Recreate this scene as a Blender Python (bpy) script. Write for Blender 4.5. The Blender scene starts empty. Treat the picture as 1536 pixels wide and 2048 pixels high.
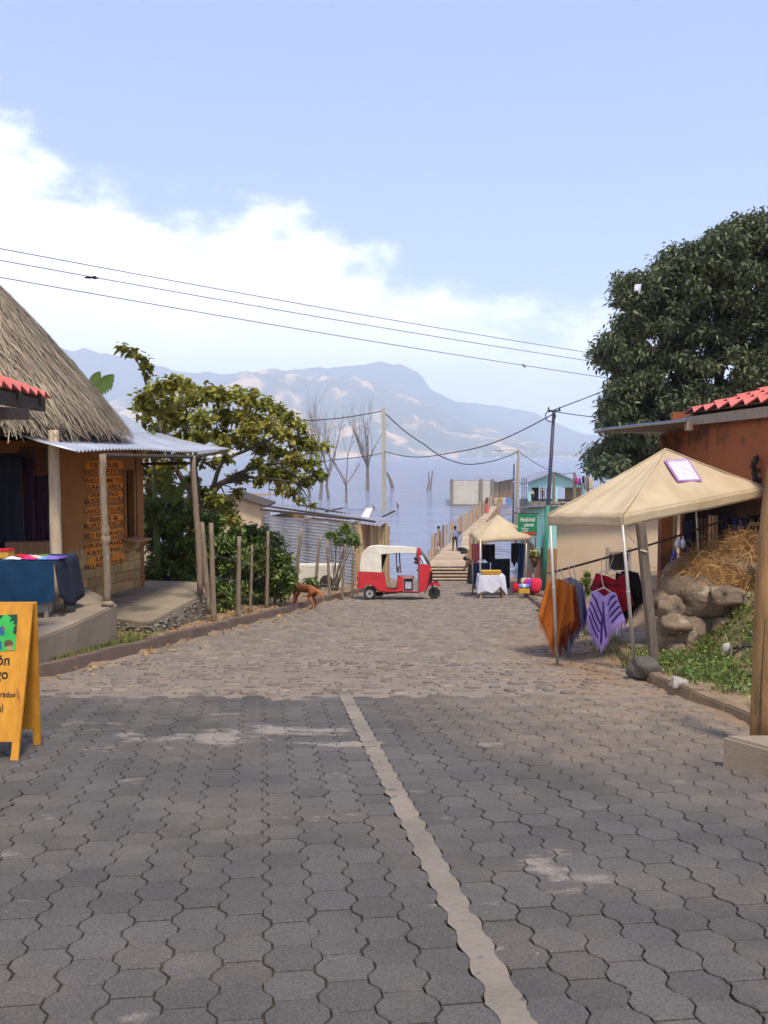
import bpy, bmesh, math, random
import numpy as np
from mathutils import Vector, Matrix, noise as mnoise

random.seed(7)
RNG = np.random.default_rng(7)
scene = bpy.context.scene
COL = scene.collection

# ------------------------------------------------------------------ camera
F_PX, CX, CY = 1750.0, 768.0, 1024.0          # focal length and centre in pixels of the 1536 x 2048 photograph
CAM_Z = 1.65
TH = math.atan(112.0 / F_PX)                  # the phone looks slightly down
cam_data = bpy.data.cameras.new('camera')
cam_data.sensor_fit = 'VERTICAL'
cam_data.sensor_height = 36.0
cam_data.lens = F_PX / 2048.0 * 36.0
cam_data.clip_start = 0.05
cam_data.clip_end = 30000.0
cam = bpy.data.objects.new('camera', cam_data)
COL.objects.link(cam)
cam.location = (0, 0, CAM_Z)
cam.rotation_euler = (math.radians(90) - TH, 0, 0)
scene.camera = cam

# ------------------------------------------------------------------ sun and sky
SUN_EL, SUN_AZ = math.radians(62), math.radians(160)      # azimuth clockwise from +Y: high, behind the camera, a little to the right
sd = Vector((math.cos(SUN_EL) * math.sin(SUN_AZ), math.cos(SUN_EL) * math.cos(SUN_AZ), math.sin(SUN_EL)))
sun_data = bpy.data.lights.new('sun', 'SUN')
sun_data.energy = 3.4
sun_data.angle = math.radians(9)
sun_data.color = (1.0, 0.91, 0.76)
sun = bpy.data.objects.new('sun', sun_data)
COL.objects.link(sun)
sun.rotation_euler = sd.to_track_quat('Z', 'Y').to_euler()

world = bpy.data.worlds.new('World')
scene.world = world
world.use_nodes = True
wn, wl = world.node_tree.nodes, world.node_tree.links
wn.clear()
def WN(t, **k):
    n = wn.new(t)
    for a, b in k.items():
        setattr(n, a, b)
    return n
def wmath(op, a, b=None, c=None, clamp=False):
    n = WN('ShaderNodeMath', operation=op, use_clamp=clamp)
    for i, v in enumerate((a, b, c)):
        if v is None: continue
        if isinstance(v, (int, float)): n.inputs[i].default_value = v
        else: wl.new(v, n.inputs[i])
    return n.outputs[0]
sky = WN('ShaderNodeTexSky', sky_type='NISHITA', sun_disc=False)
sky.sun_elevation = SUN_EL
sky.sun_rotation = SUN_AZ
sky.altitude = 1500
sky.air_density = 1.0
sky.dust_density = 1.2
sky.ozone_density = 2.0
bg_sky = WN('ShaderNodeBackground'); bg_sky.inputs['Strength'].default_value = 0.15
wl.new(sky.outputs[0], bg_sky.inputs[0])
tc = WN('ShaderNodeTexCoord')
sep = WN('ShaderNodeSeparateXYZ'); wl.new(tc.outputs['Generated'], sep.inputs[0])
az = wmath('ARCTAN2', sep.outputs[0], sep.outputs[1])
# the cloud bank lies over the mountains, highest to the left and low to the right
thr = wmath('SUBTRACT', 0.214, wmath('MULTIPLY', wmath('SINE', az), 0.29))
nz = WN('ShaderNodeTexNoise'); nz.inputs['Scale'].default_value = 4.2; nz.inputs['Detail'].default_value = 9; nz.inputs['Roughness'].default_value = 0.56
mp = WN('ShaderNodeMapping'); mp.inputs['Scale'].default_value = (1, 1, 1.9); mp.inputs['Location'].default_value = (3.1, 0.4, 1.7)
wl.new(tc.outputs['Generated'], mp.inputs[0]); wl.new(mp.outputs[0], nz.inputs[0])
nzb = WN('ShaderNodeTexNoise'); nzb.inputs['Scale'].default_value = 13; nzb.inputs['Detail'].default_value = 7; nzb.inputs['Roughness'].default_value = 0.6
wl.new(mp.outputs[0], nzb.inputs[0])
rag = wmath('ADD', wmath('MULTIPLY', wmath('SUBTRACT', nz.outputs[0], 0.5), 0.27), wmath('MULTIPLY', wmath('SUBTRACT', nzb.outputs[0], 0.5), 0.10))
edge = wmath('SUBTRACT', wmath('ADD', thr, rag), sep.outputs[2])
ms = WN('ShaderNodeMapRange', interpolation_type='SMOOTHSTEP'); wl.new(edge, ms.inputs[0])
ms.inputs['From Min'].default_value = -0.012; ms.inputs['From Max'].default_value = 0.04
# cloud colour: white heads, faintly lavender folds and bases
nz2 = WN('ShaderNodeTexNoise'); nz2.inputs['Scale'].default_value = 7; nz2.inputs['Detail'].default_value = 6
wl.new(mp.outputs[0], nz2.inputs[0])
base = WN('ShaderNodeMapRange', interpolation_type='SMOOTHSTEP'); wl.new(sep.outputs[2], base.inputs[0])
base.inputs['From Min'].default_value = 0.03; base.inputs['From Max'].default_value = 0.13
shade = wmath('ADD', wmath('MULTIPLY', base.outputs[0], 0.42), wmath('MULTIPLY', wmath('SUBTRACT', nz2.outputs[0], 0.26), 1.5), clamp=True)
crmp = WN('ShaderNodeMix', data_type='RGBA'); wl.new(shade, crmp.inputs[0])
crmp.inputs[6].default_value = (0.70, 0.735, 0.95, 1); crmp.inputs[7].default_value = (1.0, 0.985, 1.0, 1)
bg_cl = WN('ShaderNodeBackground'); wl.new(crmp.outputs[2], bg_cl.inputs[0]); bg_cl.inputs['Strength'].default_value = 1.4
# thin even veil of high cloud that makes the blue pale
bg_veil = WN('ShaderNodeBackground'); bg_veil.inputs[0].default_value = (0.56, 0.62, 1.0, 1); bg_veil.inputs['Strength'].default_value = 0.85
mveil = WN('ShaderNodeMixShader'); mveil.inputs[0].default_value = 0.40
wl.new(bg_sky.outputs[0], mveil.inputs[1]); wl.new(bg_veil.outputs[0], mveil.inputs[2])
mcl = WN('ShaderNodeMixShader'); wl.new(ms.outputs[0], mcl.inputs[0])
wl.new(mveil.outputs[0], mcl.inputs[1]); wl.new(bg_cl.outputs[0], mcl.inputs[2])
wo = WN('ShaderNodeOutputWorld'); wl.new(mcl.outputs[0], wo.inputs[0])

scene.view_settings.view_transform = 'Standard'
scene.view_settings.look = 'None'
scene.view_settings.exposure = 0.5
scene.view_settings.gamma = 1.0
scene.view_settings.use_curve_mapping = False
scene.cycles.use_denoising = True
scene.cycles.max_bounces = 5
scene.cycles.diffuse_bounces = 3
scene.cycles.glossy_bounces = 2
scene.cycles.transmission_bounces = 4
scene.cycles.transparent_max_bounces = 16
scene.cycles.volume_bounces = 2
scene.cycles.adaptive_threshold = 0.03
scene.cycles.sample_clamp_indirect = 6.0

# ------------------------------------------------------------------ measuring helpers (pixel of the photograph -> point in the place)
def ray(x, y):
    u, v = (x - CX) / F_PX, (CY - y) / F_PX
    return Vector((u, math.cos(TH) + v * math.sin(TH), -math.sin(TH) + v * math.cos(TH)))
def at(x, y, d):
    r = ray(x, y); r = r * (d / r.y)
    return Vector((r.x, r.y, r.z + CAM_Z))
def zr(d):                                     # long profile of the street
    if d < 8.83: return -0.089 * d
    return -0.786 - 0.111 * (d - 8.83)
def zrn(d):
    return np.where(d < 8.83, -0.089 * d, -0.786 - 0.111 * (d - 8.83))
def gnd(x, y, off=0.0):
    lo, hi = 0.5, 400.0
    for _ in range(60):
        m = (lo + hi) / 2
        if at(x, y, m).z > zr(m) + off: lo = m
        else: hi = m
    return at(x, y, lo)
def onz(x, y, z):
    r = ray(x, y); return at(x, y, r.y * (z - CAM_Z) / r.z)
def onplane(x, y, p0, n):
    r = ray(x, y); c = Vector((0, 0, CAM_Z)); t = (Vector(p0) - c).dot(n) / r.dot(n); return c + r * t
def pxm(d): return F_PX / d                   # pixels of the photograph per metre at depth d

# ------------------------------------------------------------------ mesh builder
class MB:
    def __init__(self):
        self.v, self.f, self.m = [], [], []
        self.uv = None
    def add(self, vs, fs, m=0):
        o = len(self.v)
        self.v.extend([tuple(p) for p in vs])
        for q in fs:
            self.f.append(tuple(i + o for i in q)); self.m.append(m)
        return self
    def box(self, c, s, rz=0.0, m=0, M=None):
        hx, hy, hz = s[0] / 2, s[1] / 2, s[2] / 2
        P = [Vector((x, y, z)) for x in (-hx, hx) for y in (-hy, hy) for z in (-hz, hz)]
        R = M if M is not None else Matrix.Rotation(rz, 3, 'Z')
        P = [R @ p + Vector(c) for p in P]
        return self.add(P, [(0, 1, 3, 2), (4, 6, 7, 5), (0, 4, 5, 1), (2, 3, 7, 6), (0, 2, 6, 4), (1, 5, 7, 3)], m)
    def bar(self, p0, p1, w, h, up=(0, 0, 1), m=0):
        p0, p1 = Vector(p0), Vector(p1)
        a = (p1 - p0).normalized(); s = a.cross(Vector(up))
        if s.length < 1e-4: s = a.cross(Vector((0, 1, 0)))
        s.normalize(); u = s.cross(a).normalized()
        P = []
        for p in (p0, p1):
            P += [p + s * w / 2 + u * h / 2, p - s * w / 2 + u * h / 2, p - s * w / 2 - u * h / 2, p + s * w / 2 - u * h / 2]
        return self.add(P, [(0, 1, 2, 3), (7, 6, 5, 4), (0, 4, 5, 1), (1, 5, 6, 2), (2, 6, 7, 3), (3, 7, 4, 0)], m)
    def tube(self, pts, rad, n=8, m=0, cap=True):
        pts = [Vector(p) for p in pts]
        if not hasattr(rad, '__len__'): rad = [rad] * len(pts)
        V = []; ref = None
        for i, p in enumerate(pts):
            a = (pts[min(i + 1, len(pts) - 1)] - pts[max(i - 1, 0)])
            if a.length < 1e-9: a = Vector((0, 0, 1))
            a.normalize()
            if ref is None:
                ref = a.orthogonal().normalized()
            ref = (ref - a * ref.dot(a))
            if ref.length < 1e-6: ref = a.orthogonal()
            ref.normalize(); b = a.cross(ref)
            for k in range(n):
                t = 2 * math.pi * k / n
                V.append(p + (ref * math.cos(t) + b * math.sin(t)) * rad[i])
        Fs = []
        for i in range(len(pts) - 1):
            for k in range(n):
                Fs.append((i * n + k, i * n + (k + 1) % n, (i + 1) * n + (k + 1) % n, (i + 1) * n + k))
        if cap:
            Fs.append(tuple(range(n - 1, -1, -1))); Fs.append(tuple(range((len(pts) - 1) * n, len(pts) * n)))
        return self.add(V, Fs, m)
    def prism(self, lo, hi, m=0):              # two matching outlines
        n = len(lo)
        Fs = [tuple(range(n - 1, -1, -1)), tuple(range(n, 2 * n))] + [(i, (i + 1) % n, n + (i + 1) % n, n + i) for i in range(n)]
        return self.add(list(lo) + list(hi), Fs, m)
    def grid(self, fn, nu, nv, m=0, closed=False):
        V = [fn(i / nu, j / nv) for j in range(nv + 1) for i in range(nu + 1)]
        Fs = [(j * (nu + 1) + i, j * (nu + 1) + i + 1, (j + 1) * (nu + 1) + i + 1, (j + 1) * (nu + 1) + i) for j in range(nv) for i in range(nu)]
        return self.add(V, Fs, m)
    def shell(self, fn, nu, nv, th, m=0):      # a grid with thickness th along its own normal
        P = [[Vector(fn(i / nu, j / nv)) for i in range(nu + 1)] for j in range(nv + 1)]
        N = []
        for j in range(nv + 1):
            for i in range(nu + 1):
                a = P[j][min(i + 1, nu)] - P[j][max(i - 1, 0)]; b = P[min(j + 1, nv)][i] - P[max(j - 1, 0)][i]
                c = a.cross(b); N.append(c.normalized() if c.length > 1e-12 else Vector((0, 0, 1)))
        A = [P[j][i] for j in range(nv + 1) for i in range(nu + 1)]
        B = [p - n * th for p, n in zip(A, N)]
        k = len(A); w = nu + 1; Fs = []
        for j in range(nv):
            for i in range(nu):
                q = (j * w + i, j * w + i + 1, (j + 1) * w + i + 1, (j + 1) * w + i)
                Fs.append(q); Fs.append(tuple(x + k for x in reversed(q)))
        rim = [i for i in range(w)] + [j * w + nu for j in range(1, nv + 1)] + [nv * w + i for i in range(nu - 1, -1, -1)] + [j * w for j in range(nv - 1, 0, -1)]
        for a, b in zip(rim, rim[1:] + rim[:1]): Fs.append((b, a, a + k, b + k))
        return self.add(A + B, Fs, m)
    def ball(self, c, r, n=10, jit=0.0, seed=0, m=0, sq=1.0):
        r = r if hasattr(r, '__len__') else (r, r, r)
        V = []; nv = max(4, n // 2 + 1)
        for j in range(nv + 1):
            ph = math.pi * j / nv
            for i in range(n):
                t = 2 * math.pi * i / n
                q = Vector((math.sin(ph) * math.cos(t), math.sin(ph) * math.sin(t), math.cos(ph)))
                if sq != 1.0: q = Vector([math.copysign(abs(x) ** sq, x) for x in q])
                s = 1.0
                if jit: s += jit * mnoise.noise(q * 1.3 + Vector((seed * 7.3, seed * 3.1, seed))) + 0.4 * jit * mnoise.noise(q * 3.7 + Vector((seed, 9, seed * 2.2)))
                V.append(Vector(c) + Vector((q.x * r[0] * s, q.y * r[1] * s, q.z * r[2] * s)))
        Fs = [(j * n + i, (j + 1) * n + i, (j + 1) * n + (i + 1) % n, j * n + (i + 1) % n) for j in range(nv) for i in range(n)]
        return self.add(V, Fs, m)
    def rock(self, c, r, seed, n=30, jit=0.42, m=0):
        nv = n // 2; V = []
        for j in range(nv + 1):
            ph = math.pi * j / nv
            for i in range(n):
                t = 2 * math.pi * i / n
                q = Vector((math.sin(ph) * math.cos(t), math.sin(ph) * math.sin(t), math.cos(ph)))
                e = Vector([math.copysign(abs(x) ** .72, x) for x in q]); o = Vector((seed * 7.3, seed * 3.1, seed))
                s = 1 + jit * mnoise.noise(q * 1.2 + o) + .30 * jit * mnoise.noise(q * 2.9 + o) + .22 * jit * (abs(mnoise.noise(q * 5.3 + o)) - .2) + .08 * jit * mnoise.noise(q * 12 + o)
                V.append(Vector(c) + Vector((e.x * r[0] * s, e.y * r[1] * s, e.z * r[2] * s)))
        Fs = [(j * n + i, (j + 1) * n + i, (j + 1) * n + (i + 1) % n, j * n + (i + 1) % n) for j in range(nv) for i in range(n)]
        return self.add(V, Fs, m)
    def build(self, name, mats, parent=None, smooth=False, local=False, bevel=0.0):
        me = bpy.data.meshes.new(name)
        vs = self.v
        if parent is not None and not local:
            Mi = parent.matrix_basis.inverted() if parent.parent is None else (parent.parent.matrix_basis @ parent.matrix_basis).inverted()
            vs = [tuple(Mi @ Vector(p)) for p in vs]
        me.from_pydata(vs, [], self.f)
        mats = mats if isinstance(mats, (list, tuple)) else [mats]
        for mt in mats: me.materials.append(MAT(mt))
        if len(mats) > 1: me.polygons.foreach_set('material_index', self.m)
        if smooth: me.polygons.foreach_set('use_smooth', [True] * len(me.polygons))
        if bevel > 0 or smooth == 'fix' or len(self.f) < 4000:
            bm = bmesh.new(); bm.from_mesh(me)
            bmesh.ops.recalc_face_normals(bm, faces=bm.faces)
            if bevel > 0:
                bmesh.ops.bevel(bm, geom=[e for e in bm.edges if e.is_manifold and e.calc_face_angle(0) > 0.5], offset=bevel, segments=2, affect='EDGES', clamp_overlap=True)
            bm.to_mesh(me); bm.free()
        me.update()
        o = bpy.data.objects.new(name, me); COL.objects.link(o)
        if parent is not None: o.parent = parent
        return o
def np_mesh(name, V, Fq, mat, parent=None, smooth=False):
    """fast mesh of quads (or triangles) from numpy arrays, in world coordinates"""
    V = np.asarray(V, dtype=np.float32); Fq = np.asarray(Fq, dtype=np.int32)
    if parent is not None:
        Mi = np.array(parent.matrix_basis.inverted()); V = V @ Mi[:3, :3].T.astype(np.float32) + Mi[:3, 3].astype(np.float32)
    me = bpy.data.meshes.new(name); k = Fq.shape[1]
    me.vertices.add(len(V)); me.vertices.foreach_set('co', V.ravel())
    me.loops.add(Fq.size); me.loops.foreach_set('vertex_index', Fq.ravel())
    me.polygons.add(len(Fq)); me.polygons.foreach_set('loop_start', np.arange(0, Fq.size, k, dtype=np.int32))
    if smooth: me.polygons.foreach_set('use_smooth', np.ones(len(Fq), dtype=bool))
    me.materials.append(MAT(mat)); me.update(calc_edges=True); me.validate()
    o = bpy.data.objects.new(name, me); COL.objects.link(o)
    if parent is not None: o.parent = parent
    return o
def tag(o, label=None, cat=None, group=None, kind=None):
    if label: o['label'] = label
    if cat: o['category'] = cat
    if group: o['group'] = group
    if kind: o['kind'] = kind
    return o
def thing(name, label, cat, loc=(0, 0, 0), rot=(0, 0, 0), group=None):
    o = bpy.data.objects.new(name, None); COL.objects.link(o)
    o.empty_display_size = 0.2
    o.location = loc; o.rotation_euler = rot
    o.matrix_basis = Matrix.Translation(Vector(loc)) @ Matrix.Rotation(rot[2], 4, 'Z') @ Matrix.Rotation(rot[1], 4, 'Y') @ Matrix.Rotation(rot[0], 4, 'X')
    return tag(o, label, cat, group)
def copy_to(src, parent, M):
    c = src.copy(); COL.objects.link(c); c.parent = parent; c.matrix_basis = M; return c

# ------------------------------------------------------------------ procedural materials
_M = {}
def pm(name, c1, c2=None, scale=4.0, rough=0.85, bump=0.0, bscale=60.0, metal=0.0, stretch=(1, 1, 1), spots=None, sscale=9.0, sthr=0.62,
       island=0.0, objrand=0.0, trans=0.0, world=False, detail=6.0, spec=0.3, bdist=0.01, coat=0.0):
    m = bpy.data.materials.new(name); m.use_nodes = True
    N, L = m.node_tree.nodes, m.node_tree.links
    b = N['Principled BSDF']; out = N['Material Output']
    b.inputs['Roughness'].default_value = rough; b.inputs['Metallic'].default_value = metal
    b.inputs['Specular IOR Level'].default_value = spec
    if coat: b.inputs['Coat Weight'].default_value = coat; b.inputs['Coat Roughness'].default_value = 0.15
    c2 = c2 or tuple(x * 0.72 for x in c1)
    if world:
        g = N.new('ShaderNodeNewGeometry'); src = g.outputs['Position']
    else:
        t = N.new('ShaderNodeTexCoord'); src = t.outputs['Object']
    mpn = N.new('ShaderNodeMapping'); mpn.inputs['Scale'].default_value = stretch; L.new(src, mpn.inputs[0])
    nz = N.new('ShaderNodeTexNoise'); nz.inputs['Scale'].default_value = scale; nz.inputs['Detail'].default_value = detail; nz.inputs['Roughness'].default_value = 0.62
    L.new(mpn.outputs[0], nz.inputs[0])
    mr = N.new('ShaderNodeMapRange'); mr.inputs['From Min'].default_value = 0.3; mr.inputs['From Max'].default_value = 0.7; L.new(nz.outputs[0], mr.inputs[0])
    mx = N.new('ShaderNodeMix'); mx.data_type = 'RGBA'; L.new(mr.outputs[0], mx.inputs[0])
    mx.inputs[6].default_value = (*c1, 1); mx.inputs[7].default_value = (*c2, 1)
    col = mx.outputs[2]
    if spots:
        ns = N.new('ShaderNodeTexNoise'); ns.inputs['Scale'].default_value = sscale; ns.inputs['Detail'].default_value = 5; L.new(mpn.outputs[0], ns.inputs[0])
        ms_ = N.new('ShaderNodeMapRange'); ms_.inputs['From Min'].default_value = sthr; ms_.inputs['From Max'].default_value = sthr + 0.08; L.new(ns.outputs[0], ms_.inputs[0])
        m2 = N.new('ShaderNodeMix'); m2.data_type = 'RGBA'; L.new(ms_.outputs[0], m2.inputs[0]); L.new(col, m2.inputs[6]); m2.inputs[7].default_value = (*spots, 1); col = m2.outputs[2]
    if island or objrand:
        if island:
            g2 = N.new('ShaderNodeNewGeometry'); rnd = g2.outputs['Random Per Island']
            if objrand:
                oi = N.new('ShaderNodeObjectInfo'); ad = N.new('ShaderNodeMath'); ad.operation = 'ADD'; L.new(rnd, ad.inputs[0]); L.new(oi.outputs['Random'], ad.inputs[1])
                fr = N.new('ShaderNodeMath'); fr.operation = 'FRACT'; L.new(ad.outputs[0], fr.inputs[0]); rnd = fr.outputs[0]
        else:
            oi = N.new('ShaderNodeObjectInfo'); rnd = oi.outputs['Random']
        amt = max(island, objrand)
        r2 = N.new('ShaderNodeMapRange'); r2.inputs['To Min'].default_value = 1 - amt; r2.inputs['To Max'].default_value = 1 + amt; L.new(rnd, r2.inputs[0])
        h = N.new('ShaderNodeHueSaturation'); L.new(col, h.inputs['Color']); L.new(r2.outputs[0], h.inputs['Value']); col = h.outputs[0]
        r3 = N.new('ShaderNodeMath'); r3.operation = 'MULTIPLY_ADD'; L.new(rnd, r3.inputs[0]); r3.inputs[1].default_value = 7.31; r3.inputs[2].default_value = 0.0
        f3 = N.new('ShaderNodeMath'); f3.operation = 'FRACT'; L.new(r3.outputs[0], f3.inputs[0])
        r4 = N.new('ShaderNodeMapRange'); r4.inputs['To Min'].default_value = 0.5 - amt * 0.05; r4.inputs['To Max'].default_value = 0.5 + amt * 0.05; L.new(f3.outputs[0], r4.inputs[0]); L.new(r4.outputs[0], h.inputs['Hue'])
    L.new(col, b.inputs['Base Color'])
    if bump:
        nb = N.new('ShaderNodeTexNoise'); nb.inputs['Scale'].default_value = bscale; nb.inputs['Detail'].default_value = 5; L.new(mpn.outputs[0], nb.inputs[0])
        bp = N.new('ShaderNodeBump'); bp.inputs['Strength'].default_value = bump; bp.inputs['Distance'].default_value = bdist; L.new(nb.outputs[0], bp.inputs['Height']); L.new(bp.outputs[0], b.inputs['Normal'])
    if trans:
        tr = N.new('ShaderNodeBsdfTranslucent'); L.new(col, tr.inputs[0]); ms2 = N.new('ShaderNodeMixShader'); ms2.inputs[0].default_value = trans
        L.new(b.outputs[0], ms2.inputs[1]); L.new(tr.outputs[0], ms2.inputs[2]); L.new(ms2.outputs[0], out.inputs[0])
    _M[name] = m
    return m
def MAT(n): return _M[n] if isinstance(n, str) else n

# ground and paving
pm('dirt', (0.32, 0.215, 0.125), (0.19, 0.128, 0.075), 2.2, 0.95, 0.5, 30, world=True, spots=(0.12, 0.10, 0.06), sscale=6, sthr=0.6)
pm('paver', (0.110, 0.098, 0.089), (0.072, 0.066, 0.061), 0.9, 0.9, 0.5, 140, island=0.13, objrand=0.13, world=True, detail=9, bdist=0.004)
pm('joint', (0.028, 0.022, 0.017), (0.09, 0.068, 0.045), 9, 1.0, 0.5, 80, world=True)
pm('cement', (0.27, 0.225, 0.178), (0.165, 0.137, 0.11), 2.2, 0.95, 0.9, 40, world=True, detail=12, spots=(0.105, 0.088, 0.073), sscale=9, sthr=0.62, bdist=0.012)
pm('mortar', (0.265, 0.213, 0.165), (0.188, 0.152, 0.120), 1.3, 0.97, 0.8, 22, world=True, detail=10, spots=(0.15, 0.115, 0.088), sscale=7, sthr=0.6, bdist=0.02)
pm('cobble', (0.208, 0.171, 0.140), (0.146, 0.121, 0.101), 2.2, 0.92, 0.5, 50, island=0.16, objrand=0.16, world=True, spots=(0.26, 0.20, 0.148), sscale=3, sthr=0.5)
pm('kerb', (0.20, 0.135, 0.105), (0.125, 0.088, 0.07), 2.5, 0.92, 0.5, 40, world=True, spots=(0.42, 0.37, 0.32), sscale=5, sthr=0.66)
pm('kerb_tan', (0.29, 0.20, 0.12), (0.17, 0.118, 0.072), 2.5, 0.92, 0.6, 30, world=True, spots=(0.11, 0.085, 0.055), sscale=3, sthr=0.58)
pm('kerb_white', (0.55, 0.50, 0.44), (0.20, 0.165, 0.13), 6, 0.92, 0.5, 40, world=True)
pm('concrete', (0.33, 0.26, 0.18), (0.215, 0.168, 0.118), 1.5, 0.93, 0.4, 45, world=True, spots=(0.13, 0.115, 0.085), sscale=1.2, sthr=0.58, detail=9)
pm('stone_fill', (0.30, 0.26, 0.21), (0.12, 0.10, 0.08), 9, 0.95, 0.9, 30, world=True, bdist=0.03)
pm('rock', (0.27, 0.195, 0.125), (0.12, 0.09, 0.063), 2.2, 0.95, 1.0, 9, world=True, spots=(0.33, 0.27, 0.19), sscale=3.4, sthr=0.58, detail=12, bdist=0.05)
pm('rock_dark', (0.13, 0.11, 0.09), (0.07, 0.06, 0.05), 4, 0.93, 0.9, 16, world=True, bdist=0.02)
# wood
pm('pole_wood', (0.30, 0.225, 0.15), (0.17, 0.125, 0.085), 5, 0.85, 0.5, 20, stretch=(6, 6, 0.6), spots=(0.42, 0.36, 0.28), sscale=5, sthr=0.62)
pm('timber_dark', (0.20, 0.155, 0.115), (0.11, 0.085, 0.065), 4, 0.9, 0.5, 25, stretch=(6, 6, 0.7))
pm('pole_pale', (0.62, 0.50, 0.34), (0.42, 0.32, 0.21), 4, 0.8, 0.3, 20, stretch=(5, 5, 0.6))
pm('pole_gold', (0.46, 0.27, 0.10), (0.22, 0.12, 0.05), 3, 0.85, 0.9, 20, bdist=0.02, stretch=(7, 7, 0.5), spots=(0.12, 0.10, 0.03), sscale=2.5, sthr=0.64)
pm('grey_wood', (0.33, 0.28, 0.22), (0.20, 0.165, 0.13), 4, 0.9, 0.4, 25, stretch=(6, 6, 0.7), objrand=0.2)
pm('pier_wood', (0.50, 0.38, 0.26), (0.34, 0.25, 0.17), 1.6, 0.9, 0.2, 20, world=True, objrand=0.1)
pm('board', (0.42, 0.25, 0.13), (0.25, 0.145, 0.08), 3, 0.85, 0.3, 20, stretch=(7, 7, 0.5), objrand=0.35)
pm('board_pale', (0.58, 0.42, 0.24), (0.40, 0.27, 0.15), 3, 0.85, 0.3, 20, stretch=(7, 7, 0.5), objrand=0.3)
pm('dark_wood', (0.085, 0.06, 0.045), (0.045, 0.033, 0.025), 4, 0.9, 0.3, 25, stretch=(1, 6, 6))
pm('sign_wood', (0.70, 0.33, 0.035), (0.52, 0.21, 0.02), 3.5, 0.6, 0.2, 30, stretch=(5, 5, 0.7), spots=(0.30, 0.12, 0.02), sscale=3.2, sthr=0.66)
pm('bark', (0.16, 0.125, 0.095), (0.08, 0.065, 0.05), 6, 0.95, 0.7, 18, stretch=(3, 3, 0.7), bdist=0.02)
pm('dead_bark', (0.24, 0.20, 0.18), (0.15, 0.125, 0.115), 1.2, 0.95, 0.4, 8)
# foliage
pm('leaf_warm', (0.19, 0.235, 0.032), (0.34, 0.28, 0.05), 0.8, 0.5, island=0.5, trans=0.38, world=True, spec=0.25)
pm('leaf_dark', (0.068, 0.098, 0.05), (0.155, 0.175, 0.085), 0.55, 0.5, island=0.5, trans=0.2, world=True, spec=0.3)
pm('leaf_bush', (0.075, 0.145, 0.028), (0.19, 0.225, 0.05), 1.1, 0.42, island=0.55, trans=0.25, world=True, spec=0.4)
pm('leaf_bright', (0.16, 0.30, 0.03), (0.24, 0.33, 0.06), 2, 0.5, island=0.3, trans=0.4, world=True)
pm('banana_leaf', (0.17, 0.28, 0.06), (0.24, 0.30, 0.10), 3, 0.5, trans=0.4, spec=0.3)
pm('grass', (0.10, 0.155, 0.025), (0.22, 0.21, 0.06), 1.3, 0.7, island=0.4, trans=0.25, world=True)
pm('dry_grass', (0.52, 0.29, 0.10), (0.33, 0.205, 0.095), 1.6, 0.8, island=0.35, trans=0.25, world=True)
pm('thatch', (0.36, 0.285, 0.19), (0.20, 0.158, 0.11), 1.4, 0.9, island=0.55, world=True)
pm('thatch_core', (0.16, 0.12, 0.08), (0.09, 0.07, 0.05), 5, 1.0, 0.8, 40)
# metal, plaster, tiles
pm('tin', (0.62, 0.63, 0.68), (0.42, 0.43, 0.47), 1.3, 0.45, 0.1, 30, metal=0.55, stretch=(1, 1, 1))
pm('tin_wall', (0.56, 0.56, 0.58), (0.36, 0.36, 0.38), 0.9, 0.5, metal=0.45, spots=(0.36, 0.27, 0.22), sscale=2.0, sthr=0.64)
pm('tin_roof_old', (0.36, 0.37, 0.45), (0.21, 0.22, 0.27), 0.8, 0.55, metal=0.4, spots=(0.36, 0.26, 0.22), sscale=0.7, sthr=0.6)
pm('tin_blue', (0.10, 0.24, 0.55), (0.14, 0.30, 0.60), 2, 0.5)
pm('wall_orange', (0.41, 0.175, 0.052), (0.27, 0.115, 0.04), 1.7, 0.9, 0.25, 40, spots=(0.27, 0.13, 0.06), sscale=1.4, sthr=0.62, detail=9)
pm('wall_orange_right', (0.33, 0.098, 0.030), (0.20, 0.062, 0.023), 1.0, 0.9, 0.2, 40, spots=(0.10, 0.04, 0.022), sscale=1.1, sthr=0.55)  # orange base darkened to carry the shade lying on this house's wall
pm('orange_patch', (0.80, 0.27, 0.035), (0.66, 0.21, 0.03), 5, 0.85, 0.2, 40)
pm('block', (0.50, 0.315, 0.12), (0.36, 0.225, 0.09), 5, 0.95, 0.6, 40, objrand=0.2, spots=(0.36, 0.31, 0.23), sscale=3, sthr=0.62)
pm('block_joint', (0.31, 0.21, 0.10), (0.21, 0.14, 0.07), 6, 1.0, 0.5, 60)
pm('plaster_beige', (0.56, 0.43, 0.29), (0.44, 0.335, 0.225), 0.7, 0.93, 0.2, 30, spots=(0.27, 0.20, 0.14), sscale=1.3, sthr=0.68, detail=9)
pm('plaster_teal', (0.30, 0.66, 0.60), (0.25, 0.55, 0.50), 0.9, 0.85, 0.15, 30)
pm('paint_teal_pale', (0.40, 0.74, 0.76), (0.34, 0.64, 0.67), 0.9, 0.85)
pm('paint_rust', (0.42, 0.15, 0.07), (0.33, 0.12, 0.06), 1.5, 0.85)
pm('paint_brown', (0.36, 0.21, 0.11), (0.27, 0.155, 0.085), 1.5, 0.85)
pm('block_pale', (0.60, 0.55, 0.45), (0.49, 0.44, 0.36), 0.9, 0.95, 0.2, 20)
pm('block_dark', (0.27, 0.235, 0.19), (0.20, 0.17, 0.14), 0.9, 0.95, 0.2, 20)
pm('white_wall', (0.66, 0.64, 0.58), (0.52, 0.49, 0.43), 1.2, 0.9)
pm('tile_red', (0.62, 0.15, 0.125), (0.47, 0.11, 0.095), 1.5, 0.6, 0.1, 30)
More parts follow.
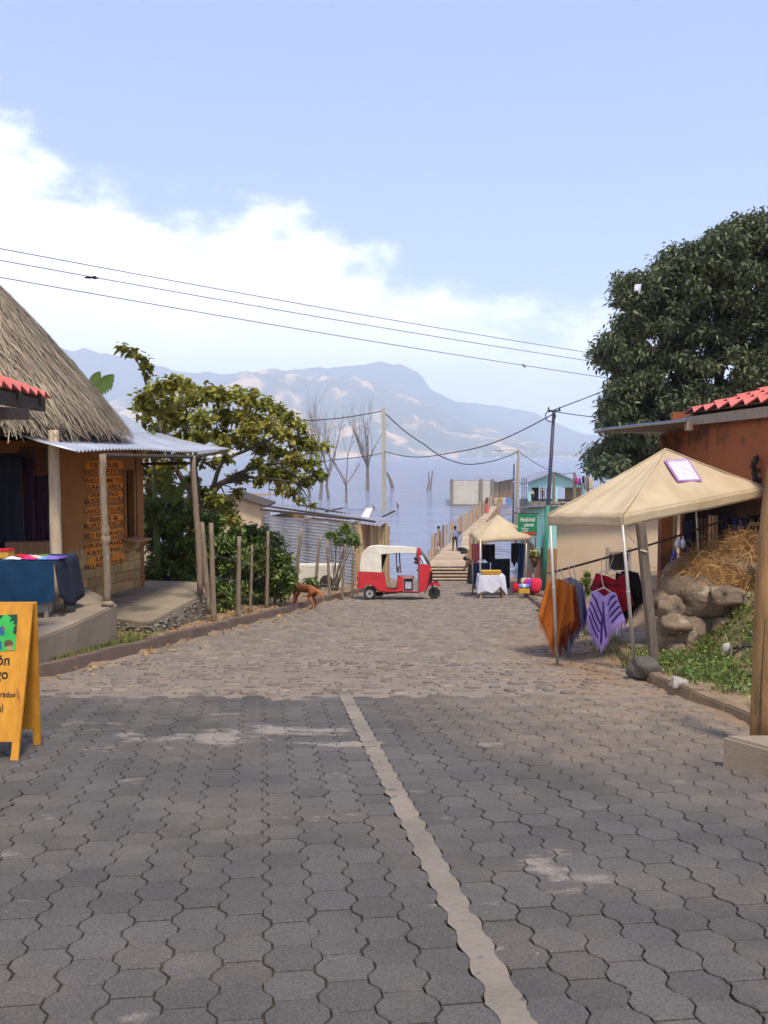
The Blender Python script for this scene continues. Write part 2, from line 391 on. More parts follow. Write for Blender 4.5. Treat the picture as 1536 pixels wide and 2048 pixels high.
pm('steel_pole', (0.52, 0.49, 0.43), (0.36, 0.33, 0.28), 5, 0.45, metal=0.5, stretch=(3, 3, 0.6), spots=(0.28, 0.16, 0.09), sscale=4, sthr=0.62)
pm('pipe_rust', (0.20, 0.115, 0.075), (0.11, 0.07, 0.05), 6, 0.7, metal=0.3)
pm('pole_navy', (0.035, 0.04, 0.06), (0.06, 0.065, 0.085), 3, 0.5, metal=0.3)
pm('pole_green', (0.03, 0.17, 0.12), (0.06, 0.22, 0.15), 3, 0.5)
pm('pole_concrete', (0.50, 0.47, 0.40), (0.40, 0.37, 0.31), 1.2, 0.9, stretch=(2, 2, 0.5))
pm('wire', (0.045, 0.045, 0.05), None, 3, 0.6)
pm('wire_galv', (0.24, 0.22, 0.20), None, 3, 0.5, metal=0.5)
pm('black', (0.018, 0.018, 0.02), None, 3, 0.5)
pm('rubber', (0.025, 0.024, 0.023), (0.045, 0.042, 0.038), 6, 0.8)
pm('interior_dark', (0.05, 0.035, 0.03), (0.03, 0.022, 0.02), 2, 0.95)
# cloth and painted things
pm('canvas', (0.64, 0.51, 0.335), (0.48, 0.365, 0.22), 1.3, 0.9, 0.5, 8, trans=0.12, world=True, detail=9, bdist=0.02)
pm('white_cloth', (0.74, 0.73, 0.80), (0.64, 0.63, 0.71), 4, 0.9, trans=0.1)
pm('blue_cloth', (0.006, 0.050, 0.115), (0.005, 0.030, 0.075), 4, 0.9, 0.3, 200)
pm('navy_cloth', (0.012, 0.016, 0.03), (0.02, 0.024, 0.045), 4, 0.9)
pm('orange_cloth', (0.47, 0.125, 0.014), (0.38, 0.095, 0.010), 3, 0.95, 0.3, 150, stretch=(3, 3, 1))
pm('rust_cloth', (0.27, 0.045, 0.022), None, 3, 0.95, 0.3, 150)
pm('grey_cloth', (0.26, 0.26, 0.28), (0.20, 0.19, 0.21), 8, 0.95, 0.3, 150, stretch=(6, 6, 1))
pm('violet_cloth', (0.20, 0.16, 0.52), None, 3, 0.95, 0.2, 150)
pm('red_cloth', (0.60, 0.014, 0.03), (0.46, 0.012, 0.025), 3, 0.95, 0.2, 150)
pm('black_cloth', (0.016, 0.014, 0.017), None, 3, 0.95)
pm('purple_dark', (0.045, 0.018, 0.045), (0.025, 0.012, 0.028), 4, 0.95, stretch=(6, 6, 0.5))
pm('brown_textile', (0.16, 0.08, 0.05), (0.09, 0.05, 0.035), 3, 0.95, stretch=(6, 6, 0.5))
pm('blue_textile', (0.03, 0.06, 0.16), (0.02, 0.03, 0.08), 4, 0.95, stretch=(8, 8, 0.5))
pm('pink_cloth', (0.70, 0.20, 0.24), (0.60, 0.16, 0.19), 4, 0.95)
pm('magenta_cloth', (0.62, 0.035, 0.22), (0.50, 0.025, 0.17), 4, 0.9)
pm('purple_cloth', (0.26, 0.06, 0.42), None, 4, 0.9)
pm('sky_cloth', (0.14, 0.34, 0.70), None, 4, 0.9)
pm('cream_cloth', (0.66, 0.58, 0.42), None, 4, 0.9)
pm('yellow_paint', (0.62, 0.36, 0.05), (0.52, 0.28, 0.03), 5, 0.7)
pm('bag_red', (0.72, 0.03, 0.08), (0.62, 0.025, 0.06), 4, 0.85)
pm('sign_green', (0.012, 0.215, 0.085), (0.010, 0.175, 0.065), 3, 0.6)
pm('white_paint', (0.80, 0.80, 0.78), None, 4, 0.6)
pm('arrow_red', (0.50, 0.03, 0.02), None, 4, 0.6)
pm('ink', (0.030, 0.022, 0.022), None, 30, 0.8)
pm('ink_soft', (0.025, 0.018, 0.016), (0.06, 0.036, 0.025), 14, 0.9)
pm('art_green', (0.05, 0.50, 0.09), (0.035, 0.36, 0.06), 6, 0.7)
pm('art_dark', (0.012, 0.075, 0.05), None, 6, 0.7)
pm('art_blue', (0.03, 0.13, 0.30), None, 6, 0.7)
pm('art_skin', (0.55, 0.24, 0.12), None, 6, 0.7)
pm('poster', (0.74, 0.70, 0.78), (0.62, 0.56, 0.70), 5, 0.6)
pm('poster_edge', (0.46, 0.20, 0.50), None, 5, 0.6)
# vehicle
pm('car_red', (0.58, 0.010, 0.018), (0.46, 0.012, 0.017), 3, 0.38, spec=0.5, coat=0.25, spots=(0.36, 0.05, 0.035), sscale=7, sthr=0.62)
pm('vinyl_white', (0.76, 0.71, 0.60), (0.62, 0.57, 0.47), 2.2, 0.7, 0.6, 5, bdist=0.03)
pm('rim', (0.55, 0.53, 0.49), None, 4, 0.4, metal=0.6)
pm('lamp_orange', (0.75, 0.13, 0.02), None, 4, 0.25)
pm('lamp_red', (0.55, 0.02, 0.02), None, 4, 0.25)
pm('seat_pattern', (0.60, 0.30, 0.28), (0.20, 0.12, 0.13), 14, 0.8)
pm('brochure', (0.70, 0.70, 0.74), (0.12, 0.16, 0.30), 16, 0.6)
pm('sticker_white', (0.75, 0.77, 0.82), None, 4, 0.4)
pm('sticker_blue', (0.05, 0.10, 0.28), None, 4, 0.3)
# people and animals
pm('skin', (0.30, 0.155, 0.095), None, 4, 0.6)
pm('hair', (0.014, 0.011, 0.010), None, 4, 0.5)
pm('shirt_dark', (0.045, 0.04, 0.075), None, 4, 0.9)
pm('trousers_dark', (0.026, 0.024, 0.03), None, 4, 0.9)
pm('plaid', (0.42, 0.46, 0.62), (0.12, 0.14, 0.26), 26, 0.9, detail=1)
pm('skirt_red', (0.52, 0.13, 0.09), (0.42, 0.09, 0.07), 9, 0.9)
pm('shirt_pale', (0.62, 0.60, 0.62), None, 4, 0.9)
pm('shirt_blue', (0.36, 0.44, 0.66), None, 4, 0.9)
pm('dog_fur', (0.46, 0.155, 0.055), (0.34, 0.11, 0.035), 8, 0.9, 0.4, 60)
def glass_mat():
    m = bpy.data.materials.new('glass'); m.use_nodes = True
    N, L = m.node_tree.nodes, m.node_tree.links
    b = N['Principled BSDF']; b.inputs['Base Color'].default_value = (0.9, 0.95, 1, 1); b.inputs['Roughness'].default_value = 0.03
    b.inputs['Transmission Weight'].default_value = 1.0; b.inputs['IOR'].default_value = 1.05
    _M['glass'] = m
glass_mat()

# ------------------------------------------------------------------ lettering, made first while the scene is empty
TEXT = {}
def make_texts(items):
    obs = []
    for s in items:
        cu = bpy.data.curves.new('lettering', 'FONT'); cu.body = s; cu.size = 1.0; cu.align_x = 'CENTER'; cu.resolution_u = 3; cu.offset = 0.012; cu.extrude = 0.0
        o = bpy.data.objects.new('lettering', cu); COL.objects.link(o); obs.append((s, o, cu))
    bpy.context.view_layer.update()
    dg = bpy.context.evaluated_depsgraph_get()
    for s, o, cu in obs:
        me = bpy.data.meshes.new_from_object(o.evaluated_get(dg))
        V = [tuple(v.co) for v in me.vertices]; Fs = [tuple(p.vertices) for p in me.polygons]
        TEXT[s] = (V, Fs)
        bpy.data.meshes.remove(me)
    for s, o, cu in obs:
        bpy.data.objects.remove(o); bpy.data.curves.remove(cu)
HUT_ROWS = [('TRY OUR', 930), ('INFORMATION', 942), ('WELCOME TO', 961), ('SAN JUAN', 973), ('WALKING', 989), ('GUIDED TOURS', 1000), ('LANCHA TOURS', 1020),
            ('BIRDS &', 1037), ('BOAT SERVICE', 1048), ('USD EXCHANGE', 1068), ('HIKING AND', 1088), ('KAYAKING', 1101), ('LAKE', 1115), ('VILLAGE TOUR', 1128)]
make_texts([r[0] for r in HUT_ROWS] + ['Medicinal', 'plants', 'Shampoo', 'pomada', 'jabones', 'Asociación', 'Artesgo', 'elaborados', 'natural'])
def words_of(s):
    """the mesh of a line of lettering cut into one piece per word"""
    V, Fs = TEXT[s]; par = list(range(len(V)))
    def find(i):
        while par[i] != i: par[i] = par[par[i]]; i = par[i]
        return i
    for f in Fs:
        for i in f[1:]: par[find(i)] = find(f[0])
    comp = {}
    for i in range(len(V)): comp.setdefault(find(i), []).append(i)
    boxes = sorted((min(V[i][0] for i in c), max(V[i][0] for i in c), k) for k, c in comp.items())
    gaps = []; hi = boxes[0][1]
    for j in range(1, len(boxes)):
        gaps.append((boxes[j][0] - hi, j)); hi = max(hi, boxes[j][1])
    cuts = sorted(j for g, j in sorted(gaps, reverse=True)[:len(s.split()) - 1])
    groups = []; st_ = 0
    for c in cuts + [len(boxes)]:
        groups.append({b[2] for b in boxes[st_:c]}); st_ = c
    out = []
    for g in groups:
        keep = [i for i in range(len(V)) if find(i) in g]; mp_ = {i: k for k, i in enumerate(keep)}
        out.append(([V[i] for i in keep], [tuple(mp_[i] for i in f) for f in Fs if find(f[0]) in g], [find(i) for i in keep]))
    return out
def lettering(s, origin, ux, uy, height, mat, parent, width=None, jitter=0.0):
    """lay the words s on a plane by hand: every letter a little out of line; origin = centre of the baseline"""
    V = TEXT[s][0]; lo, hi = min(v[0] for v in V), max(v[0] for v in V)
    sx = (width / (hi - lo)) if width else height / 0.72
    sy = height / 0.72; cx = (lo + hi) / 2; o = Vector(origin); ux, uy = Vector(ux), Vector(uy)
    rg = random.Random(s)
    for W_v, W_f, ids in words_of(s):
        T = {k: (rg.gauss(0, .025), rg.gauss(0, .02), rg.uniform(.94, 1.08), sum(v[0] for v, q in zip(W_v, ids) if q == k) / ids.count(k)) for k in sorted(set(ids))}
        mb = MB(); P = []
        for v, k in zip(W_v, ids):
            an, dy, sc, mx = T[k]; x, y = v[0] - mx, (v[1] - .35) * sc
            P.append(o + ux * ((mx + x * math.cos(an) - y * math.sin(an) - cx) * sx) + uy * ((y * math.cos(an) + x * math.sin(an) + .35 + dy) * sy + jitter * math.sin(v[0] * 3.1)))
        mb.add(P, W_f); mb.build('lettering', mat, parent)

# ------------------------------------------------------------------ skinned bodies, likewise made first
BODY = {}
def make_bodies(specs):
    obs = []
    for key, verts, edges, rad, root, sub in specs:
        me = bpy.data.meshes.new('body'); me.from_pydata(verts, edges, [])
        o = bpy.data.objects.new('body', me); COL.objects.link(o)
        o.modifiers.new('Skin', 'SKIN'); sm = o.modifiers.new('Sub', 'SUBSURF'); sm.levels = sub; sm.render_levels = sub
        if not me.skin_vertices:
            bm = bmesh.new(); bm.from_mesh(me); bm.verts.layers.skin.verify(); bm.to_mesh(me); bm.free()
        sv = me.skin_vertices[0].data
        for i, r in enumerate(rad):
            sv[i].radius = (r, r) if not hasattr(r, '__len__') else r
            sv[i].use_root = (i == root)
        obs.append((key, o, me))
    bpy.context.view_layer.update()
    dg = bpy.context.evaluated_depsgraph_get()
    for key, o, me in obs:
        m2 = bpy.data.meshes.new_from_object(o.evaluated_get(dg))
        BODY[key] = ([Vector(v.co) for v in m2.vertices], [tuple(p.vertices) for p in m2.polygons])
        bpy.data.meshes.remove(m2)
    for key, o, me in obs:
        bpy.data.objects.remove(o); bpy.data.meshes.remove(me)
def human(pose):
    """joint layout for a 1.6 m person facing +X (pose: dict of joint overrides)"""
    J = dict(pelvis=(0, 0, .86), waist=(0, 0, 1.0), chest=(0.01, 0, 1.18), neck=(0.01, 0, 1.34), headb=(0.02, 0, 1.41), headt=(0.03, 0, 1.55),
             shl=(0.0, .16, 1.30), ell=(-.02, .21, 1.05), wrl=(.06, .20, .83), hal=(.09, .20, .75),
             shr=(0.0, -.16, 1.30), elr=(-.02, -.21, 1.05), wrr=(.06, -.20, .83), har=(.09, -.20, .75),
             hil=(0, .085, .82), knl=(.03, .09, .44), anl=(-.01, .09, .08), tol=(.14, .10, .03),
             hir=(0, -.085, .82), knr=(.03, -.09, .44), anr=(-.01, -.09, .08), tor=(.14, -.10, .03))
    J.update(pose)
    K = list(J)
    R = dict(pelvis=(.13, .10), waist=(.12, .09), chest=(.14, .10), neck=.05, headb=.085, headt=.075, shl=.062, ell=.046, wrl=.033, hal=.036, shr=.062, elr=.046, wrr=.033, har=.036,
             hil=.085, knl=.06, anl=.042, tol=.038, hir=.085, knr=.06, anr=.042, tor=.038)
    E = [('pelvis', 'waist'), ('waist', 'chest'), ('chest', 'neck'), ('neck', 'headb'), ('headb', 'headt'), ('chest', 'shl'), ('shl', 'ell'), ('ell', 'wrl'), ('wrl', 'hal'),
         ('chest', 'shr'), ('shr', 'elr'), ('elr', 'wrr'), ('wrr', 'har'), ('pelvis', 'hil'), ('hil', 'knl'), ('knl', 'anl'), ('anl', 'tol'), ('pelvis', 'hir'), ('hir', 'knr'), ('knr', 'anr'), ('anr', 'tor')]
    return [J[k] for k in K], [(K.index(a), K.index(b)) for a, b in E], [R[k] for k in K], 0, 1
POSES = {
    'stand': {}, 
    'arm_bent': dict(ell=(.0, .22, 1.06), wrl=(.20, .14, 1.06), hal=(.27, .12, 1.09), elr=(.02, -.22, 1.06), wrr=(.20, -.10, 1.0), har=(.27, -.08, 1.02), knr=(-.02, -.09, .44), anr=(-.10, -.09, .08), tor=(.04, -.10, .03)),
    'stride': dict(knl=(.16, .09, .45), anl=(.14, .09, .08), tol=(.29, .10, .03), knr=(-.08, -.09, .45), anr=(-.24, -.09, .09), tor=(-.10, -.10, .03), wrl=(-.06, .22, .83), hal=(-.06, .22, .75), elr=(.02, -.21, 1.06), wrr=(.14, -.20, .87), har=(.19, -.20, .80)),
    'arm_up': dict(ell=(.08, .22, 1.16), wrl=(.12, .12, 1.36), hal=(.10, .09, 1.43)),
    'crouch': dict(pelvis=(-.10, 0, .30), waist=(-.06, 0, .43), chest=(.04, 0, .58), neck=(.10, 0, .73), headb=(.12, 0, .80), headt=(.15, 0, .93), shl=(.07, .15, .69), ell=(.16, .19, .50), wrl=(.30, .16, .42), hal=(.37, .15, .38),
                   shr=(.07, -.15, .69), elr=(.16, -.19, .50), wrr=(.30, -.16, .42), har=(.37, -.15, .38), hil=(-.06, .10, .30), knl=(.26, .15, .40), anl=(.06, .12, .08), tol=(.20, .13, .03), hir=(-.06, -.10, .30), knr=(.26, -.15, .40), anr=(.06, -.12, .08), tor=(.20, -.13, .03)),
    'bend': dict(chest=(.14, 0, 1.10), waist=(.05, 0, .98), neck=(.22, 0, 1.22), headb=(.28, 0, 1.26), headt=(.38, 0, 1.34), shl=(.16, .16, 1.20), ell=(.24, .2, .96), wrl=(.36, .16, .80), hal=(.42, .14, .74), shr=(.16, -.16, 1.20), elr=(.24, -.2, .96), wrr=(.36, -.16, .80), har=(.42, -.14, .74)),
}
# a dog facing +X, tail behind, head lowered and one fore leg stretched
DOG = ([(-.02, 0, .47), (.20, 0, .46), (.36, 0, .50), (.47, 0, .56), (.56, 0, .60), (.68, 0, .57),
        (-.24, 0, .49), (-.36, 0, .46), (-.50, 0, .36), (-.58, 0, .24),
        (.33, .085, .40), (.34, .09, .22), (.35, .09, .06), (.39, .09, .025), (.33, -.085, .40), (.44, -.09, .24), (.52, -.09, .08), (.57, -.09, .05),
        (-.22, .08, .40), (-.14, .09, .28), (-.30, .09, .17), (-.27, .09, .05), (-.22, .09, .025), (-.22, -.08, .40), (-.10, -.09, .28), (-.24, -.09, .17), (-.20, -.09, .05), (-.15, -.09, .025),
        (.53, .05, .67), (.53, -.05, .67)],
       [(0, 1), (1, 2), (2, 3), (3, 4), (4, 5), (0, 6), (6, 7), (7, 8), (8, 9), (2, 10), (10, 11), (11, 12), (12, 13), (2, 14), (14, 15), (15, 16), (16, 17),
        (6, 18), (18, 19), (19, 20), (20, 21), (21, 22), (6, 23), (23, 24), (24, 25), (25, 26), (26, 27), (4, 28), (4, 29)],
       [.105, .13, .12, .075, .07, .035, .10, .035, .025, .012, .05, .032, .024, .026, .05, .032, .024, .026, .065, .045, .028, .022, .026, .065, .045, .028, .022, .026, .016, .016], 0, 1)
make_bodies([(k, *human(p)) for k, p in POSES.items()] + [('dog', *DOG)])
def person(label, loc, facing, pose, height, top, legs, hair='hair', group=None, skirt=None, hat=None, longhair=False):
    s = height / 1.6
    t = thing('person', label, 'person', loc, (0, 0, facing), group)
    V, Fs = BODY[pose]
    J = dict(zip(list(human(POSES[pose])[0]), []))
    jt = {**{k: v for k, v in zip(['pelvis', 'waist', 'chest', 'neck', 'headb', 'headt', 'shl', 'ell', 'wrl', 'hal', 'shr', 'elr', 'wrr', 'har', 'hil', 'knl', 'anl', 'tol', 'hir', 'knr', 'anr', 'tor'], human(POSES[pose])[0])}}
    cls = {'pelvis': 1, 'waist': 0, 'chest': 0, 'neck': 2, 'headb': 2, 'headt': 2, 'shl': 0, 'shr': 0, 'ell': 0, 'elr': 0, 'wrl': 2, 'wrr': 2, 'hal': 2, 'har': 2,
           'hil': 1, 'hir': 1, 'knl': 1, 'knr': 1, 'anl': 1, 'anr': 1, 'tol': 3, 'tor': 3}
    keys = list(jt); P = [Vector(jt[k]) for k in keys]
    mb = MB(); mb.v = [tuple(v * s) for v in V]
    for f in Fs:
        c = sum((V[i] for i in f), Vector()) / len(f)
        k = min(range(len(P)), key=lambda i: (P[i] - c).length)
        mb.f.append(f); mb.m.append(cls[keys[k]])
    mb.build('body', [top, legs, 'skin', 'black'], t, smooth=True, local=True)
    hb, ht = Vector(jt['headb']), Vector(jt['headt']); fw = Vector((1, 0, 0)); ax = (ht - hb).normalized()
    hc = (hb + ht) / 2 + ax * 0.035 - fw * 0.03
    h = MB(); h.ball(hc * s, (0.105 * s, 0.10 * s, 0.105 * s), 10, 0.15, 3)
    if longhair: h.tube([(hc + ax * 0.04 - fw * .05) * s, (hc - ax * 0.14 - fw * .09) * s, (hc - ax * 0.36 - fw * .10) * s], [.07 * s, .07 * s, .03 * s], 8)
    h.build('hair', hair, t, smooth=True, local=True)
    fc = MB(); e = (hb + ht) / 2
    fc.tube([(e + fw * .075 + Vector((0, 0, .01))) * s, (e + fw * .108 - Vector((0, 0, .025))) * s], [.012 * s, .019 * s], 6)
    fc.build('nose', 'skin', t, smooth=True, local=True)
    for sg in (-1, 1):
        q = MB(); q.ball((e + Vector((.074, sg * .034, .018))) * s, .013 * s, 6); q.build('eye', 'black', t, local=True)
    if skirt:
        q = MB(); n = 16
        q.grid(lambda u, v: ((.16 + .08 * v + .015 * math.sin(u * 2 * math.pi * 7) * v) * math.cos(u * 2 * math.pi) * s, (.15 + .09 * v + .015 * math.sin(u * 2 * math.pi * 7) * v) * math.sin(u * 2 * math.pi) * s, (1.0 - .92 * v) * s), 28, 8)
        q.build('skirt', skirt, t, smooth=True, local=True)
    if hat:
        q = MB(); q.ball((hc + ax * .03) * s, (.125 * s, .12 * s, .11 * s), 10); q.build('hat', hat, t, smooth=True, local=True)
    return t
# ================================================================== SETTING
WATER = -5.10
DECK = -4.15
XL_D = [-60, 8.0, 10.0, 12.8, 15.1, 19.8, 25.8, 30.4, 36, 46]
XL_X = [-4.7, -4.2, -3.92, -3.5, -3.17, -2.45, -1.74, -0.95, -0.4, 0.6]
XR_D = [-60, 4.0, 7.36, 9.0, 9.65, 12.3, 16, 22.4, 30.4, 40, 46]
XR_X = [3.9, 3.4, 3.10, 2.97, 2.92, 3.30, 3.62, 4.02, 4.85, 5.6, 6.0]
def xl(d): return float(np.interp(d, XL_D, XL_X))
def xr(d): return float(np.interp(d, XR_D, XR_X))
def sst(a, b, x):
    t = np.clip((x - a) / (b - a), 0, 1); return t * t * (3 - 2 * t)
def terrain(X, D):
    """height of the ground at X, D (arrays)"""
    z = zrn(D)
    z = np.where(D < -8, 0.71 + 0.02 * (-8 - D), z)
    z = np.maximum(z, -9.0)
    L = np.interp(D, XL_D, XL_X); R = np.interp(D, XR_D, XR_X)
    left = sst(0.05, 0.12, L - X) * 1.0
    right = sst(0.05, 0.12, X - R) * 1.0
    inroad = (1 - left) * (1 - right)
    # left yard and shore
    zl = zrn(D) + 0.12 + 0.10 * sst(0.5, 3, L - X)
    shore_l = np.where(D < 62, -4.45, -4.45 - 0.35 * (D - 62))
    zl = np.where(D > 34, np.maximum(zl, np.where(X < -1.2, shore_l, zl)), zl)
    bar = -4.85 - 0.03 * np.hypot((X + 23) / 1.3, (D - 152)) ** 1.6          # the sand bar out in the lake
    zl = np.maximum(zl, bar)
    # right bank: mound of rocks, house terrace, shore
    H = np.interp(D, [0, 8.5, 10.2, 11.5, 14.5, 17.5, 22, 30, 40, 60], [0.02, 0.10, 0.45, 0.95, 1.15, 0.75, 0.9, 0.35, 0.8, 2.2])
    zrr = zrn(D) + 0.10 + H * sst(0.75, 2.2, X - R)
    shore_r = np.where(D < 84, -3.1, -3.1 - 0.35 * (D - 84))
    zrr = np.where(D > 36, zrn(D) + 0.10, zrr)
    zrr = np.where((D > 36) & (X > np.maximum(0.160 * D, 6.5)), np.maximum(zrr, shore_r), zrr)
    out = z - 0.03 * inroad
    out = out * (1 - left) + zl * left
    out = out * (1 - right) + zrr * right
    return np.maximum(out, -9.0)
def tz(x, d): return float(terrain(np.array([x], float), np.array([d], float))[0])

xs = np.unique(np.concatenate([np.linspace(-9500, -60, 14), np.arange(-60, -12, 2.0), np.arange(-12, 12, 0.22), np.arange(12, 60, 2.0), np.linspace(60, 9500, 14)]))
ds = np.unique(np.concatenate([np.linspace(-300, -12, 8), np.arange(-12, 44, 0.3), np.arange(44, 180, 1.5), np.linspace(180, 9300, 14)]))
GX, GD = np.meshgrid(xs, ds)
GZ = terrain(GX, GD)
nn = np.array([mnoise.noise(Vector((a * 0.9, b * 0.9, 0))) for a, b in zip(GX.ravel(), GD.ravel())]).reshape(GX.shape)
offroad = ((GX < np.interp(GD, XL_D, XL_X) - 0.3) | (GX > np.interp(GD, XR_D, XR_X) + 0.5))
GZ = GZ + np.where(offroad & (GD < 45), nn * 0.06, 0)
W_ = len(xs)
idx = np.arange(GX.size).reshape(GX.shape)
Q = np.stack([idx[:-1, :-1], idx[:-1, 1:], idx[1:, 1:], idx[1:, :-1]], -1).reshape(-1, 4)
ground = np_mesh('ground', np.stack([GX, GD, GZ], -1).reshape(-1, 3), Q, 'dirt', smooth=True)
tag(ground, kind='structure')

# ---- lake
def water_mat():
    m = bpy.data.materials.new('water'); m.use_nodes = True
    N, L = m.node_tree.nodes, m.node_tree.links
    b = N['Principled BSDF']
    b.inputs['Base Color'].default_value = (0.22, 0.25, 0.36, 1); b.inputs['Roughness'].default_value = 0.12; b.inputs['IOR'].default_value = 1.33
    g = N.new('ShaderNodeNewGeometry')
    def wave(sx, sy, detail, rough):
        mp_ = N.new('ShaderNodeMapping'); mp_.inputs['Scale'].default_value = (sx, sy, 1); mp_.inputs['Rotation'].default_value = (0, 0, 0.12); L.new(g.outputs['Position'], mp_.inputs[0])
        n = N.new('ShaderNodeTexNoise'); n.inputs['Scale'].default_value = 1.0; n.inputs['Detail'].default_value = detail; n.inputs['Roughness'].default_value = rough; L.new(mp_.outputs[0], n.inputs[0]); return n.outputs[0]
    a0 = wave(0.10, 0.42, 4, 0.55); c = wave(0.55, 1.5, 4, 0.6); big = wave(0.025, 0.11, 3, 0.6)
    ad0 = N.new('ShaderNodeMath'); ad0.operation = 'MULTIPLY_ADD'; L.new(big, ad0.inputs[0]); ad0.inputs[1].default_value = 2.6; L.new(a0, ad0.inputs[2]); a = ad0.outputs[0]
    # ripples are stronger out on the open lake than in the sheltered corner by the shore
    sp = N.new('ShaderNodeSeparateXYZ'); L.new(g.outputs['Position'], sp.inputs[0])
    mr = N.new('ShaderNodeMapRange'); L.new(sp.outputs[1], mr.inputs[0]); mr.inputs['From Min'].default_value = 60; mr.inputs['From Max'].default_value = 120; mr.inputs['To Min'].default_value = 0.15; mr.inputs['To Max'].default_value = 0.75
    ad = N.new('ShaderNodeMath'); ad.operation = 'MULTIPLY_ADD'; L.new(c, ad.inputs[0]); L.new(mr.outputs[0], ad.inputs[1]); L.new(a, ad.inputs[2])
    bp = N.new('ShaderNodeBump'); bp.inputs['Strength'].default_value = 1.0; bp.inputs['Distance'].default_value = 1.5; L.new(ad.outputs[0], bp.inputs['Height']); L.new(bp.outputs[0], b.inputs['Normal'])
    _M['water'] = m
water_mat()
wxs = np.array([-9000, -2000, -400, -100, -30, 0, 30, 100, 400, 2000, 9000.]); wds = np.array([40, 60, 90, 140, 250, 600, 1500, 3500, 9000.])
WX, WD = np.meshgrid(wxs, wds); wi = np.arange(WX.size).reshape(WX.shape)
lake = np_mesh('lake', np.stack([WX, WD, np.full(WX.shape, WATER)], -1).reshape(-1, 3), np.stack([wi[:-1, :-1], wi[:-1, 1:], wi[1:, 1:], wi[1:, :-1]], -1).reshape(-1, 4), 'water')
tag(lake, kind='structure')

# ---- mountains across the lake
pm('mountain', (0.07, 0.085, 0.05), (0.22, 0.175, 0.095), 0.006, 1.0, world=True, spots=(0.66, 0.42, 0.20), sscale=0.006, sthr=0.545, detail=14, stretch=(1, 1, 0.45))
pm('mountain_far', (0.06, 0.075, 0.055), (0.14, 0.125, 0.08), 0.004, 1.0, world=True, detail=10)
def ridge(name, prof, D, depth, seed, amp, mat, nu=260, nv=46):
    px = np.array([p[0] for p in prof], float); py = np.array([p[1] for p in prof], float)
    U = np.linspace(px[0], px[-1], nu + 1)
    Y = np.interp(U, px, py)
    V = []
    for j in range(nv + 1):
        t = j / nv                              # 0 = shore towards us, 0.6 = crest, 1 = behind
        for i in range(nu + 1):
            crest = at(U[i], Y[i], D)
            H = max(crest.z - WATER, 2.0)
            if t <= 0.62:
                s = t / 0.62; d = D - depth * (1 - s); h = H * (0.06 * s + 0.94 * (s ** 1.35))
            else:
                s = (t - 0.62) / 0.38; d = D + depth * 0.6 * s; h = H * (1 - s * s)
            x = crest.x * (0.25 + 0.75 * d / D)
            q = Vector((x / 420 + seed, d / 420, seed * 0.37))
            rid = 1 - abs(mnoise.noise(q * 0.9)) * 2
            rid2 = 1 - abs(mnoise.noise(q * 2.3 + Vector((5, 2, 1)))) * 2
            env = math.sin(min(max(t / 0.62, 0), 1) * math.pi * 0.86 + 0.12) if t <= 0.62 else 0.3
            w = amp * H * (0.5 * (rid - 0.4) + 0.28 * (rid2 - 0.4)) * env
            w += (0.014 * mnoise.noise(q * 9) + 0.03 * mnoise.noise(q * 4.2)) * H * (1 if t <= .7 else .4)
            V.append((x, d, max(WATER - 3 + h + w if j > 0 else WATER - 3, WATER - 3)))
    w_ = nu + 1; ii = np.arange((nv + 1) * w_).reshape(nv + 1, w_)
    o = np_mesh(name, V, np.stack([ii[:-1, :-1], ii[:-1, 1:], ii[1:, 1:], ii[1:, :-1]], -1).reshape(-1, 4), mat, smooth=True)
    return tag(o, kind='structure')
ridge('mountain_shore', [(-900, 800), (-500, 760), (-100, 790), (120, 812), (250, 790), (330, 812), (400, 790), (470, 762), (520, 742), (560, 738), (610, 748), (660, 756), (700, 762), (740, 770), (780, 790), (830, 800), (870, 818), (930, 845), (990, 862), (1050, 878), (1100, 892), (1150, 908), (1190, 913), (1400, 915)], 5200, 1500, 1.7, 0.62, 'mountain')
ridge('mountain_peak', [(-900, 660), (-400, 700), (100, 700), (180, 704), (250, 716), (310, 735), (380, 745), (430, 748), (500, 742), (560, 738), (620, 736), (690, 732), (760, 727), (805, 727), (835, 743), (860, 775), (910, 800), (960, 830), (1010, 848), (1080, 880), (1150, 905), (1300, 913)], 6600, 1700, 4.3, 0.25, 'mountain_far')
ridge('mountain_right', [(600, 860), (800, 800), (930, 806), (1000, 812), (1060, 822), (1120, 850), (1170, 868), (1230, 872), (1320, 850), (1450, 820), (1600, 800), (2300, 780)], 7800, 1700, 8.1, 0.22, 'mountain_far', nu=160, nv=34)

# ---- the air over the lake
hz = MB(); hz.box((0, 4450, 420), (18600, 9700, 862))
haze = hz.build('haze', 'black')
hm = bpy.data.materials.new('haze'); hm.use_nodes = True
hN, hL = hm.node_tree.nodes, hm.node_tree.links; hN.clear()
ho = hN.new('ShaderNodeOutputMaterial'); hv = hN.new('ShaderNodeVolumePrincipled')
hv.inputs['Color'].default_value = (0.78, 0.88, 1.0, 1); hv.inputs['Density'].default_value = 0.00023; hv.inputs['Anisotropy'].default_value = 0.0
hL.new(hv.outputs[0], ho.inputs['Volume'])
haze.data.materials.clear(); haze.data.materials.append(hm)
tag(haze, kind='stuff')

